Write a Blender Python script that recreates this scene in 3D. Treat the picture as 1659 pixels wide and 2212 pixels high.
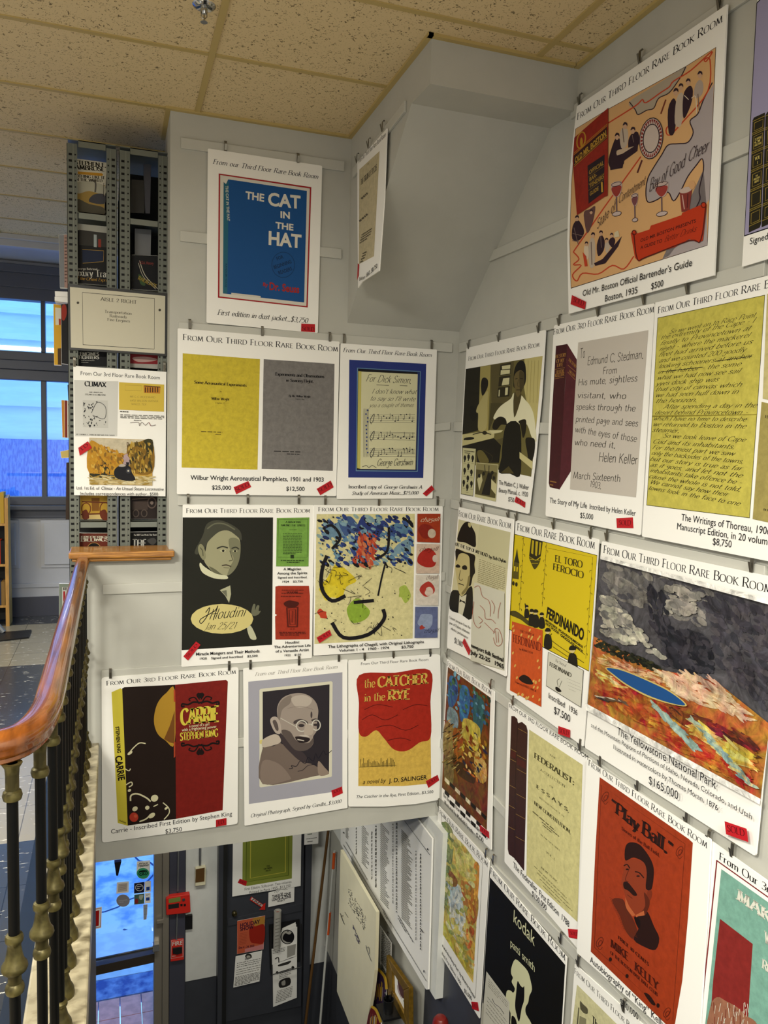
import bpy, math, random
from mathutils import Vector, Matrix
random.seed(7)
PI = math.pi
for o in list(bpy.data.objects): bpy.data.objects.remove(o)
COL = bpy.context.scene.collection
SC = bpy.context.scene

# ------------------------------------------------------------------ camera
CZ = 1.62
CAM = Vector((0, 0, CZ))
YAW, PITCH, ROLL, FPX = 0.332987, 0.082304, 0.026207, 1701.588541
_f = Vector((math.sin(YAW)*math.cos(PITCH), math.cos(YAW)*math.cos(PITCH), -math.sin(PITCH)))
_r = Vector((math.cos(YAW), -math.sin(YAW), 0)); _u = _r.cross(_f)
RX = _r*math.cos(ROLL) + _u*math.sin(ROLL)
UX = _u*math.cos(ROLL) - _r*math.sin(ROLL)
cam = bpy.data.cameras.new('camera'); camo = bpy.data.objects.new('camera', cam); COL.objects.link(camo)
m = Matrix((RX, UX, -_f)).transposed().to_4x4(); m.translation = CAM
camo.matrix_world = m
cam.sensor_fit = 'VERTICAL'; cam.sensor_height = 24.0; cam.lens = FPX*24.0/2212
cam.clip_start = 0.02; cam.clip_end = 200
SC.camera = camo

# ------------------------------------------------------------------ light and exposure
SC.view_settings.view_transform = 'Standard'; SC.view_settings.look = 'None'
SC.view_settings.gamma = 1.0; SC.view_settings.use_curve_mapping = False
SC.view_settings.exposure = 1.68
w = bpy.data.worlds.new('dusk_sky'); SC.world = w; w.use_nodes = True
w.node_tree.nodes['Background'].inputs[0].default_value = (0.19, 0.48, 1.0, 1)
w.node_tree.nodes['Background'].inputs[1].default_value = 0.85
def area(name, loc, sx, sy, power, col, spread=112, rot=(0, 0, 0)):
    l = bpy.data.lights.new(name, 'AREA'); l.shape = 'RECTANGLE'; l.size = sx; l.size_y = sy
    l.energy = power; l.color = col; l.spread = math.radians(spread)
    o = bpy.data.objects.new(name, l); COL.objects.link(o); o.location = loc; o.rotation_euler = rot
    return o
WARM = (1.0, 0.97, 0.85)
area('ceiling_lamp', (-1.5, 0.2, 3.18), 1.15, 0.55, 96, WARM, 176)
area('ceiling_lamp', (0.4, -1.6, 3.18), 1.15, 0.55, 90, WARM, 152)
area('ceiling_lamp', (-2.6, 2.6, 3.18), 1.15, 0.55, 40, WARM, 150)
area('ceiling_lamp', (-2.2, 5.4, 3.18), 1.15, 0.55, 22, WARM, 150)
area('hall_lamp', (0.5, 5.15, -0.52), 0.9, 0.3, 6, WARM, 170)

# ------------------------------------------------------------------ materials
def lin(c):
    if isinstance(c, str):
        c = c.lstrip('#'); c = [int(c[i:i+2], 16)/255 for i in (0, 2, 4)]
        c = [x/12.92 if x <= .04045 else ((x+.055)/1.055)**2.4 for x in c]
    return (c[0], c[1], c[2], 1)
def new_mat(name):
    m = bpy.data.materials.new(name); m.use_nodes = True
    return m, m.node_tree, m.node_tree.nodes['Principled BSDF']
def mat(name, col, rough=.5, metal=0, noise=0, nscale=20, bump=0, coat=0, stretch=None, col2=None, lo=.4, hi=.6, detail=4):
    m, nt, b = new_mat(name)
    b.inputs['Roughness'].default_value = rough; b.inputs['Metallic'].default_value = metal
    b.inputs['Coat Weight'].default_value = coat
    c = lin(col); b.inputs['Base Color'].default_value = c
    if noise or col2 or bump:
        tc = nt.nodes.new('ShaderNodeTexCoord'); mp = nt.nodes.new('ShaderNodeMapping')
        nt.links.new(tc.outputs['Object'], mp.inputs[0])
        if stretch: mp.inputs['Scale'].default_value = stretch
        n = nt.nodes.new('ShaderNodeTexNoise'); n.inputs['Scale'].default_value = nscale; n.inputs['Detail'].default_value = detail
        nt.links.new(mp.outputs[0], n.inputs['Vector'])
        r = nt.nodes.new('ShaderNodeValToRGB'); r.color_ramp.elements[0].position = lo; r.color_ramp.elements[1].position = hi
        d = lin(col2) if col2 else tuple(x*(1-noise) for x in c[:3]) + (1,)
        r.color_ramp.elements[0].color = d; r.color_ramp.elements[1].color = c
        nt.links.new(n.outputs[0], r.inputs[0]); nt.links.new(r.outputs[0], b.inputs['Base Color'])
        if bump:
            bp = nt.nodes.new('ShaderNodeBump'); bp.inputs['Strength'].default_value = bump; bp.inputs['Distance'].default_value = .004
            nt.links.new(n.outputs[0], bp.inputs['Height']); nt.links.new(bp.outputs[0], b.inputs['Normal'])
    return m
def print_mat(name, mode, rough=.55):
    # ink on paper: the colour of each printed patch is stored with the patch
    m, nt, b = new_mat(name); b.inputs['Roughness'].default_value = rough; b.inputs['Specular IOR Level'].default_value = .18
    a = nt.nodes.new('ShaderNodeAttribute'); a.attribute_name = 'Col'
    if mode == 0:
        nt.links.new(a.outputs['Color'], b.inputs['Base Color']); return m
    tc = nt.nodes.new('ShaderNodeTexCoord'); n = nt.nodes.new('ShaderNodeTexNoise')
    n.inputs['Scale'].default_value = 38 if mode == 1 else 16; n.inputs['Detail'].default_value = 7; n.inputs['Roughness'].default_value = .68
    n.inputs['Distortion'].default_value = .3 if mode == 1 else 1.2
    nt.links.new(tc.outputs['Object'], n.inputs['Vector'])
    h = nt.nodes.new('ShaderNodeHueSaturation')
    mr = nt.nodes.new('ShaderNodeMapRange')
    mr.inputs[1].default_value = .3; mr.inputs[2].default_value = .7
    mr.inputs[3].default_value = .82 if mode == 1 else .35; mr.inputs[4].default_value = 1.16 if mode == 1 else 1.7
    nt.links.new(n.outputs[0], mr.inputs[0]); nt.links.new(mr.outputs[0], h.inputs['Value'])
    if mode == 2:
        mr2 = nt.nodes.new('ShaderNodeMapRange'); n2 = nt.nodes.new('ShaderNodeTexNoise'); n2.inputs['Scale'].default_value = 9
        n2.inputs['Detail'].default_value = 5; n2.inputs['Distortion'].default_value = 2
        nt.links.new(tc.outputs['Object'], n2.inputs['Vector'])
        mr2.inputs[1].default_value = .3; mr2.inputs[2].default_value = .7; mr2.inputs[3].default_value = .46; mr2.inputs[4].default_value = .54
        nt.links.new(n2.outputs[0], mr2.inputs[0]); nt.links.new(mr2.outputs[0], h.inputs['Hue'])
    nt.links.new(a.outputs['Color'], h.inputs['Color']); nt.links.new(h.outputs[0], b.inputs['Base Color'])
    return m
M = {}
M['wall'] = mat('grey_wall_paint', '#b1b0a8', .55, noise=.04, nscale=6, bump=.02)
M['wallfar'] = mat('far_wall_paint', '#b4b4b8', .5, noise=.03, nscale=6)
M['dado'] = mat('dark_grey_paint', '#373940', .45, noise=.08, nscale=9)
M['skirt'] = mat('blue_grey_paint', '#3c3d49', .45)
M['winframe'] = mat('slate_window_paint', '#4a4c56', .4)
M['lpanel'] = mat('light_wall_panel', '#cfd0cc', .6, noise=.04, nscale=12)
M['rail'] = mat('painted_strip', '#b6b5ad', .5)
M['board'] = mat('poster_card', '#e9e7e2', .45)
M['print'] = print_mat('printed_ink', 0); M['mottle'] = print_mat('printed_ink_worn', 1, .5); M['paint'] = print_mat('printed_painting', 2)
M['clip'] = mat('clip_steel', '#7a766c', .35, .85)
M['oak'] = mat('oak_cap', '#b27b35', .32, col2='#8a5a22', nscale=10, stretch=(1, 12, 14), coat=.3)
M['handrail'] = mat('varnished_mahogany', '#854a18', .22, col2='#52290c', nscale=8, stretch=(6, .9, 4), coat=.5, lo=.3, hi=.75, detail=6)
M['iron'] = mat('black_iron', '#020202', .45, 0)
M['iron'].node_tree.nodes['Principled BSDF'].inputs['Specular IOR Level'].default_value = .15
M['brass'] = mat('aged_brass', '#5c5430', .4, .7, col2='#3a341c', nscale=30)
M['marble'] = mat('cream_marble', '#a89e84', .3, col2='#6a6049', nscale=14, lo=.3, hi=.52, stretch=(1, 1.6, 1), detail=9)
M['curbblue'] = mat('curb_side_paint', '#141d2b', .4)
M['shelf'] = mat('shelf_steel', '#6f736b', .4, .3)
M['dark'] = mat('shadow_black', '#0a0a0a', .7)
M['alu'] = mat('door_aluminium', '#8a8377', .4, .4)
M['bronze'] = mat('dark_bronze', '#3d352c', .4, .3)
M['wood'] = mat('pine_bookcase', '#b98a45', .45, noise=.25, nscale=8, stretch=(8, 8, 1))
M['black'] = mat('black_plastic', '#131314', .4)
M['red'] = mat('red_plastic', '#c2271c', .35)
M['greym'] = mat('grey_conduit', '#6d6f72', .4, .3)
M['gold'] = mat('gilt_frame', '#8a6a22', .35, .5, noise=.3, nscale=40)
M['cream'] = mat('cream_board', '#d9d2b4', .5, noise=.03, nscale=10)
M['chrome'] = mat('chrome', '#b8b8b8', .15, 1)
M['broom'] = mat('brown_pole', '#5b3f1c', .5)
M['orange'] = mat('orange_band', '#c24e16', .45)
M['polewhite'] = mat('white_pole', '#b9bab5', .4)
def glass_mat():
    m = bpy.data.materials.new('window_glass'); m.use_nodes = True; nt = m.node_tree; nt.nodes.clear()
    o = nt.nodes.new('ShaderNodeOutputMaterial'); x = nt.nodes.new('ShaderNodeMixShader')
    t = nt.nodes.new('ShaderNodeBsdfTransparent'); g = nt.nodes.new('ShaderNodeBsdfGlossy'); g.inputs['Roughness'].default_value = .02
    x.inputs[0].default_value = .05
    nt.links.new(t.outputs[0], x.inputs[1]); nt.links.new(g.outputs[0], x.inputs[2]); nt.links.new(x.outputs[0], o.inputs[0])
    return m
M['glass'] = glass_mat()
def ceiling_mat():
    m, nt, b = new_mat('fissured_ceiling_tile'); b.inputs['Roughness'].default_value = .9
    tc = nt.nodes.new('ShaderNodeTexCoord')
    def ramp(src, lo, hi):
        r = nt.nodes.new('ShaderNodeValToRGB'); r.color_ramp.elements[0].position = lo; r.color_ramp.elements[1].position = hi
        nt.links.new(src, r.inputs[0]); return r.outputs[0]
    n1 = nt.nodes.new('ShaderNodeTexNoise'); n1.inputs['Scale'].default_value = 62; n1.inputs['Detail'].default_value = 3; n1.inputs['Distortion'].default_value = 1.6
    nt.links.new(tc.outputs['Object'], n1.inputs['Vector'])
    n2 = nt.nodes.new('ShaderNodeTexNoise'); n2.inputs['Scale'].default_value = 120; n2.inputs['Detail'].default_value = 2
    nt.links.new(tc.outputs['Object'], n2.inputs['Vector'])
    mx = nt.nodes.new('ShaderNodeMix'); mx.data_type = 'RGBA'; mx.blend_type = 'MULTIPLY'; mx.inputs[0].default_value = 1
    nt.links.new(ramp(n1.outputs[0], .335, .40), mx.inputs[6]); nt.links.new(ramp(n2.outputs[0], .29, .345), mx.inputs[7])
    c = nt.nodes.new('ShaderNodeMix'); c.data_type = 'RGBA'
    c.inputs[6].default_value = lin('#6a5a3c'); c.inputs[7].default_value = lin('#d3bd92')
    nt.links.new(mx.outputs[2], c.inputs[0]); nt.links.new(c.outputs[2], b.inputs['Base Color'])
    return m
M['tile'] = ceiling_mat()
M['tbar'] = mat('ceiling_grid_paint', '#b29c62', .6)
def floor_mat():
    m, nt, b = new_mat('vinyl_floor_tile'); b.inputs['Roughness'].default_value = .22
    tc = nt.nodes.new('ShaderNodeTexCoord'); mp = nt.nodes.new('ShaderNodeMapping'); mp.inputs['Location'].default_value = (.30, .375+1.345, 0)
    nt.links.new(tc.outputs['Object'], mp.inputs[0])
    ck = nt.nodes.new('ShaderNodeTexChecker'); ck.inputs['Scale'].default_value = 1/1.345
    # broad bands of pale and dark tiles running across the room
    sp = nt.nodes.new('ShaderNodeSeparateXYZ'); nt.links.new(mp.outputs[0], sp.inputs[0])
    cb = nt.nodes.new('ShaderNodeCombineXYZ'); nt.links.new(sp.outputs['Y'], cb.inputs['Y'])
    nt.links.new(cb.outputs[0], ck.inputs['Vector'])
    ck.inputs['Color1'].default_value = lin('#383a3f'); ck.inputs['Color2'].default_value = lin('#8f8774')
    n = nt.nodes.new('ShaderNodeTexNoise'); n.inputs['Scale'].default_value = 7; n.inputs['Detail'].default_value = 6; n.inputs['Distortion'].default_value = 1
    st = nt.nodes.new('ShaderNodeMapping'); st.inputs['Scale'].default_value = (2, 9, 1); nt.links.new(tc.outputs['Object'], st.inputs[0])
    nt.links.new(st.outputs[0], n.inputs['Vector'])
    r = nt.nodes.new('ShaderNodeValToRGB'); r.color_ramp.elements[0].position = .645; r.color_ramp.elements[1].position = .68
    nt.links.new(n.outputs[0], r.inputs[0])
    mx = nt.nodes.new('ShaderNodeMix'); mx.data_type = 'RGBA'; mx.inputs[7].default_value = lin('#d8d2c2')
    nt.links.new(r.outputs[0], mx.inputs[0]); nt.links.new(ck.outputs[0], mx.inputs[6])
    br = nt.nodes.new('ShaderNodeTexBrick'); br.offset = 0; br.inputs['Scale'].default_value = 1; br.inputs['Mortar Size'].default_value = .002
    br.inputs['Brick Width'].default_value = .336; br.inputs['Row Height'].default_value = .336; br.inputs['Color1'].default_value = (1, 1, 1, 1); br.inputs['Color2'].default_value = (.86, .86, .86, 1)
    br.inputs['Mortar'].default_value = (.35, .35, .35, 1)
    nt.links.new(mp.outputs[0], br.inputs['Vector'])
    mm = nt.nodes.new('ShaderNodeMix'); mm.data_type = 'RGBA'; mm.blend_type = 'MULTIPLY'; mm.inputs[0].default_value = 1
    nt.links.new(mx.outputs[2], mm.inputs[6]); nt.links.new(br.outputs[0], mm.inputs[7])
    nt.links.new(mm.outputs[2], b.inputs['Base Color'])
    return m
M['floor'] = floor_mat()

# ------------------------------------------------------------------ geometry helpers
INK_K = 0.78      # printed colours are noted as they look in the lit room; paper reflects a little less
class G:
    def __init__(s): s.v = []; s.f = []; s.c = []
    def add(s, vs, fs, col=None):
        b = len(s.v); s.v += [Vector(p) for p in vs]
        for f in fs: s.f.append([b+i for i in f]); s.c.append(col)
        return s
    def box(s, x0, x1, y0, y1, z0, z1, col=None):
        return s.add([(x, y, z) for z in (z0, z1) for y in (y0, y1) for x in (x0, x1)],
                     [(0, 2, 3, 1), (4, 5, 7, 6), (0, 1, 5, 4), (2, 6, 7, 3), (0, 4, 6, 2), (1, 3, 7, 5)], col)
    def prism(s, poly, d, col=None):
        n = len(poly); d = Vector(d); poly = [Vector(p) for p in poly]
        nor = Vector((0, 0, 0))
        for i in range(n): nor += poly[i].cross(poly[(i+1) % n])
        if nor.dot(d) > 0: poly.reverse()
        vs = poly + [p + d for p in poly]
        fs = [tuple(range(n)), tuple(range(2*n-1, n-1, -1))] + [((i+1) % n, i, i+n, (i+1) % n+n) for i in range(n)]
        return s.add(vs, fs, col)
    def lathe(s, prof, o, seg=16, axis='z', col=None):
        o = Vector(o); vs = []; fs = []
        for r, h in prof:
            for k in range(seg):
                a = 2*PI*k/seg; ca, sa = math.cos(a)*r, math.sin(a)*r
                vs.append(o + (Vector((ca, sa, h)) if axis == 'z' else Vector((ca, h, sa)) if axis == 'y' else Vector((h, ca, sa))))
        m = len(prof)
        for i in range(m-1):
            for k in range(seg):
                a, b_ = i*seg+k, i*seg+(k+1) % seg
                fs.append((a, b_, b_+seg, a+seg) if axis != 'y' else (a, a+seg, b_+seg, b_))
        fs.append(tuple(range(seg-1, -1, -1)) if axis != 'y' else tuple(range(seg)))
        top = tuple((m-1)*seg+k for k in range(seg)); fs.append(top if axis != 'y' else top[::-1])
        return s.add(vs, fs, col)
    def tube(s, path, r, seg=8, col=None):
        path = [Vector(p) for p in path]; vs = []; fs = []; n = len(path)
        for i, p in enumerate(path):
            t = (path[min(i+1, n-1)] - path[max(i-1, 0)]).normalized()
            a = t.orthogonal().normalized() if abs(t.z) < .9 else Vector((1, 0, 0)); a = (a - t*a.dot(t)).normalized(); b_ = t.cross(a)
            if i and (vs[-seg]-path[i-1]).dot(a) < 0: a, b_ = -a, -b_
            for k in range(seg):
                th = 2*PI*k/seg; vs.append(p + a*math.cos(th)*r + b_*math.sin(th)*r)
        for i in range(n-1):
            for k in range(seg): fs.append((i*seg+k, i*seg+(k+1) % seg, (i+1)*seg+(k+1) % seg, (i+1)*seg+k))
        fs += [tuple(range(seg-1, -1, -1)), tuple((n-1)*seg+k for k in range(seg))]
        return s.add(vs, fs, col)
    def build(s, name, material, parent=None, smooth=False, bevel=0, origin=None):
        if not s.v: return None
        lo = Vector([min(p[i] for p in s.v) for i in range(3)]); hi = Vector([max(p[i] for p in s.v) for i in range(3)])
        o = Vector(((lo.x+hi.x)/2, (lo.y+hi.y)/2, lo.z)) if origin is None else Vector(origin)
        me = bpy.data.meshes.new(name); me.from_pydata([p - o for p in s.v], [], s.f); me.update()
        if any(c is not None for c in s.c):
            at = me.attributes.new('Col', 'FLOAT_COLOR', 'CORNER'); cols = []
            cache = {}
            for f, c in zip(s.f, s.c):
                if c not in cache: cache[c] = tuple(x*INK_K for x in lin(c if c is not None else '#888888')[:3]) + (1,)
                cols += list(cache[c])*len(f)
            at.data.foreach_set('color', cols)
        if smooth:
            for p in me.polygons: p.use_smooth = True
            me.set_sharp_from_angle(angle=math.radians(38))
        me.materials.append(M[material] if isinstance(material, str) else material)
        ob = bpy.data.objects.new(name, me); COL.objects.link(ob); ob.location = o
        if bevel:
            bv = ob.modifiers.new('bevel', 'BEVEL'); bv.width = bevel; bv.segments = 2; bv.limit_method = 'ANGLE'
        if parent is not None:
            ob.parent = parent; ob.location = o - world_loc(parent)
        return ob
def world_loc(o):
    p = o.location.copy()
    while o.parent is not None: o = o.parent; p += o.location
    return p
def empty(name, loc):
    o = bpy.data.objects.new(name, None); COL.objects.link(o); o.location = loc; o.empty_display_size = .05; return o
def tag(o, label=None, cat=None, group=None):
    if label: o['label'] = label
    if cat: o['category'] = cat
    if group: o['group'] = group
    return o
def st(o):
    o['kind'] = 'structure'; return o
def bx(*a): return G().box(*a)

# a surface of the room: points of it are found along sight lines taken from the photograph
def ray(px, py): return _f + RX*((px-829.5)/FPX) - UX*((py-1106)/FPX)
class Pl:
    def __init__(s, o, n): s.o = Vector(o); s.n = Vector(n).normalized()
    def hit(s, px, py, off=0):
        d = ray(px, py); return CAM + d*(((s.o + s.n*off) - CAM).dot(s.n)/d.dot(s.n))
YW = 4.05; XB = 1.17; CE = 3.21; YL = 6.3
LEAN = 0.0146
def xw(z): return 1.781 + LEAN*z
W1 = Pl((0, YW, 0), (0, -1, 0))
W2 = Pl((xw(0), 0, 0), (-1, 0, LEAN))
BK = Pl((XB, 0, 0), (-1, 0, 0))
SH = Pl((0, 4.235, 0), (0, -1, 0))
LW = Pl((0, YL, 0), (0, -1, 0))

# ================================================================== THE SETTING
XF = 0.266        # left end of the tall back wall
XR = -0.13        # left end of the low wall under the oak cap
FW = 7.75         # window wall
# floors
fl = G(); fl.box(-4, XR-.10, 1.45, FW, -.45, 0); fl.box(XR-.10, 3.2, YW+.13, FW, -.45, 0); fl.box(-4, -.235, -3, .75, -.3, 0); fl.box(-4, -.235, .75, 1.45, -.3, 0)
st(fl.build('floor', 'floor'))
st(bx(-.235, 2.2, -3, .75, -.3, 0).build('floor_landing', 'dado'))
st(bx(-2.2, 1.9, .7, YL+.02, -3.75, -3.65).build('floor_hall', 'dado'))
st(bx(-4.1, 2.1, -3.1, FW+.1, CE, CE+.08).build('ceiling', 'tile'))
# ceiling grid
def ctrim(name, g): return st(g.build(name, 'tbar'))
yk = [4.05+.6096*k for k in range(-11, 7)]
n_tr = [0]
def trim_name():
    n_tr[0] += 1; return 'trim_%d' % n_tr[0]
for y in yk:
    if abs(y-4.05) < .01: ctrim(trim_name(), bx(-4, XF-.02, y-.012, y+.012, CE-.007, CE)); continue
    x1 = 1.80 if y < 2.96 else XB-.02 if y < 4 else XF-.05 if y < 4.4 else 1.8
    ctrim(trim_name(), bx(-4, x1, y-.012, y+.012, CE-.005, CE))
for x in (-3.27, -2.05, -.83, .39, 1.628):
    if x > 1.2: ctrim(trim_name(), bx(x-.013, x+.013, -3, 2.965, CE-.007, CE))
    elif x > XF: ctrim(trim_name(), bx(x-.013, x+.013, -3, YW, CE-.007, CE))
    else: ctrim(trim_name(), bx(x-.013, x+.013, -3, 7, CE-.007, CE))
# back wall, low wall under the cap
wb = G(); wb.box(XF, xw(CE)+.05, YW, YW+.14, -.5, CE); wb.box(XR, XF, YW, YW+.14, -.5, 1.05)
wb.box(XF, XF+.10, YW+.14, YW+.40, 0, CE)
st(wb.build('wall_back', 'wall'))
tr = G(); tr.box(XF, XB, YW-.022, YW, CE-.012, CE); tr.box(XF-.022, XF, YW-.022, YW+.4, CE-.012, CE)
tr.box(XB-.022, XB, 2.945, YW-.02, CE-.012, CE); tr.box(XB-.02, 1.80, 2.945, 2.967, CE-.012, CE); tr.box(1.805, 1.827, -3, 2.967, CE-.012, CE)
ctrim(trim_name(), tr)
# right wall (leans a little), from the hall floor to the ceiling
rw = G(); rw.prism([(xw(z), y, z) for y, z in ((-3, -3.65), (-3, CE), (YL+.1, CE), (YL+.1, -3.65))], (.12, 0, 0))
st(rw.build('wall_right', 'wall'))
# sloping underside of the stair above, boxed in beside the right wall
bk = G(); bk.prism([(XB, 2.967, CE), (XB, 2.967, 3.03), (XB, 3.171, 3.035), (XB, YW, 2.265), (XB, YW, CE)], (.66, 0, 0))
st(bk.build('wall_stair_soffit', 'wall'))
# dark lower paint on the right wall beside the stairs and in the hall (a skin over the wall)
dd = G()
def w2p(y, z, off=.004): return Vector((xw(z)-off, y, z))
dd.prism([w2p(y, z, .003) for y, z in ((YL, -3.65), (YL, -2.72), (4.1, -2.72), (4.1, -1.15), (3.2, -1.15), (2.0, -1.95), (.75, -2.0), (.75, -3.65))], (.003, 0, 0))
st(dd.build('wall_right_dado', 'dado'))
# unseen sides that close the rooms
st(bx(-4.1, -4, -3, FW, -.3, CE).build('wall_left', 'wallfar'))
st(bx(-4.1, 2.1, -3.1, -3, -.3, CE).build('wall_behind', 'wallfar'))
st(bx(-.085, -.0845, 1.45, YW, -3.65, .02).build('wall_stringer', 'dado'))
st(bx(-2.3, -2.2, .7, YL, -3.65, -.45).build('wall_hall_side', 'dado'))
st(bx(-2.2, 1.9, .6, .7, -3.65, -.3).build('wall_hall_front', 'dado'))
# window wall at the far end of the upper room
WZ0, WZ1 = 1.02, 2.95
ww = G()
ww.box(-4, 2.0, FW, FW+.15, 0, WZ0); ww.box(-4, 2.0, FW, FW+.15, WZ1, CE)
ww.box(-4, -3.3, FW, FW+.15, WZ0, WZ1); ww.box(-.12, 2.0, FW, FW+.15, WZ0, WZ1); ww.box(-1.95, -1.55, FW, FW+.15, WZ0, WZ1)
st(ww.build('wall_far', 'wallfar'))
wp = G()
for x0, x1 in ((-1.35, -.80), (-.62, .1), (.3, 1.0)):   # raised panels under the window
    wp.prism([(x0, FW, .88), (x1, FW, .88), (x1, FW, .44), (x0, FW, .44)], (0, -.012, 0))
    wp.prism([(x0+.03, FW-.012, .85), (x1-.03, FW-.012, .85), (x1-.03, FW-.012, .47), (x0+.03, FW-.012, .47)], (0, -.012, 0))
wp.box(-4, 2, FW-.018, FW, .26, .30); wp.box(-4, 2, FW-.006, FW, .02, .26)
st(wp.build('trim_panels', 'wallfar', bevel=.006))
st(bx(-4, 2.0, FW-.025, FW, 0, .175).build('baseboard_far', 'skirt'))
def window(n, x0, x1):
    g = G()
    g.box(x0-.12, x1+.12, FW-.05, FW+.1, WZ1-.02, WZ1+.12); g.box(x0-.12, x1+.12, FW-.10, FW+.1, WZ1+.10, WZ1+.17); g.box(x0-.1, x1+.1, FW-.03, FW+.1, WZ1-.12, WZ1)
    g.box(x0-.10, x0, FW-.03, FW+.12, WZ0, WZ1); g.box(x1, x1+.10, FW-.03, FW+.12, WZ0, WZ1)
    g.box(x0-.14, x1+.14, FW-.10, FW+.1, WZ0-.045, WZ0-.005); g.box(x0-.1, x1+.1, FW-.04, FW+.1, WZ0-.12, WZ0-.045); g.box(x0, x1, FW-.015, FW+.1, WZ0-.005, WZ0+.07)
    g.box(x0, x1, FW-.02, FW+.1, 2.13, 2.22); g.box(x0, x1, FW-.04, FW+.1, 2.22, 2.30); g.box(x0, x1, FW-.02, FW+.1, 2.30, 2.38)
    xm = -.583 if n == 1 else (x0+x1)/2
    for xx in ([xm, xm-.62] if n == 1 else [xm]):
        g.box(xx-.022, xx+.022, FW-.01, FW+.08, WZ0, 2.13); g.box(xx-.018, xx+.018, FW-.01, FW+.08, 2.38, WZ1)
    f = st(g.build('window_%d' % n, 'winframe', bevel=.005))
    bx(x0, x1, FW+.03, FW+.035, WZ0, WZ1).build('pane', 'glass', f)
window(1, -1.55, -.12); window(2, -3.3, -1.95)
# boxed beam and crown moulding above the window
bm = G(); bm.box(-4, 2, 6.98, 7.06, 3.12, CE); bm.box(-4, 2, 7.06, FW, 3.16, CE); bm.box(-4, 2, 6.94, 6.98, 3.17, CE)
st(bm.build('trim_crown', 'wallfar', bevel=.004))
# oak cap on the low wall and the marble curb that carries the balusters
cp = G(); cp.prism([(-.198, 3.965, 1.062), (.292, 3.965, 1.062), (.278, 4.215, 1.088), (-.188, 4.215, 1.088)], (0, 0, .002))
cp = G(); cp.box(-.198, .290, 3.985, 4.215, 1.05, 1.082); cp.box(-.185, .277, 4.0, 4.2, 1.033, 1.05)
st(cp.build('trim_oak_cap', 'oak', bevel=.007))
mb = G(); mb.box(-.222, -.066, 1.45, YW, .02, .12); mb.box(-2.5, -.222, 1.45, 1.61, .02, .12)
st(mb.build('trim_marble_curb', 'marble', bevel=.006))
cb = G(); cb.box(-.235, -.222, 1.61, YW, 0, .112); cb.box(-.30, -.235, 1.62, YW, 0, .006); cb.box(-.222, -.085, 1.45, YW, 0, .02)
st(cb.build('trim_curb_side', 'curbblue'))
# picture strips on the walls
def strip(pl, x0, y0, x1, y1, h, th=.012):
    a, b = pl.hit(x0, y0), pl.hit(x1, y1); up = Vector((0, 0, 1)); up = (up - pl.n*up.dot(pl.n)).normalized()*h
    st(G().prism([a, b, b-up, a-up], pl.n*th).build(trim_name(), 'rail', bevel=.002))
strip(W1, 391, 298, 743, 350, .05); strip(W1, 389, 499, 737, 539, .05); strip(W1, 386, 696, 976, 742, .05)
strip(W1, 384, 1072, 959, 1077, .045); strip(W1, 222, 1262, 960, 1235, .05); strip(W1, 219, 1447, 950, 1398, .05); strip(W1, 222, 1615, 940, 1560, .05)
strip(W1, 910, 918, 971, 912, .042)
strip(W2, 1057, 546, 1659, 278, .05); strip(W2, 996, 742, 1659, 560, .05); strip(W2, 984, 912, 1659, 915, .05)
strip(W2, 978, 1078, 1659, 1222, .05); strip(W2, 966, 1262, 1659, 1590, .04); strip(W2, 960, 1410, 1659, 1900, .05); strip(W2, 950, 1590, 1240, 1900, .05)
strip(W2, 943, 1735, 1659, 2470, .05); strip(W2, 1238, 82+150, 1659, -62, .05)
strip(BK, 766, 366, 879, 218, .045)
# hall below: end wall with glass door, posts and a grey door
def lx(px, py=1950): return LW.hit(px, py).x
hz = -.5
DL, DR = -.62, lx(332, 2030)
hw_ = G(); hw_.box(-2.2, DL-.12, YL, YL+.12, -3.65, hz); hw_.box(lx(365), 1.9, YL, YL+.12, -3.65, hz); hw_.box(DL-.12, lx(365), YL, YL+.12, -1.52, hz)
st(hw_.build('wall_hall_end', 'dado'))
st(bx(lx(401), lx(471), YL-.006, YL, -2.80, hz).build('wall_hall_panel', 'lpanel'))
st(bx(lx(665, 1830), 1.8, YL-.006, YL, -2.86, hz).build('wall_hall_corner', 'lpanel'))
pl_ = G(); pl_.box(lx(365), lx(399), YL-.05, YL, -3.65, hz)
st(pl_.build('trim_hall_post', 'skirt', bevel=.004))
dg = G(); dg.box(DL-.10, DL, YL-.05, YL+.1, -3.65, -1.60); dg.box(DR, lx(350), YL-.05, YL+.1, -3.65, -1.60); dg.box(lx(350), lx(364), YL-.07, YL+.1, -3.65, -1.45)
dg.box(DL-.1, lx(350), YL-.05, YL+.1, -1.60, -1.50)
zb = LW.hit(270, 2070).z
dg.box(DL, DR, YL-.02, YL+.06, -3.65, -3.5)
door1 = st(dg.build('door_1', 'alu', bevel=.003))
bx(DL, DR, YL+.02, YL+.028, -3.5, -1.60).build('pane', 'glass', door1)
pb = G(); a, b = LW.hit(190, 2081), LW.hit(333, 2050); pb.prism([a, b, b-Vector((0, 0, .075)), a-Vector((0, 0, .075))], (0, -.06, 0))
pb.build('crossbar', 'bronze', door1)
bb = G(); a, b = LW.hit(190, 2077, .075), LW.hit(338, 2046, .075); bb.tube([a, b], .012); bb.box(b.x-.03, b.x+.02, YL-.10, YL-.05, b.z-.02, b.z+.035)
bb.build('push_bar', 'chrome', door1, smooth=True)
dc = G(); dc.prism([LW.hit(x, y, .01) for x, y in ((247, 1858), (262, 1856), (255, 1886), (251, 1886))], (0, -.04, 0)); dc.build('door_closer_arm', 'black', door1)
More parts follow.
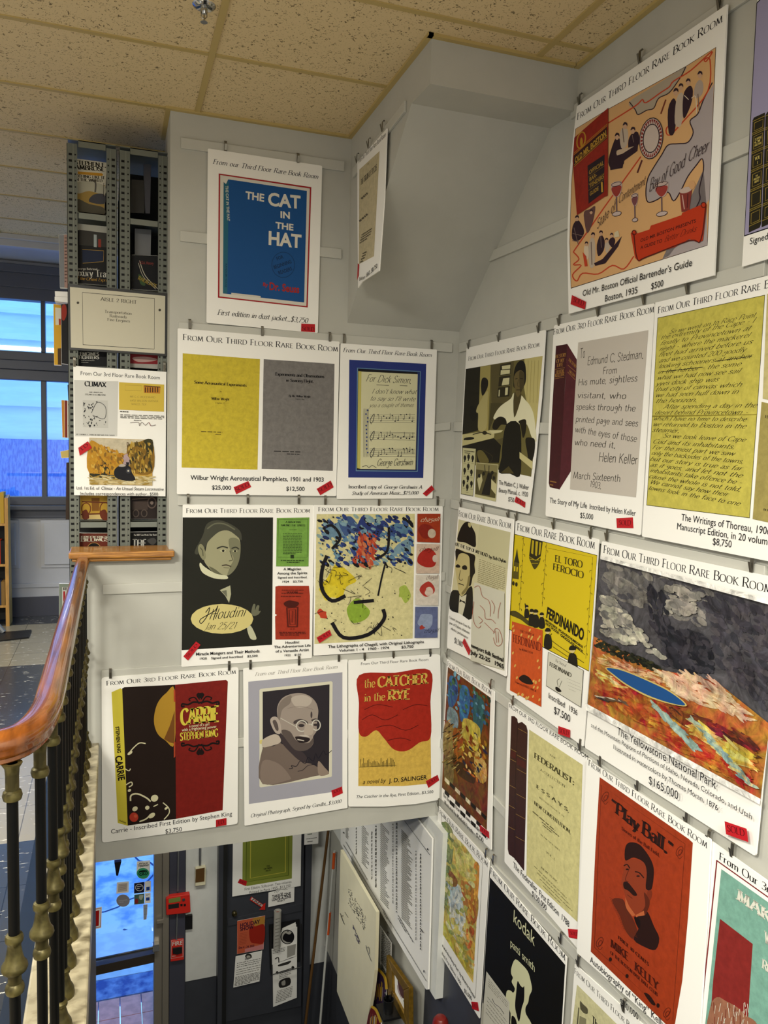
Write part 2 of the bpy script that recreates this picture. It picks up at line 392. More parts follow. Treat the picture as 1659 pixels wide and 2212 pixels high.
dh = G(); dh.box(lx(338, 1978), lx(352, 1978), YL-.09, YL-.07, LW.hit(345, 1978).z-.012, LW.hit(345, 1978).z+.012); dh.build('latch', 'alu', door1)
# grey door on the hall's end wall
d2 = G(); d2.box(lx(487, 1950), lx(652, 1950), YL-.045, YL-.012, LW.hit(560, 2185).z, -.7)
door2 = st(d2.build('door_2', 'dado', bevel=.004))
bx(lx(471)-.01, lx(486), YL-.10, YL, -3.65, hz).build('frame', 'dado', door2)
bx(lx(478), lx(487), YL-.101, YL-.012, -3.4, hz).build('dark_gap', 'dark', door2)
bx(lx(655), lx(668), YL-.06, YL, -3.65, hz).build('frame', 'dado', door2)
a, b = LW.hit(490, 1978), LW.hit(648, 1945)
G().prism([a, b, b-Vector((0, 0, .06)), a-Vector((0, 0, .06))], (0, -.055, 0)).build('cross_rail', 'dado', door2)
k = LW.hit(506, 1972, .055); G().lathe([(.008, .0), (.02, .004), (.022, -.02), (.012, -.03)], (k.x, k.y, k.z), 14, 'y').build('door_knob', 'brass', door2, smooth=True)
# light backboard on the right wall under the back wall's edge
bd = G(); e = .05
P_ = [W2.hit(940, 2159, .05), W2.hit(735, 1823, .05)]
ya, za = 4.2, P_[0].z; za2 = P_[1].z; yb_ = YL-.02
bd.prism([w2p(ya, -.5, .0), w2p(yb_, -.5, .0), w2p(yb_, za2, .0), w2p(P_[0].y, za, 0), w2p(P_[0].y, -.5, 0)], (-e, 0, 0))
BD = st(bd.build('wall_hall_board', 'lpanel'))

# ------------------------------------------------------------------ outside, in the blue dusk
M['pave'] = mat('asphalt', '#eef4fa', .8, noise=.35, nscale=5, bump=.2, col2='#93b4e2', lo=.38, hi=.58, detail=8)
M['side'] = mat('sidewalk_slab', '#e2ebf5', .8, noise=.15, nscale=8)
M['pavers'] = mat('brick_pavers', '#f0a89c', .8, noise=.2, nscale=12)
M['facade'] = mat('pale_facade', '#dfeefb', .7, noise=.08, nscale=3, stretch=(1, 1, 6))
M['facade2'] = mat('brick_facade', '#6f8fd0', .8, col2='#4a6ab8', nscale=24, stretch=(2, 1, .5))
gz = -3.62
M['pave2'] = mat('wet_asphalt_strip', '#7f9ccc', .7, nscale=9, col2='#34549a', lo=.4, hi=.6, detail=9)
st(bx(-7, 4, 8.47, 16, gz-.1, gz).build('floor_street', 'pave'))
st(bx(-7, 4, 7.72, 8.47, gz-.1, gz+.005).build('floor_sidewalk', 'side'))
st(bx(-7, 4, 7.43, 7.72, gz-.1, gz).build('floor_gutter', 'pave2'))
pv = G()
for i in range(20):
    for j in range(4): pv.box(-2.6+i*.19, -2.6+i*.19+.182, 7.42-(j+1)*.27, 7.42-j*.27-.008, gz-.08, gz)
st(pv.build('floor_pavers', 'pavers'))
ck = G(); rn = random.Random(4)
for x, y, n, s_ in ((-.9, 8.9, 9, .16), (-.3, 9.6, 8, .14), (.3, 9.3, 7, .15), (-.6, 10.4, 8, .2), (.1, 8.5, 6, .12), (-.4, 7.9, 6, .12), (.2, 11.2, 7, .2)):
    a = rn.uniform(0, 6)
    for i in range(n):
        a += rn.uniform(-.8, .8); x2, y2 = x+math.cos(a)*s_, y+math.sin(a)*s_; d = Vector((y-y2, x2-x, 0)).normalized()*.012
        p, q = Vector((x, y, gz+.002)), Vector((x2, y2, gz+.002)); ck.add([p-d, p+d, q+d, q-d], [(3, 2, 1, 0)]); x, y = x2, y2
M['crack'] = mat('pavement_crack', '#3a5286', .9); st(ck.build('trim_pavement_cracks', 'crack'))
fc = G(); fc.box(-9, 6, 12.0, 12.3, 1.6, 7)
for z in (2.05, 2.55, 2.95, 3.3, 4.2): fc.box(-9, 6, 11.92, 12, z, z+.08)
st(fc.build('wall_street_facade', 'facade'))
st(bx(-9, 6, 11.95, 12.3, gz, 1.6).build('wall_street_base', 'facade2'))

# ================================================================== LETTERING
# a small drawn roman alphabet: pen strokes on a 100-unit cap height ('~' marks a curved stroke)
O_ = '~40 100 18 92 8 70 8 30 18 8 40 0 62 8 72 30 72 70 62 92 40 100'
P_ = '12 0 12 100;~12 100 40 100 54 86 52 62 36 50 12 49'
S_ = '~46 84 34 99 18 98 8 80 14 62 40 44 46 24 36 3 18 0 6 16'
C_ = '~66 82 52 98 32 99 12 80 8 50 14 20 34 1 54 3 66 17'
N6 = '~44 94 22 84 9 50 10 20 28 0 46 14 46 44 28 56 10 40'
GL = {'A': (72, '4 0 36 100;36 100 68 0;17 36 56 36'), 'B': (62, '12 0 12 100;~12 100 40 100 52 88 50 66 36 54 12 53;~12 53 42 53 58 42 58 16 42 1 12 0'),
'C': (70, C_), 'D': (78, '12 0 12 100;~12 100 40 100 64 84 70 50 62 16 40 0 12 0'), 'E': (56, '12 0 12 100;12 100 50 100;12 53 42 53;12 0 52 0'),
'F': (52, '12 0 12 100;12 100 49 100;12 52 42 52'), 'G': (74, C_[:-6]+' 64 10;64 8 64 42;50 42 70 42'), 'H': (76, '12 0 12 100;64 0 64 100;12 52 64 52'),
'I': (26, '13 0 13 100'), 'J': (38, '~26 100 26 20 20 -6 4 -16'), 'K': (66, '12 0 12 100;58 100 14 48;24 58 62 0'), 'L': (54, '12 0 12 100;12 0 50 0'),
'M': (88, '10 0 18 100;18 100 44 8;44 8 70 100;70 100 78 0'), 'N': (78, '12 0 12 100;12 100 66 0;66 0 66 100'), 'O': (80, O_), 'P': (58, P_),
'Q': (80, O_+';40 8 72 -22'), 'R': (66, P_+';32 50 62 0'), 'S': (54, S_), 'T': (64, '32 0 32 100;4 100 60 100'), 'U': (74, '~12 100 12 30 20 6 38 0 56 6 62 30 62 100'),
'V': (70, '4 100 35 0;35 0 66 100'), 'W': (98, '4 100 28 0;28 0 49 96;49 96 70 0;70 0 94 100'), 'X': (68, '6 100 62 0;62 100 6 0'), 'Y': (66, '4 100 33 50;62 100 33 50;33 50 33 0'),
'Z': (62, '8 100 56 100;56 100 6 0;6 0 58 0'), '0': (58, '~29 98 12 84 7 49 12 14 29 0 46 14 51 49 46 84 29 98'), '1': (40, '10 82 22 98;22 98 22 0'), '2': (56, '~8 76 16 94 34 97 46 80 40 56 8 2;8 0 50 0'),
'3': (54, '~8 86 24 98 44 88 42 64 22 53;~22 53 46 46 48 18 30 0 8 8'), '4': (58, '42 0 42 98;42 98 6 30;6 30 54 30'), '5': (54, '46 98 14 98;14 98 12 58;~12 58 32 64 48 48 46 18 26 0 8 6'),
'6': (56, N6), '7': (52, '6 98 48 98;48 98 18 0'), '8': (56, '~28 54 10 66 12 90 28 98 44 90 46 66 28 54;~28 54 8 40 8 12 28 0 48 12 48 40 28 54'), '9': (56, '~46 58 28 42 10 54 10 84 28 98 46 78 47 48 34 14 12 4'),
'$': (54, S_+';26 112 26 -12'), '.': (22, '~7 0 11 5 15 0 11 -5 7 0'), ',': (22, '10 6 7 -14'), '-': (36, '6 36 30 36'), ':': (22, '~7 4 11 9 15 4 11 -1 7 4;~7 50 11 55 15 50 11 45 7 50'), "'": (18, '9 100 7 74'),
'“': (38, '14 98 8 76;30 98 24 76'), '”': (38, '12 100 8 78;28 100 24 78'), '/': (48, '2 -20 44 104'), '·': (22, '~6 44 11 50 16 44 11 38 6 44'),
'a': (48, '~8 52 20 64 36 60 38 40 38 0;~38 38 16 34 8 16 18 0 38 12'), 'b': (54, '10 0 10 100;~10 50 26 64 44 54 46 24 34 2 10 10'), 'c': (46, '~42 50 30 64 14 58 8 32 16 4 32 0 43 12'),
'd': (54, '44 0 44 100;~44 50 28 64 10 54 8 24 20 2 44 10'), 'e': (48, '~8 36 43 36 38 58 24 64 12 56 8 32 14 6 30 0 43 12'), 'f': (32, '~34 96 24 100 15 88 15 60 15 0;4 64 30 64'),
'g': (50, '~40 58 24 64 10 52 12 34 26 28 40 38 40 58;~41 60 42 0 38 -24 22 -34 8 -24'), 'h': (54, '10 0 10 100;~10 46 24 62 40 58 44 40 44 0'), 'i': (24, '12 0 12 64;12 86 12 92'),
'j': (24, '~14 64 14 -10 8 -28 -4 -32;14 86 14 92'), 'k': (52, '10 0 10 100;42 64 12 30;22 38 46 0'), 'l': (24, '12 0 12 100'), 'm': (82, '10 0 10 64;~10 46 22 62 34 60 40 44 40 0;~40 46 52 62 64 60 70 44 70 0'),
'n': (54, '10 0 10 64;~10 46 24 62 40 58 44 40 44 0'), 'o': (52, '~26 64 12 56 8 32 12 8 26 0 40 8 44 32 40 56 26 64'), 'p': (54, '10 -34 10 64;~10 50 26 64 44 54 46 24 34 2 10 10'),
'q': (54, '44 -34 44 64;~44 50 28 64 10 54 8 24 20 2 44 10'), 'r': (38, '10 0 10 64;~10 42 18 58 34 62'), 's': (42, '~36 52 26 64 12 60 10 46 34 22 30 2 16 0 6 12'), 't': (34, '~15 88 15 20 19 2 32 4;3 64 28 64'),
'u': (54, '~10 64 10 20 18 2 32 4 44 18;44 64 44 0'), 'v': (48, '4 64 24 0;24 0 44 64'), 'w': (72, '4 64 20 0;20 0 36 62;36 62 52 0;52 0 68 64'), 'x': (48, '6 64 42 0;42 64 6 0'), 'y': (48, '4 64 24 0;~44 64 24 0 14 -26 2 -32'), 'z': (44, '6 64 38 64;38 64 6 0;6 0 40 0')}
def smooth(pts, n=4, closed=False):
    out = []; m = len(pts)
    rng = range(m) if closed else range(m-1)
    for i in rng:
        if closed: p0, p1, p2, p3 = pts[i-1], pts[i], pts[(i+1) % m], pts[(i+2) % m]
        else: p0, p1, p2, p3 = pts[max(i-1, 0)], pts[i], pts[i+1], pts[min(i+2, m-1)]
        for k in range(n):
            t = k/n
            out.append(tuple(.5*((2*p1[j]) + (-p0[j]+p2[j])*t + (2*p0[j]-5*p1[j]+4*p2[j]-p3[j])*t*t + (-p0[j]+3*p1[j]-3*p2[j]+p3[j])*t**3) for j in (0, 1)))
    if not closed: out.append(tuple(pts[-1]))
    return out
# styles: S roman, T roman italic, C small capitals, H thin hand printing, W slanted handwriting, K bold roman
STY = {'S': (13, 5, 1, 0), 'C': (12, 4.5, 1, 0), 'K': (22, 8, 1, 0), 'T': (11, 5, 1, .22), 'H': (8, 8, 0, .06), 'W': (8, 5, 0, .42), 'L': (6, 6, 0, 0)}
_gc = {}
def glyph(ch, style):
    key = (ch, style)
    if key in _gc: return _gc[key]
    th, tn, serif, sh = STY[style]; wd, s = GL[ch]; polys = []
    for st_ in s.split(';'):
        cv = st_[0] == '~'; q = [float(x) for x in st_.lstrip('~').split()]
        pts = list(zip(q[::2], q[1::2]))
        if cv: pts = smooth(pts, 3)
        def pen(a, b):
            t = math.atan2(b[1]-a[1], b[0]-a[0]) - .3
            return math.hypot(th*math.sin(t), tn*math.cos(t))
        L = []; R = []; n = len(pts)
        for i, p in enumerate(pts):
            a, b = pts[max(i-1, 0)], pts[min(i+1, n-1)]; d = math.hypot(b[0]-a[0], b[1]-a[1]) or 1
            hw = pen(a, b)/2; nx, ny = -(b[1]-a[1])/d*hw, (b[0]-a[0])/d*hw
            L.append((p[0]+nx, p[1]+ny)); R.append((p[0]-nx, p[1]-ny))
        for i in range(n-1): polys.append([L[i], R[i], R[i+1], L[i+1]])
        if serif and not cv and n == 2 and abs(pts[1][1]-pts[0][1]) > abs(pts[1][0]-pts[0][0])*.6 and abs(pts[1][1]-pts[0][1]) > 40:
            for p in pts:
                if p[1] in (0, 64, 100):
                    w_ = pen(*pts)/2 + 7.5; y0 = p[1] if p[1] == 0 else p[1]-tn
                    polys.append([(p[0]-w_, y0), (p[0]+w_, y0), (p[0]+w_, y0+tn), (p[0]-w_, y0+tn)])
    if sh: polys = [[(x+y*sh, y) for x, y in p] for p in polys]
    _gc[key] = (wd, polys); return _gc[key]
def roman(text, style):
    x = 0; out = []
    for i, ch in enumerate(text):
        if ch == ' ': x += 34; continue
        up = ch.upper() if style == 'C' else ch
        if up not in GL: continue
        wd, polys = glyph(up, style); k = 1
        if style == 'C' and (ch.islower() or (ch.isalpha() and False)): k = .8
        out += [[(x+a*k, b*k) for a, b in p] for p in polys]; x += wd*k + (4 if style == 'C' else 1)
    return x, out
_fc = {}
def sans(text, bold, sh):
    key = (text, bold, sh)
    if key in _fc: return _fc[key]
    cu = bpy.data.curves.new('t', 'FONT'); cu.body = text; cu.size = 100; cu.offset = bold; cu.shear = sh; cu.resolution_u = 3; cu.fill_mode = 'FRONT'
    o = bpy.data.objects.new('t', cu); COL.objects.link(o)
    dg = bpy.context.evaluated_depsgraph_get(); dg.update()
    me = bpy.data.meshes.new_from_object(o.evaluated_get(dg))
    vs = [(v.co.x*1.39, v.co.y*1.39) for v in me.vertices]; fs = [list(p.vertices) for p in me.polygons]
    bpy.data.objects.remove(o); bpy.data.curves.remove(cu); bpy.data.meshes.remove(me)
    xm = max(v[0] for v in vs) if vs else 1
    _fc[key] = (xm, vs, fs); return _fc[key]
SANS = {'b': (0, 0), 'B': (1.6, 0), 'i': (0, .22), 'x': (3.2, 0)}

# ================================================================== PRINTED SHEETS
class Sheet:
    """a card or paper hung on a surface; everything printed on it lies in the card's own plane"""
    def __init__(s, name, label, cat, pl, z, corners, off=.016, th=.005, group=None, card='board', rnd=0, board=True, parent=None):
        s.pl, s.z, s.off, s.phrase = pl, z, off, ''
        s.layer = 0; s.parts = {}; s.cur = 'picture'; s.kind = {}
        pts = [s.H(x, y, 0) for x, y in corners]
        if rnd:
            q = []
            for i, p in enumerate(pts):
                a, b = pts[i-1], pts[(i+1) % len(pts)]
                if (a-p).normalized().dot((b-p).normalized()) < -.8: q.append(p); continue
                p1, p2 = p+(a-p).normalized()*rnd, p+(b-p).normalized()*rnd
                q += [p1, p1*.28+p*.44+p2*.28, p2]
            pts = q
        s.root = G().prism([p - pl.n*th for p in pts], pl.n*th).build(name, card)
        if parent is None: tag(s.root, label, cat, group)
        else:
            s.root.location = s.root.location - world_loc(parent); s.root.parent = parent
    def xy(s, x, y): return s.z[0]+x/s.z[2], s.z[1]+y/s.z[2]
    def H(s, x, y, k): return s.pl.hit(*s.xy(x, y), s.off+k)
    def up(s): s.layer += 1; return .0003 + s.layer*.000025
    def part(s, name, kind='print'):
        s.cur = name
        if name not in s.parts: s.parts[name] = G(); s.kind[name] = kind
        return s
    def g(s):
        if s.cur not in s.parts: s.part(s.cur)
        return s.parts[s.cur]
    def run(s, i0, h):
        g = s.parts[s.cur]
        if not hasattr(g, 'runs'): g.runs = []
        g.runs.append((i0, len(g.v), h))
    def q(s, pts, col):                       # patch with straight edges
        k = s.up(); P = [s.H(x, y, k) for x, y in pts]; nor = Vector((0, 0, 0))
        for i in range(len(P)): nor += P[i].cross(P[(i+1) % len(P)])
        if nor.dot(s.pl.n) < 0: P.reverse()
        i0 = len(s.g().v); s.g().add(P, [tuple(range(len(P)))], col); s.run(i0, .003); return s
    def s(s, pts, col, n=4): return s.q(smooth(pts, n, True), col)      # patch with a curved edge
    def e(s, cx, cy, rx, ry, col, a=0, n=20):
        ca, sa = math.cos(a), math.sin(a)
        return s.q([(cx+rx*math.cos(t)*ca-ry*math.sin(t)*sa, cy+rx*math.cos(t)*sa+ry*math.sin(t)*ca) for t in [2*PI*i/n for i in range(n)]], col)
    def l(s, pts, w, col, sm=1, closed=False):                          # drawn line
        if closed: pts = list(pts)+[pts[0]]
        if sm and len(pts) > 2 and not closed: pts = smooth(pts, 4)
        k = s.up(); n = len(pts); V = []
        for i, p in enumerate(pts):
            a, b = pts[max(i-1, 0)], pts[min(i+1, n-1)]
            if closed and i in (0, n-1): a, b = pts[n-2], pts[1]
            d = math.hypot(b[0]-a[0], b[1]-a[1]) or 1; nx, ny = (b[1]-a[1])/d*w/2, -(b[0]-a[0])/d*w/2
            if closed: nx, ny = nx*1.3, ny*1.3
            V += [s.H(p[0]+nx, p[1]+ny, k), s.H(p[0]-nx, p[1]-ny, k)]
        i0 = len(s.g().v); s.g().add(V, [(2*i, 2*i+1, 2*i+3, 2*i+2) for i in range(n-1)], col); s.run(i0, .003); return s
    def er(s, cx, cy, rx, ry, w, col, a=0, n=24):
        ca, sa = math.cos(a), math.sin(a)
        return s.l([(cx+rx*math.cos(t)*ca-ry*math.sin(t)*sa, cy+rx*math.cos(t)*sa+ry*math.sin(t)*ca) for t in [2*PI*i/n for i in range(n)]], w, col, 0, True)
    def t(s, text, x0, y0, x1, y1, h, col='#1c1b1d', font='b'):         # a line of writing, from baseline start to baseline end
        if '  ' in text and font not in STY:       # pieces set far apart on one line are lettered one by one
            seg = [q for q in text.split('  ') if q.strip()]; gaps = []; rest = text
            for q in seg[:-1]: rest = rest[rest.index(q)+len(q):]; gaps.append((len(rest)-len(rest.lstrip()))*38)
            wd = [sans(q.strip(), *SANS[font])[0] for q in seg]; tot = sum(wd)+sum(gaps); at = 0
            for q, w_, gp in zip(seg, wd, gaps+[0]):
                f0, f1 = at/tot, (at+w_)/tot; at += w_+gp
                s.t(q.strip(), x0+(x1-x0)*f0, y0+(y1-y0)*f0, x0+(x1-x0)*f1, y0+(y1-y0)*f1, h, col, font)
            return s
        k = s.up(); a, b = s.H(x0, y0, k), s.H(x1, y1, k); ud = b - a; ln = ud.length; ud.normalize(); vd = s.pl.n.cross(ud)
        mx, my = (x0+x1)/2, (y0+y1)/2; d = math.hypot(x1-x0, y1-y0)
        ex, ey = (y1-y0)/d, -(x1-x0)/d
        if abs(x1-x0) > abs(y1-y0)*.35: ex, ey = 0, -1
        hh = abs((s.H(mx+ex*h, my+ey*h, k) - s.H(mx, my, k)).dot(vd))
        if font in STY:
            W, polys = roman(text, font)
            V = []; F = []
            for p in polys:
                F.append(tuple(range(len(V), len(V)+len(p)))); V += [a + ud*(x/W*ln) + vd*(y/100*hh) for x, y in p]
        else:
            W, vs, F = sans(text, *SANS[font]); V = [a + ud*(x/W*ln) + vd*(y/100*hh) for x, y in vs]
        i0 = len(s.g().v); s.g().add(V, F, col); s.run(i0, hh*.3); return s
    def bars(s, x0, y0, x1, y1, x2, y2, n, h, col, gap=.25, seed=1):    # lines of print too small to read
        rn = random.Random(seed)
        for i in range(n):
            t = i/max(n-1, 1); ax, ay = x0+(x2-x0)*t, y0+(y2-y0)*t; dx, dy = x1-x0, y1-y0; f = 0
            e = 1 if i < n-1 else rn.uniform(.5, 1)
            while f < e:
                w_ = min(rn.uniform(.05, .16), e-f); s.l([(ax+dx*f, ay+dy*f), (ax+dx*(f+w_), ay+dy*(f+w_))], h, col, 0); f += w_ + .025
        return s
    def sticker(s, quad, text=None, th=None, word='SOLD', col='#c3212a'):
        old = s.cur; key = 'sold_sticker'; g = G(); k = s.up()+.0006
        P = [s.H(x, y, k) for x, y in quad]
        if (P[1]-P[0]).cross(P[2]-P[1]).dot(s.pl.n) < 0: P.reverse()
        g.prism([p - s.pl.n*.0006 for p in P], s.pl.n*.0006, col); ob = g.build(key, 'print', s.root)
        if text:
            s.layer += 32; s.parts.pop('_t', None); s.part('_t'); s.t(word, *text, th, '#5a0f14', 'S')
            s.parts.pop('_t').build('sticker_lettering', 'print', ob)
        s.cur = old; return s
    def dabs(s, quad, n, size, cols, ang=0, seed=1, asp=.4):            # brush marks
        rn = random.Random(seed); s.up(); k0 = .0003 + s.layer*.000025
        (ax, ay), (bx_, by), (cx, cy), (dx, dy) = quad; g = s.g(); m_ = []
        for i in range(n): m_.append((rn.random(), rn.random(), rn.uniform(.4, 1)*size, rn.choice(cols), ang+rn.uniform(-.35, .35)))
        for i, (u, v, r, col, t) in enumerate(m_):
            x = (ax*(1-u)+bx_*u)*(1-v)+(dx*(1-u)+cx*u)*v; y = (ay*(1-u)+by*u)*(1-v)+(dy*(1-u)+cy*u)*v
            P = [s.H(x+r*math.cos(q)*math.cos(t)-r*asp*math.sin(q)*math.sin(t), y+r*math.cos(q)*math.sin(t)+r*asp*math.sin(q)*math.cos(t), k0+i*.000007) for q in [-2*PI*j/7 for j in range(7)]]
            nor = (P[1]-P[0]).cross(P[2]-P[1])
            if nor.dot(s.pl.n) < 0: P.reverse()
            g.add(P, [tuple(range(7))], col)
        s.layer += int(n*.000007/.000025)+1; return s
    def quadframe(s, pts, w, col):
        return s.l(pts, w, col, 0, True)
    def done(s):
        for n, g in s.parts.items():
            if ('lettering' not in n and n != 'handwriting') or not hasattr(g, 'runs'): g.build(n, s.kind[n], s.root); continue
            box = []                      # blocks of lettering that stand apart are parts of their own
            for i0, i1, h in g.runs:
                P = g.v[i0:i1]
                if not P: continue
                lo = [min(q[k] for q in P)-h for k in range(3)]; hi = [max(q[k] for q in P)+h for k in range(3)]
                grp = [[(i0, i1)], lo, hi]; rest = []
                for o in box:
                    if all(grp[1][k] <= o[2][k] and o[1][k] <= grp[2][k] for k in range(3)):
                        grp = [o[0]+grp[0], [min(grp[1][k], o[1][k]) for k in range(3)], [max(grp[2][k], o[2][k]) for k in range(3)]]
                    else: rest.append(o)
                box = rest+[grp]
            for rng, _, _ in box:
                ids = {}
                for bi, (i0, i1) in enumerate(rng):
                    for i in range(i0, i1): ids[i] = bi
                q = G(); mp = {}
                for fc, cl in zip(g.f, g.c):
                    if fc[0] not in ids: continue
                    for i in fc:
                        if i not in mp: mp[i] = len(q.v); q.v.append(g.v[i])
                    q.f.append([mp[i] for i in fc]); q.c.append(cl)
                q.build(n, s.kind[n], s.root)
        return s
def clip_at(pl, px, py, label, k=0):
    p = pl.hit(px, py, .012); n = pl.n; v = Vector((0, 0, 1)); v = (v - n*v.dot(n)).normalized(); u = v.cross(n)
    key = 'c%.2f%.2f' % (n.x, n.y)
    if key not in CLIPS:
        g = G(); h = .0065
        def ribbon(prof, t=.0012, w=h):
            for (a, b), (c, d) in zip(prof, prof[1:]):
                L = math.hypot(c-a, d-b); ox, oy = -(d-b)/L*t, (c-a)/L*t
                g.prism([n*a+v*b-u*w, n*c+v*d-u*w, n*(c+ox)+v*(d+oy)-u*w, n*(a+ox)+v*(b+oy)-u*w], u*(2*w))
        ribbon([(-.002, .030), (.003, .033), (.0075, .028), (.0085, -.016)]); ribbon([(.0085, -.016), (.0115, -.012), (.019, .016)], .001, .005)
        c = g.build('poster_clip', 'clip', origin=(0, 0, 0)); CLIPS[key] = c
    else:
        c = CLIPS[key].copy(); COL.objects.link(c)
    c.location = p; c.name = 'poster_clip'
    tag(c, label, 'clip', 'steel clips that hang the posters'); return c
CLIPS = {}
def clips(sheet, phrase, pts):
    n = len(pts); names = {1: ['only'], 2: ['left', 'right'], 3: ['left', 'middle', 'right'], 4: ['left', 'inner left', 'inner right', 'right']}[n]
    for (x, y), w_ in zip(pts, names): clip_at(sheet.pl, *sheet.xy(x, y), '%s steel clip on the top edge of the %s' % (w_, phrase))
F1 = (370, 230, 3.318); F2 = (370, 680, 2.765); F3 = (370, 1070, 2.765); F4 = (200, 1400, 4.1475); F5 = (510, 1400, 3.6065)
R1 = (1200, 0, 3.2527); R2 = (960, 600, 4.2529); R3 = (1170, 600, 3.3926); R4 = (940, 1080, 4.6083); R5 = (1250, 1150, 3.2054)
R6 = (920, 1400, 3.6857); R7 = (920, 1700, 4.32); R8 = (1200, 1620, 3.6144); B1 = (700, 50, 2.8603)
Z1 = (0, 0, 3.95); Z2 = (0, 540, 3.95); Z3 = (0, 1000, 3.95); Z4 = (0, 1560, 3.393); Z5 = (360, 1780, 4.1475); Z6 = (700, 1740, 4.6083)
HEAD = 'From Our Third Floor Rare Book Room'
INK = '#1d1c20'

# ================================================================== POSTERS ON THE BACK WALL
p = Sheet('poster', 'white poster of a blue book cover inside a thin red frame', 'poster', W1, F1, [(262, 300), (1082, 425), (1050, 1625), (252, 1550)], rnd=.006)
p.part('heading_lettering').t('From our Third Floor Rare Book Room', 297, 410, 1053, 520, 34, '#3c4148', 'T')
p.part('picture', 'print').q([(340, 480), (1004, 578), (978, 1441), (334, 1370)], '#a9242a').q([(351, 491), (993, 588), (968, 1431), (345, 1361)], '#e4dfd3')
p.q([(375, 540), (392, 556), (408, 522), (972, 605), (952, 1405), (640, 1370), (370, 1340)], '#1b5494').q([(375, 540), (392, 556), (406, 530), (412, 545), (402, 1340), (370, 1340)], '#2b6a80')
p.q([(430, 1335), (640, 1358), (640, 1371), (430, 1349)], '#d8d3c6')
p.t('THE', 532, 660, 665, 681, 54, '#e9e4d6', 'x').t('CAT', 692, 707, 927, 731, 92, '#e9e4d6', 'x').t('IN', 780, 797, 850, 804, 48, '#e9e4d6', 'x').t('THE', 747, 872, 875, 889, 46, '#e9e4d6', 'x').t('HAT', 692, 987, 932, 1014, 96, '#e9e4d6', 'x')
p.er(802, 1135, 82, 91, 3, '#123a68').t('FOR', 758, 1103, 806, 1087, 26, '#0f2c50', 'B').t('BEGINNING', 738, 1166, 864, 1122, 28, '#0f2c50', 'B').t('READERS', 772, 1206, 868, 1172, 28, '#0f2c50', 'B')
p.t('By', 655, 1285, 692, 1292, 26, '#a82c28', 'x').t('Dr. Seuss', 700, 1312, 917, 1337, 54, '#a82c28', 'x')
p.t('THE CAT IN THE HAT', 388, 568, 401, 820, 20, '#d9dccb', 'B').t('RANDOM HOUSE', 389, 1125, 386, 1295, 12, '#123a68', 'B')
p.part('caption_lettering').t('First edition in dust jacket...$3,750', 330, 1492, 978, 1552, 36, INK, 'T')
p.sticker([(932, 1556), (1030, 1560), (1030, 1618), (930, 1612)], (938, 1604, 1026, 1610), 26)
p.done(); clips(p, 'poster of the blue cover', [(388, 300), (907, 385)])

p = Sheet('poster', 'wide poster of a yellow pamphlet beside a grey pamphlet, two red stickers', 'poster', W1, F2, [(38, 80), (1005, 160), (985, 1083), (33, 1072)], rnd=.006)
p.part('heading_lettering').t(HEAD, 68, 150, 997, 220, 34, INK, 'C')
p.part('picture', 'mottle').q([(68, 230), (530, 265), (515, 925), (62, 912)], '#d2bd38').q([(552, 265), (975, 293), (965, 932), (540, 920)], '#7f7b79')
p.part('pamphlet_lettering').t('Some Aeronautical Experiments', 137, 410, 450, 430, 17, '#3f3410', 'K').t('by', 290, 461, 300, 462, 8, '#3f3410', 'S').t('Wilbur Wright', 240, 507, 347, 512, 15, '#3f3410', 'K').t('Dayton, O.', 265, 530, 322, 533, 9, '#3f3410', 'S')
p.bars(178, 697, 402, 706, 178, 697, 1, 5, '#5a4a18').bars(264, 714, 322, 716, 264, 714, 1, 4, '#5a4a18')
p.t('Experiments and Observations', 622, 362, 914, 378, 18, '#1c1a1c', 'K').t('in Soaring Flight.', 686, 399, 850, 406, 17, '#1c1a1c', 'K').t('By Mr. Wilbur Wright', 702, 490, 832, 495, 12, '#1c1a1c', 'K').t('Dayton, Ohio', 742, 506, 795, 509, 8, '#1c1a1c', 'S')
p.bars(613, 815, 910, 823, 613, 815, 1, 5, '#2c2a2b').bars(690, 831, 832, 836, 690, 831, 1, 5, '#2c2a2b')
p.part('caption_lettering').t('Wilbur Wright Aeronautical Pamphlets, 1901 and 1903', 115, 985, 910, 997, 27, INK, 'B').t('$25,000', 241, 1043, 357, 1045, 25, INK, 'B').t('$12,500', 685, 1050, 796, 1052, 25, INK, 'B')
p.sticker([(372, 1030), (460, 993), (478, 1028), (388, 1072)], (388, 1057, 468, 1020), 24).sticker([(868, 1040), (952, 990), (970, 1030), (890, 1078)], (885, 1062, 962, 1018), 24)
p.done(); clips(p, 'wide pamphlets poster', [(110, 68), (542, 108), (945, 142)])

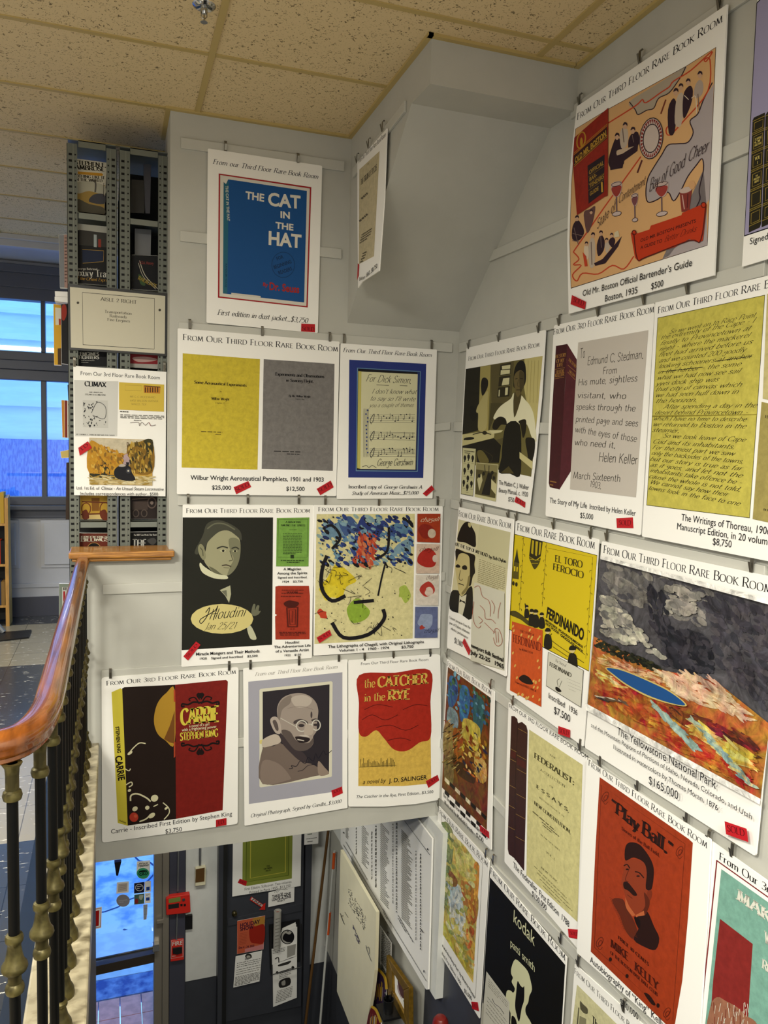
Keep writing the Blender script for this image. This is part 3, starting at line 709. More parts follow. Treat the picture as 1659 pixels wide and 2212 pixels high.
p = Sheet('poster', 'poster of a handwritten music page framed by a dark blue mat', 'poster', W1, F2, [(1012, 170), (1587, 208), (1560, 1097), (988, 1100)], off=.022, rnd=.005)
p.part('heading_lettering').t('From Our Third Floor Rare Book Room', 1025, 222, 1555, 252, 24, '#2b2b30', 'T')
p.part('picture').q([(1063, 268), (1523, 293), (1505, 975), (1057, 972)], '#2c3a82').q([(1110, 316), (1490, 337), (1472, 938), (1102, 934)], '#6c90ad').q([(1115, 320), (1486, 341), (1467, 933), (1107, 929)], '#2b3a70')
p.q([(1116, 322), (1470, 344), (1462, 927), (1108, 924)], '#17171a').q([(1117, 336), (1136, 338), (1129, 920), (1110, 916)], '#c9c06a').q([(1136, 339), (1472, 355), (1458, 925), (1129, 920)], '#dfdbb4')
H_ = '#2d2c33'
p.part('manuscript_lettering').t('For Dick Simon.', 1160, 398, 1432, 411, 42, H_, 'W').t("I don't know what", 1196, 470, 1462, 473, 28, H_, 'W').t("to say so I'll write", 1185, 512, 1455, 516, 28, H_, 'W').t('you a couple of themes', 1182, 552, 1445, 550, 24, H_, 'W')
p.l([(1225, 418), (1300, 422)], 3, H_).l([(1365, 422), (1410, 425)], 3, H_)
rn = random.Random(3)
for y0 in (598, 700, 800):
    for j in range(5): p.l([(1185, y0+j*11), (1456, y0+j*11+rn.uniform(-4, 6))], 1.6, '#55545c', 0)
    p.l([(1195, y0+55), (1188, y0+30), (1212, y0-6), (1204, y0+40), (1190, y0+44)], 3.5, H_)
    for j in range(13):
        x = 1235+j*17; y = y0+rn.uniform(-4, 44); p.e(x, y, 4.5, 3.5, H_, n=8)
        if rn.random() < .75: p.l([(x+4, y), (x+4, y-28 if y > y0+15 else y+28)], 2, H_)
for j in range(5): p.l([(1150+j*7, 560), (1148+j*7, 850)], 1.3, '#6d6c74', 0)
for j in range(12): p.e(1158+rn.uniform(0, 16), 570+j*23, 5, 5, '#3a4a8a', n=7)
p.t('George Gershwin', 1226, 902, 1440, 898, 40, H_, 'W').l([(1140, 908), (1165, 900), (1180, 912), (1200, 900), (1225, 914)], 2.5, H_)
p.part('caption_lettering').t('Inscribed copy of', 1058, 1036, 1258, 1038, 20, INK, 'S').t('George Gershwin: A', 1268, 1038, 1497, 1039, 20, INK, 'T').t('Study of American Music...$25,000', 1078, 1076, 1475, 1073, 20, INK, 'T')
p.sticker([(1502, 1068), (1555, 1018), (1572, 1042), (1523, 1085)], (1522, 1070, 1562, 1036), 15)
p.done(); clips(p, 'blue-matted music poster', [(1030, 152), (1552, 188)])

p = Sheet('poster', 'poster with a dark portrait of a man above a yellow oval signature', 'poster', W1, F3, [(68, 55), (852, 58), (840, 972), (60, 1025)], rnd=.006)
p.part('heading_lettering').t(HEAD, 88, 105, 830, 103, 26, INK, 'C')
p.part('portrait').q([(68, 132), (608, 132), (602, 893), (62, 925)], '#22221b')
p.s([(205, 330), (226, 262), (290, 212), (350, 212), (402, 250), (414, 320), (402, 400), (370, 455), (330, 480), (268, 470), (222, 430), (195, 385)], '#a3a07f')
p.s([(345, 260), (400, 262), (414, 320), (402, 400), (370, 455), (335, 478), (352, 425), (372, 380), (352, 330)], '#7d7c62').s([(225, 425), (260, 440), (300, 470), (330, 480), (268, 472)], '#67664f')
p.s([(150, 310), (140, 345), (160, 350), (172, 300), (195, 320), (215, 285), (240, 255), (290, 216), (345, 212), (398, 250), (420, 268), (410, 212), (340, 165), (270, 148), (212, 172), (190, 235), (165, 285)], '#46463a')
p.l([(215, 200), (260, 170), (320, 172), (380, 205)], 8, '#6a6a56').s([(160, 310), (175, 290), (195, 310), (207, 368), (190, 386), (166, 350)], '#8d8b6c').l([(172, 312), (186, 330), (190, 362)], 5, '#4f4e3c')
p.l([(272, 318), (305, 306), (338, 314)], 8, '#34342a').l([(360, 318), (385, 310), (405, 322)], 7, '#34342a').e(308, 331, 18, 7, '#c0bd98').e(310, 331, 8, 7, '#22221b').e(380, 333, 15, 6, '#b5b28e').e(381, 333, 7, 6, '#22221b')
p.l([(350, 330), (362, 370), (366, 386), (344, 392)], 5, '#5a5945').l([(302, 420), (330, 416), (358, 426)], 7, '#4a3f34').l([(312, 432), (345, 434)], 4, '#6b6a52')
p.s([(173, 402), (200, 428), (268, 468), (330, 480), (332, 500), (258, 496), (192, 466), (170, 428)], '#d6d5b4').q([(290, 566), (352, 538), (357, 590), (345, 642), (322, 600)], '#b4b394').q([(300, 572), (330, 566), (334, 610)], '#6f6f5c')
p.s([(478, 702), (488, 654), (502, 652), (500, 686), (512, 658), (526, 660), (522, 690), (534, 690), (520, 712), (492, 720)], '#6f6f5a').s([(452, 790), (474, 778), (508, 848), (498, 863), (470, 852)], '#c2c1a2')
p.e(303, 738, 187, 89, '#d6c884').t('Houdini', 222, 742, 440, 722, 60, '#1b1a18', 'W').l([(205, 700), (230, 670), (215, 720), (180, 765), (175, 740), (260, 690), (278, 660), (250, 745)], 5, '#1b1a18')
p.t('Jan 25/21', 196, 802, 384, 796, 40, '#1b1a18', 'W')
p.part('green_cover', 'mottle').q([(630, 135), (825, 132), (820, 425), (626, 425)], '#78a548')
p.part('red_cover', 'mottle').q([(622, 545), (640, 540), (822, 540), (828, 600), (826, 860), (622, 862), (620, 722), (632, 715), (620, 708)], '#a83823')
p.part('cover_lettering').quadframe([(640, 145), (815, 143), (811, 370), (637, 370)], 2, '#3d5a28').t('A MAGICIAN', 683, 165, 772, 166, 11, '#273c1a', 'K').t('AMONG THE SPIRITS', 655, 184, 800, 186, 11, '#273c1a', 'K').t('HOUDINI', 705, 208, 748, 208, 6, '#273c1a', 'S')
p.bars(667, 228, 780, 229, 667, 348, 14, 4, '#3f5c2a').q([(712, 356), (732, 356), (732, 376), (712, 376)], '#24361a').bars(654, 389, 792, 390, 690, 400, 2, 5, '#31491f')
D_ = '#571a10'
p.t('HOUDINI', 690, 583, 755, 583, 9, D_, 'K').bars(660, 566, 790, 566, 655, 603, 3, 4, D_, seed=4).l([(690, 672), (755, 668), (752, 785), (697, 785)], 7, D_, 0, True).quadframe([(704, 684), (742, 682), (740, 772), (709, 772)], 3, D_)
p.s([(672, 645), (700, 628), (735, 632), (762, 642), (745, 664), (690, 666)], '#4b1710').l([(725, 690), (722, 760)], 8, '#7a2415').t('ILLUSTRATED' if False else 'LL.D.', 708, 803, 742, 803, 8, D_, 'S').bars(645, 818, 800, 818, 650, 834, 3, 4, D_, seed=9)
p.part('caption_lettering').t('A Magician', 670, 448, 775, 446, 15, INK, 'B').t('Among the Spirits', 633, 473, 812, 470, 15, INK, 'B').t('Signed and Inscribed', 635, 497, 808, 494, 12, INK, 'B').t('1924    $3,750', 660, 522, 785, 519, 12, INK, 'B')
p.t('Houdini:', 680, 887, 765, 883, 15, INK, 'B').t('The Adventurous Life', 613, 913, 832, 903, 15, INK, 'B').t('of a Versatile Artist', 622, 939, 822, 929, 15, INK, 'B').t('1922    $150', 673, 962, 775, 956, 12, INK, 'B')
p.t('Miracle Mongers and Their Methods', 146, 957, 527, 938, 18, INK, 'B').t('1920    Signed and Inscribed    $2,500', 166, 982, 516, 964, 13, INK, 'B')
p.sticker([(72, 962), (148, 873), (175, 893), (100, 987)], (98, 968, 160, 893), 22)
p.done(); clips(p, 'dark portrait poster', [(100, 30), (456, 32), (760, 34)])

p = Sheet('poster', 'poster of a scribbled blue, yellow and black abstract print with four small covers', 'poster', W1, F3, [(852, 57), (1622, 65), (1603, 912), (850, 958)], off=.021, rnd=.005)
p.part('heading_lettering').t(HEAD, 877, 95, 1598, 93, 24, INK, 'C')
p.part('picture', 'mottle').q([(868, 112), (1455, 110), (1442, 855), (855, 888)], '#dcd39c')
rn = random.Random(11)
def blob(cx, cy, r, col, j=.45, n=9):
    p.s([(cx+r*math.cos(t)*rn.uniform(1-j, 1+j), cy+r*math.sin(t)*rn.uniform(1-j, 1+j)) for t in [2*PI*i/n for i in range(n)]], col, 3)
for cx, cy, r, c in ((960, 205, 62, '#6d8ea6'), (1060, 200, 66, '#41598a'), (1200, 195, 70, '#2b3a78'), (1330, 215, 66, '#5b7f9c'), (1390, 330, 60, '#7d9cad'), (1120, 300, 70, '#34478a'), (1000, 510, 78, '#dcc52a'), (950, 570, 52, '#e0cd3a'), (1180, 290, 62, '#b8472f'), (1150, 370, 48, '#c4694a'), (1120, 690, 60, '#8fae3a'), (1390, 590, 40, '#a9bb52'), (905, 710, 28, '#c4452b')): blob(cx, cy, r, c)
K_ = '#17151a'
p.dabs([(885, 125), (1440, 125), (1430, 420), (880, 420)], 260, 26, ('#2c3f80', '#5f86a4', '#7fa0b0', '#24305e', '#8fa9a8', '#3a5590', '#d3ce9c', '#17151a'), .6, 21, .5).dabs([(1120, 230), (1230, 230), (1200, 440), (1090, 400)], 50, 24, ('#b8442c', '#c9593a', '#d07a50', '#a0382a'), 1.2, 22, .5)
for pts, w_ in (([(930, 360), (900, 450), (900, 560), (960, 630), (1040, 600)], 22), ([(1300, 190), (1290, 330), (1220, 380)], 15), ([(960, 760), (1030, 850), (1180, 830), (1270, 740), (1265, 680)], 22), ([(1090, 640), (1210, 628)], 20), ([(1280, 400), (1255, 500), (1235, 600)], 10), ([(905, 200), (960, 180), (1010, 250), (960, 320)], 16)): p.l(pts, w_, K_)
for i in range(260):
    x, y = rn.uniform(885, 1430), rn.uniform(125, 850); r = rn.uniform(2, 8) if y < 420 else rn.uniform(1.5, 4.5)
    if y > 440 and rn.random() < .45: continue
    p.e(x, y, r, r*rn.uniform(.5, 1), rn.choice((K_, K_, '#2b3a78', '#4c6c92')) if y < 420 else K_, rn.uniform(0, 3), 6)
for i in range(34):
    x, y = rn.uniform(890, 1380), rn.uniform(420, 820); p.l([(x, y), (x+rn.uniform(-40, 40), y+rn.uniform(-30, 30)), (x+rn.uniform(-60, 60), y+rn.uniform(-50, 50))], 2.5, K_)
for q, c in (([(1470, 110), (1608, 110), (1605, 283), (1468, 278)], '#a53a1c'), ([(1466, 290), (1605, 292), (1600, 466), (1463, 467)], '#d2b9a6'), ([(1461, 475), (1600, 478), (1594, 658), (1457, 655)], '#d9cfc2'), ([(1457, 665), (1592, 665), (1590, 850), (1453, 852)], '#616a92')): p.q(q, c)
blob(1530, 378, 58, '#ac2a22', .12); blob(1525, 215, 45, '#8a2418', .2); p.e(1556, 228, 24, 28, '#c9b7a2'); blob(1530, 560, 42, '#b33a30', .2); blob(1540, 575, 26, '#d9c2b4', .2); p.e(1576, 378, 16, 22, '#d2c0b4'); blob(1520, 750, 48, '#8f9bb8', .2); blob(1495, 790, 16, '#a53a30')
p.part('cover_lettering')
for x, y, x1, c in ((1485, 158, 1597, '#e6d8bc'), (1478, 335, 1588, '#4a120e'), (1520, 503, 1590, '#4a1a1a'), (1508, 822, 1592, '#1d1c2c')): p.t('chagall', x, y, x1, y-4, 26, c, 'W')
p.part('caption_lettering').t('The Lithographs of Chagall, with Original Lithographs', 936, 912, 1509, 882, 17, INK, 'B').t('Volumes 1 - 4   1960 - 1974', 1002, 934, 1300, 917, 15, INK, 'B').t('$3,750', 1373, 914, 1446, 910, 16, INK, 'B')
p.sticker([(868, 850), (946, 803), (958, 835), (885, 883)], (884, 868, 950, 828), 20)
p.done(); clips(p, 'abstract print poster', [(918, 38), (1238, 45), (1588, 42)])

p = Sheet('poster', 'poster of a black and red novel cover with a yellow spine', 'poster', W1, F4, [(80, 265), (1308, 170), (1300, 1575), (85, 1745)], rnd=.012)
p.part('heading_lettering').t('From Our 3rd Floor Rare Book Room', 122, 335, 1287, 229, 38, INK, 'C')
p.part('spine').q([(170, 395), (250, 360), (268, 372), (315, 1592), (225, 1566)], '#d3c443')
p.part('black_panel').q([(265, 362), (285, 350), (740, 328), (748, 1530), (315, 1590)], '#231712')
p.s([(735, 372), (660, 402), (590, 480), (556, 580), (552, 680), (585, 770), (650, 825), (735, 856)], '#b98f30').q([(735, 560), (735, 856), (690, 845), (640, 815), (690, 700)], '#7a4d1f')
CRM = '#d9d2ac'
for pts, w_ in (([(475, 855), (420, 850), (370, 890), (335, 930)], 10), ([(340, 1080), (325, 1100), (290, 1080)], 8), ([(340, 1370), (345, 1320), (400, 1305), (480, 1340), (520, 1375)], 14), ([(640, 1535), (685, 1480), (680, 1430), (630, 1385)], 9), ([(300, 1225), (345, 1200), (355, 1225), (325, 1245)], 10), ([(420, 1555), (480, 1530), (520, 1490)], 12), ([(545, 1420), (585, 1400)], 9)): p.l(pts, w_, CRM)
for e in ((335, 940, 26, 12), (555, 1345, 34, 30), (490, 1430, 20, 18), (380, 1440, 26, 20), (530, 1500, 34, 20), (330, 1275, 16, 12), (660, 1435, 18, 10)): p.e(*e, CRM, -.6)
p.e(370, 1515, 40, 42, '#b33a28').e(385, 1505, 16, 14, '#c85a3c')
p.part('red_panel', 'mottle').q([(740, 328), (1195, 284), (1212, 300), (1165, 1452), (748, 1530)], '#7d1f19').q([(726, 375), (740, 374), (742, 480), (728, 482)], '#b8482a').q([(728, 840), (741, 840), (741, 970), (728, 985)], '#b8482a')
p.part('cover_lettering')
BLK = '#180d0b'
for sgn, y0 in ((-1, 520), (1, 838)):
    for m_ in (-1, 1):
        x = 965; f = lambda a, b: (x+m_*a, y0+sgn*b-m_*a*.06)
        p.l([f(0, 30), f(60, 40), f(110, 20), f(160, 30), f(165, 5), f(140, 10)], 16, BLK).l([f(10, 20), f(50, 80), f(100, 70), f(90, 50)], 12, BLK).l([f(5, 60), f(30, 100), f(10, 118)], 12, BLK)
    p.e(965, y0+sgn*95, 26, 24, BLK)
Y_ = '#dccb4a'
p.t('CARRIE', 787, 688, 1132, 655, 138, Y_, 'K').t('CARRIE', 791, 688, 1136, 655, 138, Y_, 'K').t('a novel of a girl', 865, 710, 1045, 692, 24, CRM, 'B').t('with a frightening power', 800, 746, 1110, 714, 26, CRM, 'B').t('STEPHEN KING', 785, 830, 1125, 790, 68, Y_, 'K')
p.t('STEPHEN KING', 206, 705, 222, 940, 32, BLK, 'x').t('CARRIE', 202, 970, 232, 1190, 62, BLK, 'x').t('Doubleday', 234, 1548, 298, 1572, 16, BLK, 'S')
p.part('caption_lettering').t('Carrie - Inscribed First Edition by Stephen King', 163, 1664, 1250, 1500, 40, INK).t('$3,750', 650, 1662, 800, 1640, 40, INK)
p.sticker([(1105, 1540), (1200, 1522), (1200, 1585), (1160, 1592), (1105, 1602)], (1125, 1580, 1180, 1570), 30, 'LD', '#b81f26')
p.done(); clips(p, 'black and red novel poster', [(160, 240), (1222, 170)])

p = Sheet('poster', 'poster with a lavender mat around a photograph of a smiling bald man in round glasses', 'poster', W1, F5, [(55, 160), (868, 88), (868, 1245), (65, 1385)], rnd=.005)
p.part('heading_lettering').t('From our Third Floor Rare Book Room', 147, 218, 790, 158, 27, '#a8a39b', 'T')
p.part('mat').q([(95, 262), (828, 188), (828, 1110), (100, 1215)], '#aaa9b5').q([(182, 328), (190, 318), (742, 258), (752, 266), (746, 998), (738, 1004), (192, 1085), (182, 1078)], '#dedac4').s([(184, 720), (205, 715), (206, 740), (186, 745)], '#d9c97a')
p.part('portrait').q([(207, 340), (728, 283), (724, 980), (207, 1060)], '#2f2a30')
p.s([(207, 780), (290, 765), (345, 740), (420, 800), (500, 880), (580, 900), (640, 930), (724, 975), (620, 996), (207, 1060)], '#77685f').s([(207, 715), (290, 672), (335, 685), (345, 735), (260, 765), (207, 770)], '#c2b5a6').s([(207, 880), (330, 900), (420, 1000), (400, 1030), (207, 1058)], '#8a7a70').s([(640, 880), (690, 930), (724, 978), (645, 990)], '#968577')
p.s([(322, 540), (322, 455), (358, 392), (420, 360), (500, 350), (570, 372), (620, 420), (640, 480), (636, 540), (628, 600), (628, 645), (600, 690), (602, 740), (562, 788), (500, 800), (440, 782), (375, 705), (345, 650)], '#a2958b')
p.s([(330, 450), (370, 395), (430, 368), (420, 430), (360, 480), (340, 560), (322, 540)], '#857970').s([(430, 390), (520, 365), (590, 400), (560, 450), (470, 460)], '#bdb1a5')
p.s([(355, 640), (420, 650), (470, 720), (560, 740), (600, 700), (600, 742), (560, 790), (500, 802), (440, 784), (380, 712)], '#5d524e').s([(345, 660), (395, 720), (455, 790), (520, 812), (560, 880), (500, 880), (420, 810), (360, 740)], '#40373a')
p.s([(265, 565), (285, 536), (320, 540), (346, 590), (350, 640), (342, 668), (312, 664), (284, 625)], '#b6a99e').s([(285, 570), (305, 560), (325, 595), (330, 640), (312, 640), (295, 605)], '#5d524e')
p.l([(345, 545), (400, 575), (472, 615)], 5, '#cfcabd').s([(450, 570), (500, 552), (555, 572), (550, 590), (500, 575), (455, 592)], '#4c4342').s([(585, 560), (620, 548), (640, 560), (635, 572), (600, 572)], '#4c4342').e(508, 603, 24, 12, '#3a3233').e(620, 598, 18, 10, '#3a3233')
p.er(512, 607, 42, 42, 6, '#d6d2c6').er(624, 600, 32, 40, 6, '#d6d2c6').l([(552, 600), (572, 592), (592, 596)], 6, '#d6d2c6').s([(540, 600), (575, 596), (602, 620), (596, 668), (565, 680), (530, 670)], '#b8aa9c')
p.s([(462, 690), (520, 690), (575, 705), (555, 732), (500, 738), (470, 715)], '#2a2122').l([(478, 712), (530, 722)], 8, '#cfc6ba').s([(490, 680), (540, 676), (572, 692), (530, 692)], '#c9beb2').e(587, 520, 7, 26, '#463c3d').l([(400, 470), (500, 452), (600, 478)], 3, '#877b72')
p.l([(412, 940), (440, 935), (430, 915), (470, 920), (500, 880), (540, 900), (560, 850), (600, 880), (620, 820), (640, 860), (680, 800), (700, 830), (745, 798)], 5, '#1d1a26').l([(480, 960), (520, 950), (560, 915), (620, 905)], 4, '#1d1a26')
p.part('caption_lettering').t('Original Photograph, Signed by Gandhi...$3,000', 112, 1320, 819, 1205, 27, '#2c2b2e', 'T')
p.sticker([(742, 1110), (825, 1078), (832, 1130), (752, 1165)], (756, 1136, 822, 1108), 24)
p.done(); clips(p, 'smiling bald man poster', [(110, 140), (488, 108), (798, 80)])

p = Sheet('poster', 'poster of a red and yellow novel cover at the lower right of the back wall', 'poster', W1, F5, [(875, 95), (1560, 46), (1590, 55), (1598, 500), (1598, 1180), (1400, 1215), (1150, 1235), (875, 1235)], off=.022, rnd=.008)
p.part('heading_lettering').t('From Our Third Floor Rare Book Room', 970, 133, 1497, 98, 21, INK)
p.part('picture', 'mottle').q([(958, 212), (1510, 173), (1520, 1055), (1300, 1075), (952, 1075)], '#dcb754')
p.s([(958, 212), (1234, 192), (1510, 173), (1514, 420), (1516, 690), (1430, 735), (1330, 800), (1230, 790), (1150, 700), (1090, 640), (1010, 690), (956, 650), (957, 430)], '#ac2c1e', 5)
for pts in ([(980, 560), (1060, 520), (1160, 560), (1260, 520)], [(1090, 620), (1200, 600), (1320, 640), (1420, 600)], [(1300, 480), (1400, 440), (1490, 450)], [(1000, 480), (1100, 440), (1220, 460)], [(1180, 720), (1280, 700), (1360, 720)]): p.l(pts, 5, '#5d1410')
for i in range(26): x = 970+i*10.5; h = random.Random(i).uniform(20, 70); p.l([(x, 925), (x+2, 925-h)], 4, '#3c3418', 0)
p.l([(958, 928), (1250, 912)], 3, '#3c3418')
p.part('cover_lettering').t('the', 998, 310, 1083, 304, 68, '#dcb754', 'S').t('CATCHER', 1102, 305, 1490, 275, 78, '#dcb754', 'K').t('in the', 998, 418, 1160, 406, 62, '#dcb754', 'S').t('RYE', 1182, 408, 1358, 396, 78, '#dcb754', 'K').t('a novel by', 985, 1060, 1168, 1047, 36, '#2a2015', 'i').t('J. D. SALINGER', 1192, 1049, 1486, 1022, 34, '#231a14', 'B')
p.part('caption_lettering').t('The Catcher in the Rye,', 932, 1171, 1250, 1155, 24, INK, 'i').t('First Edition...$3,500', 1262, 1154, 1535, 1130, 24, INK)
p.sticker([(1478, 1037), (1570, 988), (1583, 1030), (1498, 1090)], (1496, 1066, 1566, 1022), 24, col='#b81f26')
p.done(); clips(p, 'red and yellow novel poster', [(998, 75), (1222, 58), (1508, 45)])

# poster on the side of the boxed soffit
p = Sheet('poster', 'narrow-looking poster of a worn title page on the side of the soffit', 'poster', BK, B1, [(205, 858), (388, 650), (372, 1080), (340, 1530), (236, 1598), (210, 1636), (206, 1200)], off=.02)
p.part('heading_lettering').t('From Our Third Floor Rare Book Room', 212, 868, 380, 700, 30, '#2c2a28')
p.part('picture', 'mottle').q([(218, 905), (343, 790), (308, 1440), (214, 1490)], '#c9bc98')
p.part('title_page_lettering').t('ON', 266, 880, 276, 872, 10, '#3d372c', 'S').t('THE ORIGIN OF SPECIES', 226, 1002, 326, 906, 34, '#3d372c', 'K').bars(230, 1086, 302, 1018, 230, 1086, 1, 12, '#5b5342').bars(218, 1225, 312, 1140, 218, 1225, 1, 11, '#5b5342').bars(232, 1310, 296, 1268, 220, 1360, 4, 7, '#5b5342').bars(238, 1425, 262, 1412, 222, 1478, 4, 7, '#5b5342')
p.part('caption_lettering').t('1860...$8,750', 256, 1575, 328, 1510, 28, INK).t('Edition', 216, 1592, 252, 1578, 22, INK)
p.sticker([(208, 1484), (216, 1492), (212, 1560), (204, 1588)])
p.done(); clips(p, 'worn title page poster', [(212, 846), (284, 754), (370, 650)])

# ================================================================== POSTERS ON THE RIGHT WALL
p = Sheet('poster', 'large poster of a peach cocktail map with a red book, high on the right wall', 'poster', W2, R1, [(150, 748), (1205, 30), (1160, 1000), (1113, 1935), (92, 2205), (82, 1700), (95, 1250), (125, 960)], off=.03, th=.006)
p.part('heading_lettering').t(HEAD, 150, 846, 1175, 152, 52, INK, 'C')
p.part('map_picture').q([(140, 905), (370, 765), (915, 465), (1128, 330), (1098, 1050), (1068, 1725), (107, 2028), (98, 1700), (110, 1300)], '#3c2c2a')
p.q([(143, 906), (371, 768), (915, 469), (1124, 336), (1095, 1050), (1065, 1722), (110, 2022), (101, 1700), (113, 1300)], '#dfb07a')
p.part('map_drawing')
SEA = '#b4a9aa'
p.s([(518, 715), (700, 600), (915, 469), (880, 540), (800, 650), (725, 690), (690, 760), (640, 775), (580, 805), (555, 770)], '#b5a794', 3)
p.q([(1112, 590), (1040, 700), (1000, 800), (945, 850), (968, 930), (930, 1000), (860, 1010), (790, 1020), (745, 1090), (700, 1160), (650, 1250), (635, 1350), (650, 1420), (720, 1400), (790, 1350), (830, 1412), (880, 1340), (930, 1240), (990, 1160), (1030, 1115), (1040, 1190), (1010, 1330), (1015, 1400), (975, 1480), (1060, 1440), (1067, 1722), (750, 1820), (800, 1795), (1080, 1400), (1095, 1050)], SEA)
D = '#33202c'
p.l([(518, 715), (560, 770), (580, 805), (640, 775), (690, 760), (725, 690), (800, 650), (880, 540), (915, 469)], 7, D).l([(1102, 580), (1040, 700), (1000, 800), (945, 850), (968, 930), (930, 1000), (860, 1010), (790, 1020), (745, 1090), (700, 1160), (650, 1250), (635, 1350), (650, 1420), (720, 1400), (790, 1350), (830, 1412), (880, 1340), (930, 1240), (990, 1160), (1030, 1115), (1040, 1190), (1010, 1330), (1015, 1400), (975, 1480)], 8, D)
RL = '#c8472a'
p.l([(125, 1770), (340, 1460), (600, 1100)], 9, RL, 0).l([(370, 865), (560, 745), (610, 700), (635, 722), (740, 650), (800, 610), (830, 570), (950, 495), (1100, 360), (1060, 430), (1045, 420), (1085, 420), (1070, 640), (900, 850), (800, 950), (780, 900), (860, 840)], 9, RL).l([(125, 1770), (165, 1820), (125, 1860), (180, 1865), (120, 1930), (150, 1975), (190, 1920), (300, 1925), (400, 1865), (480, 1890), (550, 1800)], 9, RL)
p.l([(608, 1125), (575, 1215)], 12, '#5a2a2a').l([(740, 800), (775, 700)], 11, '#7a3a2a')
SK = '#d2a98a'; LT = '#c6b4a2'
for pts, col in (([(790, 770), (828, 690), (852, 750), (836, 930), (796, 936)], D), ([(850, 695), (888, 650), (906, 720), (882, 880), (838, 866)], LT), ([(905, 645), (945, 602), (966, 640), (950, 740), (902, 835), (893, 740)], D), ([(985, 592), (1014, 560), (1038, 592), (1030, 662), (985, 690), (972, 652)], '#b5a498'), ([(388, 1060), (425, 965), (455, 985), (470, 1060), (480, 1150), (400, 1190), (372, 1140)], D), ([(452, 935), (485, 890), (510, 930), (502, 1020), (462, 1040)], LT), ([(512, 985), (540, 935), (580, 930), (588, 1010), (545, 1040), (515, 1060)], D), ([(430, 1060), (500, 1040), (560, 1030), (500, 1075), (445, 1110)], '#cdb49a'), ([(120, 1590), (155, 1545), (190, 1590), (200, 1640), (165, 1690), (118, 1680)], D), ([(200, 1490), (240, 1470), (280, 1450), (262, 1560), (225, 1640), (205, 1570)], '#6a4a48'), ([(228, 1750), (250, 1670), (275, 1690), (280, 1780), (270, 1870), (240, 1872)], LT), ([(200, 1740), (225, 1720), (232, 1800), (210, 1830)], '#e0cdb4'), ([(290, 1720), (318, 1650), (345, 1690), (338, 1760), (300, 1800)], D), ([(345, 1720), (372, 1690), (385, 1730), (360, 1780)], LT), ([(372, 1700), (398, 1665), (420, 1690), (400, 1740)], D)): p.s(pts, col, 3)
for x, y, r in ((845, 648, 22), (880, 612, 20), (931, 578, 20), (1014, 527, 21), (432, 960, 20), (488, 885, 20), (543, 918, 20), (150, 1535, 17), (250, 1490, 14), (262, 1655, 17), (216, 1715, 14), (318, 1640, 16), (358, 1690, 14), (393, 1655, 14)):
    p.e(x, y, r*.75, r*1.15, SK, n=12).s([(x-r*.8, y-r*.1), (x-r*.3, y-r*1.3), (x+r*.7, y-r*1.1), (x+r*.8, y), (x+r*.2, y-r*.6)], D, 3)
for pts in ([(955, 690), (985, 680), (990, 800)], [(1000, 660), (1010, 790)], [(905, 670), (935, 700)], [(470, 900), (480, 1000)], [(540, 950), (548, 1000)], [(250, 1700), (255, 1860)], [(318, 1660), (322, 1740)], [(130, 1600), (160, 1720)], [(120, 1640), (200, 1660)], [(118, 1690), (170, 1700)]): p.l(pts, 5, '#efe0c8' if pts[0][0] % 2 else '#7a6460')
p.q([(375, 1110), (470, 1080), (580, 1010), (575, 1060), (480, 1130), (470, 1180), (385, 1195)], D).q([(270, 1850), (330, 1820), (465, 1660), (440, 1730), (350, 1850), (280, 1868)], D).q([(415, 1632), (440, 1620), (450, 1662), (412, 1670)], '#d9cba9').q([(190, 1770), (215, 1800), (225, 1870), (205, 1872)], RL)
def wine(x, y, h, w_, c):
    p.s([(x-w_, y), (x-w_*.8, y+h*.3), (x, y+h*.42), (x+w_*.8, y+h*.3), (x+w_, y-h*.06)], '#c9b3ac', 3).s([(x-w_*.9, y+h*.12), (x-w_*.7, y+h*.3), (x, y+h*.4), (x+w_*.7, y+h*.27), (x+w_*.9, y+h*.06)], c, 3).l([(x, y+h*.4), (x+2, y+h*.9)], 8, '#6a5560', 0).e(x+2, y+h*.92, w_*.9, h*.07, '#cdbab6', -.25, 14).er(x+2, y+h*.92, w_*.9, h*.07, 3, D, -.25, 14)
    p.er(x, y+4, w_, h*.06, 3, D, -.25, 14)
wine(428, 1290, 230, 36, '#9c3a34'); wine(745, 1290, 230, 44, '#a3403a'); wine(556, 1370, 190, 22, '#7d4a50')
p.q([(872, 1350), (960, 1320), (940, 1475), (885, 1490)], '#8a3a34').e(915, 1335, 46, 20, '#cfb9ae', -.3).e(958, 1300, 22, 30, '#d9a878').l([(890, 1370), (905, 1470)], 7, '#d3aaa0').l([(930, 1360), (925, 1460)], 7, '#5a2228')
p.e(672, 972, 84, 148, D, .12).e(672, 972, 78, 141, '#d0bfb6', .12)
for i in range(30):
    a = 2*PI*i/30; f = lambda r, t: (672+74*r*math.cos(t)-16*r*math.sin(t), 972+9*r*math.cos(t)+134*r*math.sin(t)); p.q([f(1, a-.09), f(.74, a), f(1, a+.09)], '#8a2a26')
p.er(672, 972, 56, 100, 5, D, .12)
p.q([(528, 1640), (548, 1615), (575, 1640), (660, 1612), (670, 1585), (885, 1512), (890, 1495), (1020, 1440), (1040, 1420), (1062, 1436), (1035, 1690), (1005, 1705), (940, 1680), (840, 1735), (640, 1800), (585, 1838), (558, 1812)], '#c23b1c').l([(550, 1640), (575, 1820), (640, 1805), (940, 1690), (1020, 1690), (1055, 1450)], 8, '#5a1a14').er(1040, 1440, 16, 18, 5, '#5a1a14').er(552, 1634, 14, 16, 5, '#5a1a14')
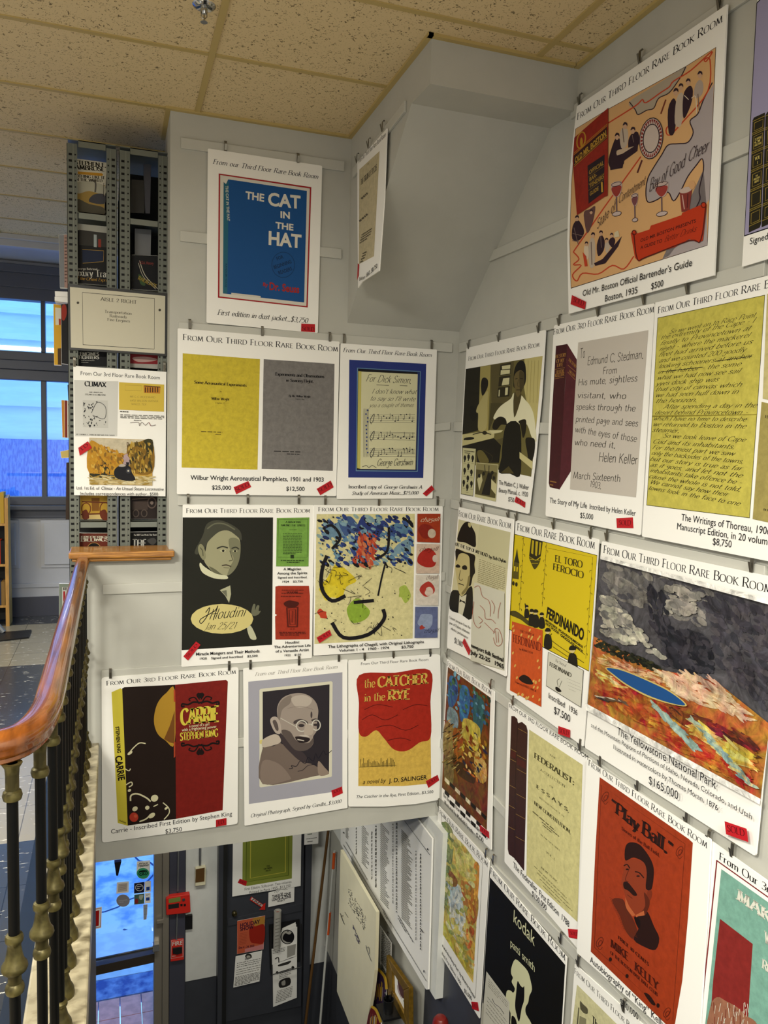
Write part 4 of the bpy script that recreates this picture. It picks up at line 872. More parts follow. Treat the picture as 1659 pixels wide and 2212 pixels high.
p.part('map_lettering').t('OLD MR BOSTON PRESENTS', 595, 1702, 986, 1562, 24, '#4a1512', 'B').t('A GUIDE TO', 597, 1752, 748, 1702, 24, '#4a1512', 'B').t('Better Drinks', 762, 1702, 986, 1625, 40, '#4a1512', 'W')
p.t('State of', 290, 1612, 420, 1470, 66, D, 'W').t('Contentment', 440, 1432, 628, 1296, 62, D, 'W').t('Bay of Good', 655, 1350, 905, 1170, 84, D, 'W').t('Cheer', 925, 1140, 1068, 1060, 84, D, 'W')
p.part('red_book', 'mottle').q([(132, 967), (370, 757), (366, 1375), (340, 1385), (150, 1512), (120, 1130)], '#98291d')
p.part('red_book_lettering').q([(128, 1095), (362, 890), (362, 972), (128, 1168)], '#3c1f1c')
for d_ in (0, 12, 84, 96): p.l([(130, 1075+d_), (364, 870+d_*.93)], 3.5, '#b8862f', 0)
p.er(180, 985, 28, 58, 7, '#c2902f', .2).e(182, 1000, 10, 34, '#c2902f').t('OLD MR. BOSTON', 137, 1148, 356, 955, 42, '#c79b3a', 'x')
p.q([(225, 1165), (345, 1085), (340, 1350), (232, 1432)], '#2b2027').t('OFFICIAL', 235, 1228, 338, 1156, 30, '#b8923a', 'B').t('BAR-', 237, 1276, 290, 1240, 28, '#b8923a', 'B').t('TENDERS', 238, 1322, 340, 1250, 28, '#b8923a', 'B').t('GUIDE', 240, 1378, 302, 1335, 28, '#b8923a', 'B').l([(325, 1280), (328, 1350)], 12, '#c79b3a', 0)
for y in (1240, 1290, 1335): p.l([(230, y+5), (343, y-75)], 2.5, '#8a6a2a', 0)
p.part('caption_lettering').t('Old Mr. Boston Official Bartender’s Guide', 188, 2082, 957, 1867, 48, INK).t('Boston, 1935        $500', 343, 2120, 755, 2010, 46, INK)
p.sticker([(115, 2073), (213, 2120), (205, 2174), (105, 2137)], (122, 2118, 196, 2150), 34)
p.done(); clips(p, 'peach cocktail map poster', [(180, 715), (604, 415), (1165, 35)])

p = Sheet('poster', 'poster of a lilac panel with dark gilt book spines, cut by the right edge', 'poster', W2, R1, [(1424, -90), (1950, -480), (1840, 1715), (1310, 1875)], off=.024)
p.part('picture').q([(1412, 20), (1445, -15), (1900, -330), (1850, 1490), (1324, 1662)], '#17151c').q([(1417, 24), (1448, -8), (1896, -320), (1846, 1482), (1329, 1653)], '#a49ec0')
p.part('book_spines')
for x0, x1, dy in ((1385, 1472, 0), (1476, 1600, -38)):
    f = lambda u, v: (x0+(x1-x0)*u - 28*v, 830+dy - (40 if x0 < 1400 else 55)*u + v*805)
    p.q([f(0, .02), f(.1, 0), f(1, 0), f(1, .97), f(.9, 1), f(0, 1)], '#29261a')
    for v in (.03, .135, .15, .30, .315, .46, .475, .63, .645, .80, .815, .945): p.l([f(0, v), f(1, v)], 5, '#8d7a34', 0)
    for v0, v1 in ((.05, .12), (.17, .28), (.34, .44), (.50, .61), (.67, .78), (.84, .93)): p.quadframe([f(.16, v0), f(.86, v0), f(.86, v1), f(.16, v1)], 3.5, '#a08a3e')
    g_ = '#cdbb6a'
    if x0 < 1400:
        for a_, v in (('THE WRITINGS', .21), ('OF', .235), ('MARK TWAIN', .262)): p.t(a_, *f(.24, v), *f(.78, v), 15, g_, 'K')
        p.t('VOL', *f(.3, .385), *f(.72, .385), 22, g_, 'K').t('1', *f(.48, .425), *f(.56, .425), 20, g_, 'K').t('THE', *f(.4, .535), *f(.6, .535), 12, g_, 'K').t('INNOCENTS', *f(.26, .56), *f(.76, .56), 14, g_, 'K').t('ABROAD', *f(.32, .585), *f(.7, .585), 14, g_, 'K')
p.part('caption_lettering').t('Signed', 1362, 1718, 1490, 1680, 46, INK)
p.done(); clip_at(W2, 1560, 2, 'steel clip above the gap left of the gilt spines poster')

p = Sheet('poster', 'tall sepia photograph poster of a woman in a white robe, next to the corner', 'poster', W2, R2, [(203, 645), (928, 478), (890, 1100), (830, 1700), (772, 2170), (142, 2025), (165, 1300)], rnd=.008, off=.02)
p.part('heading_lettering').t(HEAD, 220, 762, 873, 632, 40, INK, 'C')
p.part('photograph').q([(197, 838), (902, 718), (850, 1300), (797, 1828), (480, 1760), (160, 1700), (165, 1450)], '#6f6739')
p.q([(197, 838), (330, 818), (320, 1400), (165, 1440)], '#1d1a0d').q([(330, 818), (425, 803), (400, 1420), (310, 1400)], '#a89c5c').q([(425, 803), (640, 768), (615, 1130), (455, 1165), (432, 1140)], '#5a5230').q([(515, 800), (612, 780), (595, 1090), (485, 1100)], '#2a2512')
for q in ([(528, 810), (606, 800), (604, 835), (530, 842)], [(518, 850), (602, 843), (600, 880), (515, 892)], [(540, 925), (598, 918), (594, 980), (526, 990)], [(500, 1030), (510, 1028), (506, 1090), (496, 1090)], [(560, 1010), (585, 1008), (580, 1075), (556, 1080)]): p.q(q, '#d8d3a6')
p.l([(500, 905), (608, 890)], 7, '#6f6739', 0).l([(492, 1005), (602, 990)], 7, '#6f6739', 0)
p.q([(735, 745), (902, 718), (850, 1300), (825, 1480), (760, 1180), (730, 1000)], '#c9bd7c')
for x in (770, 800, 830, 865): p.l([(x, 760), (x-15, 1150)], 4, '#a3975c', 0)
p.q([(425, 1150), (560, 1150), (450, 1300), (405, 1420)], '#4a4426').s([(345, 930), (375, 918), (400, 945), (395, 1010), (350, 1085), (335, 1000)], '#15110a').s([(395, 1040), (395, 1160), (385, 1380), (312, 1400), (310, 1250), (290, 1240), (310, 1170)], '#b8ad74').s([(240, 1180), (270, 1190), (300, 1260), (270, 1320), (235, 1280)], '#0f0d07')
p.s([(636, 1060), (610, 1110), (520, 1175), (470, 1240), (453, 1300), (540, 1300), (580, 1345), (700, 1345), (760, 1350), (800, 1460), (845, 1500), (825, 1280), (790, 1180), (745, 1125), (700, 1075)], '#ece8c6', 3).s([(640, 1060), (705, 1060), (690, 1160), (640, 1285)], '#4f4526', 3)
p.s([(634, 960), (640, 860), (665, 790), (705, 760), (742, 795), (750, 930), (730, 1000), (700, 1040), (640, 1010)], '#110e07').s([(640, 905), (690, 850), (732, 880), (730, 985), (700, 1060), (672, 1095), (648, 1030)], '#6b5d37').s([(690, 860), (732, 885), (728, 985), (700, 1058), (690, 990)], '#4a4024')
p.l([(650, 930), (672, 924)], 6, '#15110a').l([(695, 925), (722, 928)], 6, '#15110a').l([(680, 935), (672, 990), (690, 996)], 4, '#3a3219').l([(660, 1030), (700, 1030)], 6, '#2c2412')
p.s([(440, 1380), (460, 1310), (510, 1275), (560, 1295), (570, 1350), (520, 1350), (480, 1395)], '#1d180c').s([(680, 1320), (730, 1300), (752, 1320), (745, 1420), (720, 1470), (700, 1360)], '#1f1a0e').s([(570, 1345), (690, 1345), (705, 1640), (690, 1825), (600, 1800), (500, 1788), (525, 1650), (530, 1560)], '#14110a', 3).s([(745, 1480), (800, 1470), (832, 1500), (820, 1640), (780, 1690), (760, 1600)], '#1b160c').q([(690, 1600), (810, 1690), (808, 1760), (690, 1660)], '#d0c78f').q([(520, 1790), (590, 1730), (640, 1800)], '#4d441f')
p.q([(165, 1440), (430, 1400), (460, 1440), (455, 1470), (165, 1545)], '#cbc28c').q([(440, 1500), (540, 1470), (530, 1530), (440, 1540)], '#5a5230').q([(410, 1400), (540, 1400), (520, 1420), (440, 1435)], '#d8d2a2').e(225, 1478, 50, 14, '#15110a', -.1).l([(180, 1490), (260, 1470)], 8, '#15110a').e(370, 1425, 22, 18, '#2a2412').l([(260, 1440), (350, 1420), (430, 1440)], 9, '#2a2412')
p.q([(165, 1545), (455, 1475), (520, 1540), (500, 1700), (300, 1700), (290, 1570), (165, 1562)], '#17130a').s([(300, 1600), (350, 1590), (410, 1690), (330, 1700)], '#6a6030').l([(350, 1580), (440, 1640), (420, 1700)], 6, '#3a331a')
p.part('small_photographs').q([(166, 1558), (291, 1568), (263, 2010), (151, 1988)], '#1d190e').q([(169, 1562), (288, 1571), (261, 2004), (154, 1983)], '#cbc79a')
for i, (x, y) in enumerate(((188, 1655), (222, 1645), (260, 1655), (186, 1770), (220, 1730), (248, 1785), (215, 1840), (178, 1880), (248, 1890), (210, 1920))): p.e(x, y, 12, 24, '#1b170d').l([(x, y+20), (x-4, y+38)], 10, '#1b170d').l([(x-12, y+52), (x+12, y+54)], 4, '#8d8760', 0)
p.bars(180, 1590, 275, 1600, 185, 1608, 2, 7, '#3a341e').q([(288, 1696), (496, 1716), (471, 2056), (277, 2012)], '#cfc99a').q([(292, 1702), (490, 1722), (467, 2026), (284, 1988)], '#57502c')
p.q([(292, 1702), (490, 1722), (484, 1790), (290, 1760)], '#8f875a').q([(400, 1790), (440, 1800), (415, 2000), (340, 1990)], '#17130b').q([(300, 1850), (340, 1800), (350, 1860), (320, 1960)], '#c9c294').q([(430, 1850), (480, 1900), (470, 1990), (430, 1940)], '#d3cc9c').l([(370, 1720), (375, 1790)], 6, '#17130b').l([(410, 1725), (408, 1790)], 6, '#17130b')
for x, y in ((320, 1820), (360, 1800), (455, 1840), (440, 1790)): p.e(x, y, 12, 18, '#1b170d')
p.part('caption_lettering').t('The Madam C. J. Walker', 498, 1898, 772, 1948, 44, INK).t('Beauty Manual, c. 1920', 497, 1968, 765, 2012, 44, INK).t('$750', 584, 2052, 638, 2064, 44, INK)
p.sticker([(657, 2008), (742, 2063), (738, 2114), (700, 2088), (643, 2060)], (656, 2052, 732, 2092), 36)
p.done(); clips(p, 'sepia photograph poster', [(235, 628), (512, 560), (880, 475)])

p = Sheet('poster', 'poster of a maroon book standing beside a handwritten pale letter', 'poster', W2, R3, [(90, 350), (830, 185), (780, 1000), (728, 1888), (28, 1745), (55, 1000)], rnd=.008, off=.02)
p.part('heading_lettering').t('From Our 3rd Floor Rare Book Room', 85, 418, 825, 252, 46, INK, 'C')
p.part('maroon_book', 'mottle').q([(105, 500), (188, 485), (170, 800), (132, 1552), (60, 1535), (52, 1505), (75, 1000)], '#43161d').q([(188, 485), (258, 600), (250, 800), (213, 1420), (130, 1553), (165, 900)], '#55202a')
p.part('maroon_book_lettering')
for a_, x0, y0, x1, y1 in (('THE STORY', 97, 592, 178, 575), ('OF MY', 108, 625, 165, 613), ('LIFE', 112, 655, 158, 646), ('HELEN', 105, 705, 160, 693), ('KELLER', 98, 730, 165, 716)): p.t(a_, x0, y0, x1, y1, 24, '#a3763a', 'K')
p.l([(95, 672), (170, 658)], 3, '#a3763a', 0).l([(90, 742), (165, 728)], 3, '#a3763a', 0).l([(192, 640), (250, 690)], 3, '#a3763a', 0).l([(190, 690), (246, 748)], 3, '#a3763a', 0).t('THE STORY', 195, 605, 250, 665, 26, '#a3763a', 'K').t('HELEN', 200, 690, 240, 728, 22, '#a3763a', 'K').bars(62, 1490, 108, 1500, 60, 1515, 2, 8, '#a3763a')
p.part('letter', 'print').q([(268, 475), (782, 384), (735, 1000), (691, 1609), (207, 1550), (235, 1000)], '#cdc5bb')
p.part('letter_writing')
for a_, x0, y0, x1, y1, h in (('To', 280, 592, 318, 582, 70), ('Edmund C. Stedman.', 333, 640, 745, 590, 62), ('From', 445, 708, 553, 700, 52), ('His mute, sightless', 265, 790, 702, 758, 50), ('visitant, who', 260, 880, 620, 888, 46), ('speaks through the', 250, 965, 686, 980, 48), ('printed page and sees', 248, 1055, 706, 1090, 48), ('with the eyes of those', 243, 1130, 695, 1205, 50), ('who need it.', 240, 1225, 540, 1250, 48), ('Helen Keller', 415, 1345, 702, 1368, 70), ('March Sixteenth', 228, 1470, 577, 1496, 52), ('1903.', 352, 1532, 435, 1548, 48)): p.t(a_, x0, y0, x1, y1, h, '#4a453f', 'H')
p.part('caption_lettering').t('The Story of My Life  Inscribed by Helen Keller', 57, 1648, 688, 1746, 42, INK).t('$5,000', 280, 1758, 376, 1773, 42, INK)
p.sticker([(547, 1762), (667, 1756), (671, 1835), (551, 1833)], (566, 1812, 655, 1814), 36)
p.done(); clips(p, 'maroon book poster', [(140, 325), (428, 255), (765, 165)])

p = Sheet('poster', 'poster of a yellow page covered in slanted black handwriting', 'poster', W2, R3, [(833, 182), (2060, -112), (1920, 2128), (735, 1895)], off=.024)
p.part('heading_lettering').t(HEAD, 850, 262, 2030, -14, 54, INK, 'C')
p.part('manuscript_page', 'mottle').q([(850, 293), (1637, 125), (1580, 1000), (1525, 1762), (768, 1668), (810, 1000)], '#4a4a20').q([(853, 297), (1633, 130), (1576, 1000), (1521, 1757), (772, 1664), (813, 1000)], '#cbc058')
p.q([(812, 1010), (1575, 1000), (1575, 1006), (812, 1022)], '#8f8430')
p.part('manuscript_writing')
LN = ['So we went on to Race Point', 'the extremity of the Cape - I', 'finally to Provincetown at', 'night - where the mackerel', 'fleet had arrived before us', 'and we counted 200 goodly', 'looking schooners at anchor', 'in the harbor - the some', 'what we had now see sail', 'yyes dock ship was', 'that city of canvas which', 'we had seen hull down in', 'the horizon.', 'After spending a day in the', 'desert behind Provincetown -', 'which I have no time to describe', 'we returned to Boston in the', 'steamer.', 'So we took leave of Cape', 'Cod and its inhabitants.', 'For the most part we saw', 'only the backsides of the towns,', 'but our story is true as far', 'as it goes, and let not the', 'inhabitants take offence be -', 'cause the whole is not told.', 'We cannot say how their', 'towns look in the face to one']
rn = random.Random(21)
for i, a_ in enumerate(LN):
    v = (i+.9)/28.6; xl = 865-95*v+rn.uniform(0, 14)+(70 if i in (0, 13, 18) else 0); yl = 370+1225*v; sl = -.21+.40*v
    wd = min(1, len(a_)/27)*(690-20*v)-(60 if i == 0 else 0)
    p.t(a_, xl, yl-30+(34-20*v), xl+wd, yl-30+(34-20*v)+sl*wd, 33, '#26241a', 'W')
p.l([(1270, 612), (1540, 575)], 4, '#26241a', 0).l([(880, 690), (1180, 655)], 4, '#26241a', 0)
p.part('second_page', 'mottle').q([(1652, 118), (2040, 35), (1990, 960), (1620, 886)], '#cbbf86').q([(1612, 910), (1985, 985), (1925, 1850), (1546, 1768)], '#a89a5a')
p.part('second_page_lettering').t('H', 1636, 1028, 1655, 1031, 22, '#3a331e', 'K').t('BOS', 1625, 1704, 1670, 1714, 14, '#3a331e', 'K')
p.part('caption_lettering').t('The Writings of Thoreau, 1906', 1022, 1778, 1676, 1886, 56, INK).t('Manuscript Edition, in 20 volumes', 988, 1842, 1706, 1968, 54, INK).t('$8,750', 1250, 1955, 1390, 1978, 54, INK)
p.done(); clips(p, 'yellow handwritten page poster', [(1085, 85)])

p = Sheet('poster', 'poster of a cream festival program with a dark-haired man and red line sketch', 'poster', W2, R4, [(235, 70), (782, 190), (740, 1000), (705, 1760), (118, 1470), (130, 1150), (180, 700)], rnd=.007, off=.030)
p.part('heading_lettering').t('From Our Rare Book Room', 233, 162, 756, 287, 62, INK, 'C')
p.part('program').q([(234, 192), (750, 322), (705, 900), (690, 1700), (352, 1602), (362, 1185), (145, 1085), (190, 700)], '#d9d2aa').q([(440, 245), (750, 322), (722, 690), (410, 560)], '#d0caa2').q([(390, 820), (692, 915), (690, 1697), (354, 1600), (362, 1185)], '#d8d5c4')
DK = '#17140d'
p.part('portrait').s([(222, 405), (245, 300), (290, 228), (340, 218), (362, 260), (398, 330), (405, 400), (396, 470), (300, 425)], DK).s([(330, 225), (355, 240), (350, 275), (330, 260)], '#c9be86', 3).q([(203, 425), (402, 478), (400, 545), (200, 490)], '#dfd9bc')
p.q([(208, 480), (398, 545), (395, 720), (345, 860), (370, 880), (362, 1182), (145, 1082), (160, 920), (230, 900), (200, 680)], '#cbbd84').s([(206, 490), (300, 520), (395, 552), (390, 640), (398, 720), (375, 760), (355, 850), (330, 840), (345, 740), (345, 640), (335, 560), (280, 530), (235, 545), (212, 610)], DK)
p.s([(203, 655), (225, 640), (248, 655), (245, 672), (212, 672)], DK, 3).s([(268, 665), (295, 648), (318, 668), (312, 695), (275, 690)], DK, 3).l([(252, 700), (238, 780), (262, 802), (272, 785)], 6, '#5a5030').l([(232, 832), (258, 838), (285, 850)], 9, '#3a2f1c').s([(330, 760), (350, 770), (330, 870), (280, 940), (262, 925), (310, 860)], '#8a7d4c', 3)
p.s([(160, 915), (225, 900), (240, 930), (262, 960), (300, 930), (330, 880), (372, 880), (362, 1184), (250, 1132), (145, 1084)], DK, 3).q([(242, 945), (262, 965), (312, 940), (296, 1060), (272, 1150), (230, 1122)], '#dcd7be').q([(248, 985), (262, 1000), (295, 1010), (300, 1035), (264, 1010), (240, 1020)], DK)
p.part('program_lettering').t('OFF THE TOP OF MY HEAD', 200, 452, 523, 570, 32, DK, 'K').t('by Bob Dylan', 535, 578, 706, 628, 32, DK, 'K').bars(438, 590, 705, 685, 420, 812, 13, 8, '#a8a07a', seed=8)
p.t('newport folk festival', 356, 1462, 677, 1612, 40, DK, 'x').t('July 22-25   1965', 355, 1530, 680, 1680, 42, DK, 'x').l([(690, 930), (682, 1690), (352, 1600)], 2.5, '#55503c', 0)
RS = '#b0503a'
p.part('red_sketch')
for pts in ([(390, 870), (420, 855), (445, 870), (470, 960), (530, 1000), (550, 1080), (545, 1160)], [(385, 1010), (372, 1130), (390, 1230), (430, 1275), (455, 1250)], [(445, 1050), (490, 1100), (500, 1180), (560, 1190), (600, 1230)], [(650, 1020), (630, 1100), (625, 1180)], [(490, 1220), (560, 1290), (590, 1320)], [(580, 1330), (600, 1280), (640, 1300), (668, 1400), (640, 1450), (600, 1440), (578, 1370)], [(430, 1160), (470, 1200), (440, 1230)], [(600, 1300), (610, 1420)], [(625, 1310), (630, 1420)], [(560, 1000), (590, 1060), (580, 1130)]): p.l(pts, 4, RS)
p.part('caption_lettering').t('Concert program from the', 138, 1176, 350, 1286, 26, '#47433a', 'S').t('year of Dylan’s infamous', 140, 1230, 340, 1336, 26, '#47433a', 'S').t('electric performance', 156, 1288, 325, 1384, 26, '#47433a', 'S').t('$1,500', 190, 1420, 271, 1464, 52, INK, 'S')
p.sticker([(288, 1374), (352, 1497), (335, 1548), (270, 1420)], (288, 1412, 334, 1510), 24)
p.done(); clips(p, 'festival program poster', [(270, 45), (493, 95), (742, 158)])

p = Sheet('poster', 'poster of a bright yellow cover with a small orange book below it', 'poster', W2, R4, [(800, 198), (1628, 390), (1570, 1300), (1477, 2458), (708, 1908), (740, 1300)], rnd=.008, off=.018)
p.part('heading_lettering').t('From Our Rare Book Room', 815, 302, 1590, 490, 78, INK, 'C')
p.part('yellow_cover').q([(790, 338), (1613, 550), (1530, 1708), (735, 1290)], '#2c2714').q([(792, 344), (1610, 555), (1528, 1700), (738, 1284)], '#dcc31f')
L_ = '#2f2a12'
p.part('cover_drawing').l([(880, 370), (840, 1100)], 3, L_, 0).l([(1110, 430), (1065, 1060)], 3, L_, 0).l([(1125, 480), (1570, 570), (1500, 1580)], 3, L_, 0)
for i in range(40):
    t = i/40; x, y = (885-45*t, 380+720*t) if i % 3 == 0 else (1108-45*t, 440+620*t) if i % 3 == 1 else (1565-65*t, 575+1000*t); p.l([(x, y), (x+(i % 5-2)*9, y+4), (x+(i % 5-2)*9, y+22)], 4, L_, 0)
p.q([(955, 385), (1070, 415), (1050, 560), (1000, 600), (935, 560)], L_).q([(965, 400), (985, 405), (975, 540), (955, 530)], '#bfa91c').q([(1000, 410), (1025, 415), (1012, 560), (995, 550)], '#bfa91c').q([(1040, 420), (1058, 425), (1045, 540), (1030, 550)], '#bfa91c').s([(935, 565), (1000, 605), (1048, 575), (1030, 640), (990, 690), (960, 640)], '#4a4216', 3).l([(945, 590), (1040, 600)], 5, '#bfa91c').l([(960, 630), (1025, 630)], 5, '#bfa91c')
p.q([(785, 610), (835, 620), (830, 790), (770, 780)], '#5a5018').q([(800, 560), (815, 480), (825, 570), (838, 630), (785, 615)], L_).q([(785, 660), (800, 662), (798, 710), (783, 708)], '#dcc31f').q([(810, 665), (824, 668), (820, 715), (808, 712)], '#dcc31f').e(778, 830, 12, 22, L_).e(808, 840, 12, 22, L_)
p.s([(745, 1110), (800, 1105), (870, 1150), (930, 1205), (1000, 1260), (930, 1250), (850, 1190), (740, 1140)], '#4a4216', 3)
for x, y, h in ((910, 1110, 130), (960, 1170, 170), (1000, 1180, 180), (1060, 1200, 160), (1120, 1380, 210), (1365, 1580, 260)):
    p.s([(x-h*.16, y+h*.45), (x-h*.14, y-h*.12), (x, y-h*.22), (x+h*.16, y-h*.1), (x+h*.18, y+h*.45)], '#1d1a10', 3).e(x, y-h*.34, h*.11, h*.13, '#d8c486', n=12).s([(x-h*.13, y-h*.34), (x-h*.06, y-h*.5), (x+h*.1, y-h*.48), (x+h*.13, y-h*.34)], '#1d1a10', 3)
p.l([(900, 1080), (895, 1030)], 9, '#1d1a10', 0).l([(1160, 1330), (1160, 1400), (1480, 1620)], 5, L_).l([(1170, 1460), (1320, 1560)], 5, L_).l([(1250, 1350), (1490, 1540)], 4, L_)
p.part('cover_lettering').t('EL TORO', 1190, 612, 1465, 676, 66, '#2f2a16', 'S').t('FEROCIO', 1170, 692, 1476, 782, 66, '#2f2a16', 'S').t('FERDINANDO', 1103, 1165, 1472, 1402, 118, '#15130c', 'x').t('MATADOROS · PICADOROS HUMIDOROS', 1096, 1205, 1466, 1477, 26, '#15130c', 'x').t('HOT DOGOS · CHOCOLATE BAROS', 1098, 1238, 1466, 1522, 28, '#15130c', 'x')
p.part('orange_book', 'mottle').q([(765, 1208), (1070, 1298), (1062, 1700), (1055, 2060), (745, 1895), (755, 1500)], '#d0551f')
rn = random.Random(2)
for i in range(52):
    x, y = rn.uniform(765, 1050), rn.uniform(1235, 2030)
    if y > 1905+(x-745)*.5 or y < 1235+(x-765)*.3: continue
    if 1400 < y < 1560 and 790 < x < 1040 or (830 < x < 975 and 1620 < y < 1900): continue
    p.e(x, y, 9, 17, '#e0b05a', .4, 7)
p.part('orange_book_lettering').t('THE STORY of', 842, 1312, 986, 1356, 22, '#5a1c12', 'S').t('FERDINAND', 773, 1412, 1056, 1508, 78, '#7a2412', 'S').t('by MUNRO LEAF', 838, 1492, 976, 1534, 20, '#5a1c12', 'S').t('Drawings by ROBERT LAWSON', 795, 1818, 1006, 1914, 20, '#5a1c12', 'S')
p.s([(832, 1775), (880, 1740), (940, 1770), (975, 1830), (930, 1835), (870, 1815)], '#1d120c', 3)
p.part('title_page').q([(1124, 1512), (1477, 1695), (1452, 2068), (1104, 1852)], '#4a473c').q([(1128, 1518), (1473, 1698), (1448, 2060), (1108, 1848)], '#d8d5c6').t('The Story of', 1192, 1606, 1302, 1664, 30, '#3a372c', 'T').t('FERDINAND', 1138, 1650, 1355, 1768, 40, '#3a372c', 'K').s([(1200, 1860), (1230, 1870), (1258, 1905), (1230, 1912), (1200, 1890)], '#1d1a14', 3).l([(1225, 1860), (1215, 1800), (1240, 1780)], 5, '#5a574a').l([(1235, 1865), (1262, 1800)], 5, '#5a574a').bars(1310, 1775, 1440, 1830, 1330, 1880, 4, 3, '#a5a296', seed=6)
p.part('caption_lettering').t('Inscribed   1936', 1124, 1968, 1412, 2146, 60, INK).t('$7,500', 1178, 2118, 1340, 2214, 74, INK)
p.sticker([(1226, 2250), (1342, 2290), (1340, 2368), (1224, 2328)], (1234, 2312, 1330, 2344), 40)
p.done(); clips(p, 'bright yellow cover poster', [(825, 175), (1195, 255), (1565, 345)])

p = Sheet('poster', 'large poster of a painted stormy plain with bright orange ground and a blue pool', 'poster', W2, R5, [(160, 60), (1400, 320), (1320, 1250), (1224, 2244), (42, 1490), (100, 800)], off=.02, rnd=.008, th=.006)
p.part('heading_lettering').t(HEAD, 170, 142, 1338, 424, 62, INK, 'C')
p.part('painted_sky', 'paint').q([(150, 185), (1390, 520), (1325, 1330), (950, 1030), (560, 950), (105, 720)], '#4c4a4f')
G1 = ('#6a6765', '#77736e', '#5a585a', '#85817a', '#4a484e'); G2 = ('#26262f', '#2f2e37', '#1f2029', '#3a3840'); G3 = ('#a09b8e', '#b5af9f', '#8b877f', '#6d6b69')
p.dabs([(205, 225), (900, 415), (860, 640), (185, 430)], 260, 60, G1, .5, 1, .45).dabs([(870, 400), (1340, 548), (1282, 1215), (960, 900)], 260, 60, ('#3a3740', '#44414a', '#33323a', '#4c484d'), .8, 2, .4)
p.dabs([(560, 640), (900, 720), (930, 985), (590, 915)], 200, 50, G2, .6, 3, .5).dabs([(480, 380), (580, 420), (640, 720), (500, 640)], 60, 42, G2, 1.2, 4, .4).dabs([(168, 440), (245, 475), (590, 870), (150, 700)], 200, 42, G3, .5, 5, .5).dabs([(600, 380), (860, 420), (780, 560), (620, 560)], 70, 46, ('#8f8a82', '#7b7873', '#9a958a'), .4, 6, .5)
p.part('painted_ground', 'paint').q([(105, 720), (560, 950), (950, 1030), (1325, 1330), (1290, 1600), (1258, 1845), (62, 1190), (85, 900)], '#a8662f')
p.dabs([(126, 735), (580, 930), (560, 975), (118, 800)], 150, 22, ('#1d2117', '#2a2c1c', '#33331e', '#16180f'), .45, 7, .5)
p.dabs([(162, 855), (560, 985), (560, 1040), (155, 910)], 90, 70, ('#cfa77c', '#c49468', '#a86a40', '#d8b98c'), .4, 8, .12).dabs([(560, 975), (930, 1010), (1232, 1325), (700, 1130)], 200, 90, ('#cdb190', '#c8a886', '#d2ba98', '#bf9d78'), .55, 9, .14)
p.dabs([(168, 965), (600, 1180), (540, 1370), (150, 1165)], 170, 85, ('#9c3c1e', '#a84a26', '#8a3219', '#b0602f', '#a5421f'), .5, 10, .2).dabs([(146, 960), (250, 1020), (300, 1080), (140, 1010)], 40, 60, ('#c9a85c', '#c8743a', '#cdb987'), .45, 16, .16)
p.dabs([(560, 1180), (1190, 1470), (1165, 1750), (540, 1420)], 250, 110, ('#b06028', '#bd7a32', '#a34a22', '#b9692c'), .58, 11, .16).dabs([(640, 1200), (1200, 1420), (1195, 1550), (660, 1290)], 100, 100, ('#5f2a1e', '#4d231c', '#75331f', '#8a3a20'), .52, 17, .14).dabs([(760, 1290), (1200, 1530), (1185, 1660), (800, 1400)], 90, 100, ('#cdae52', '#d3bd72', '#c2983f'), .56, 18, .12).dabs([(560, 1330), (1180, 1690), (1175, 1755), (560, 1400)], 60, 90, ('#a84c22', '#9c3a1a', '#b5592a'), .56, 19, .14)
p.dabs([(500, 1190), (540, 1200), (840, 1500), (770, 1480)], 60, 60, ('#8ba59d', '#9db0a4', '#86a09c'), .78, 12, .2).dabs([(760, 1280), (810, 1300), (1220, 1760), (1150, 1730)], 80, 60, ('#8aa49e', '#a3b5a2', '#7c9a9c', '#c9bd7c'), .74, 13, .2).dabs([(140, 1125), (320, 1160), (300, 1200), (128, 1150)], 16, 50, ('#3a3230', '#5a4438', '#c9b9a4'), .35, 14, .14)
p.q([(40, 1178), (62, 1190), (1258, 1845), (1254, 1885), (50, 1230)], '#e9e7e2').q([(150, 160), (1392, 480), (1390, 520), (150, 185)], '#e9e7e2')
p.part('painted_pool').s([(185, 935), (300, 950), (480, 1020), (640, 1100), (750, 1198), (640, 1190), (480, 1140), (330, 1060), (230, 985)], '#c9b36a', 5).s([(195, 940), (300, 957), (475, 1028), (632, 1106), (738, 1194), (638, 1182), (485, 1130), (340, 1055), (240, 982)], '#1c4f8c', 5)
p.part('caption_lettering').t('The Yellowstone National Park', 265, 1398, 950, 1778, 62, INK).t('and the Mountain Regions of Portions of Idaho, Nevada, Colorado, and Utah', 85, 1346, 1198, 1988, 36, INK).t('Illustrated in watercolors by Thomas Moran, 1876', 238, 1497, 962, 1928, 38, INK).t('$165,000', 482, 1737, 688, 1852, 60, INK)
p.sticker([(1010, 2000), (1162, 2052), (1174, 2145), (1020, 2090)], (1030, 2068, 1152, 2106), 44)
p.done(); clips(p, 'stormy plain poster', [(208, 30), (1212, 240)])

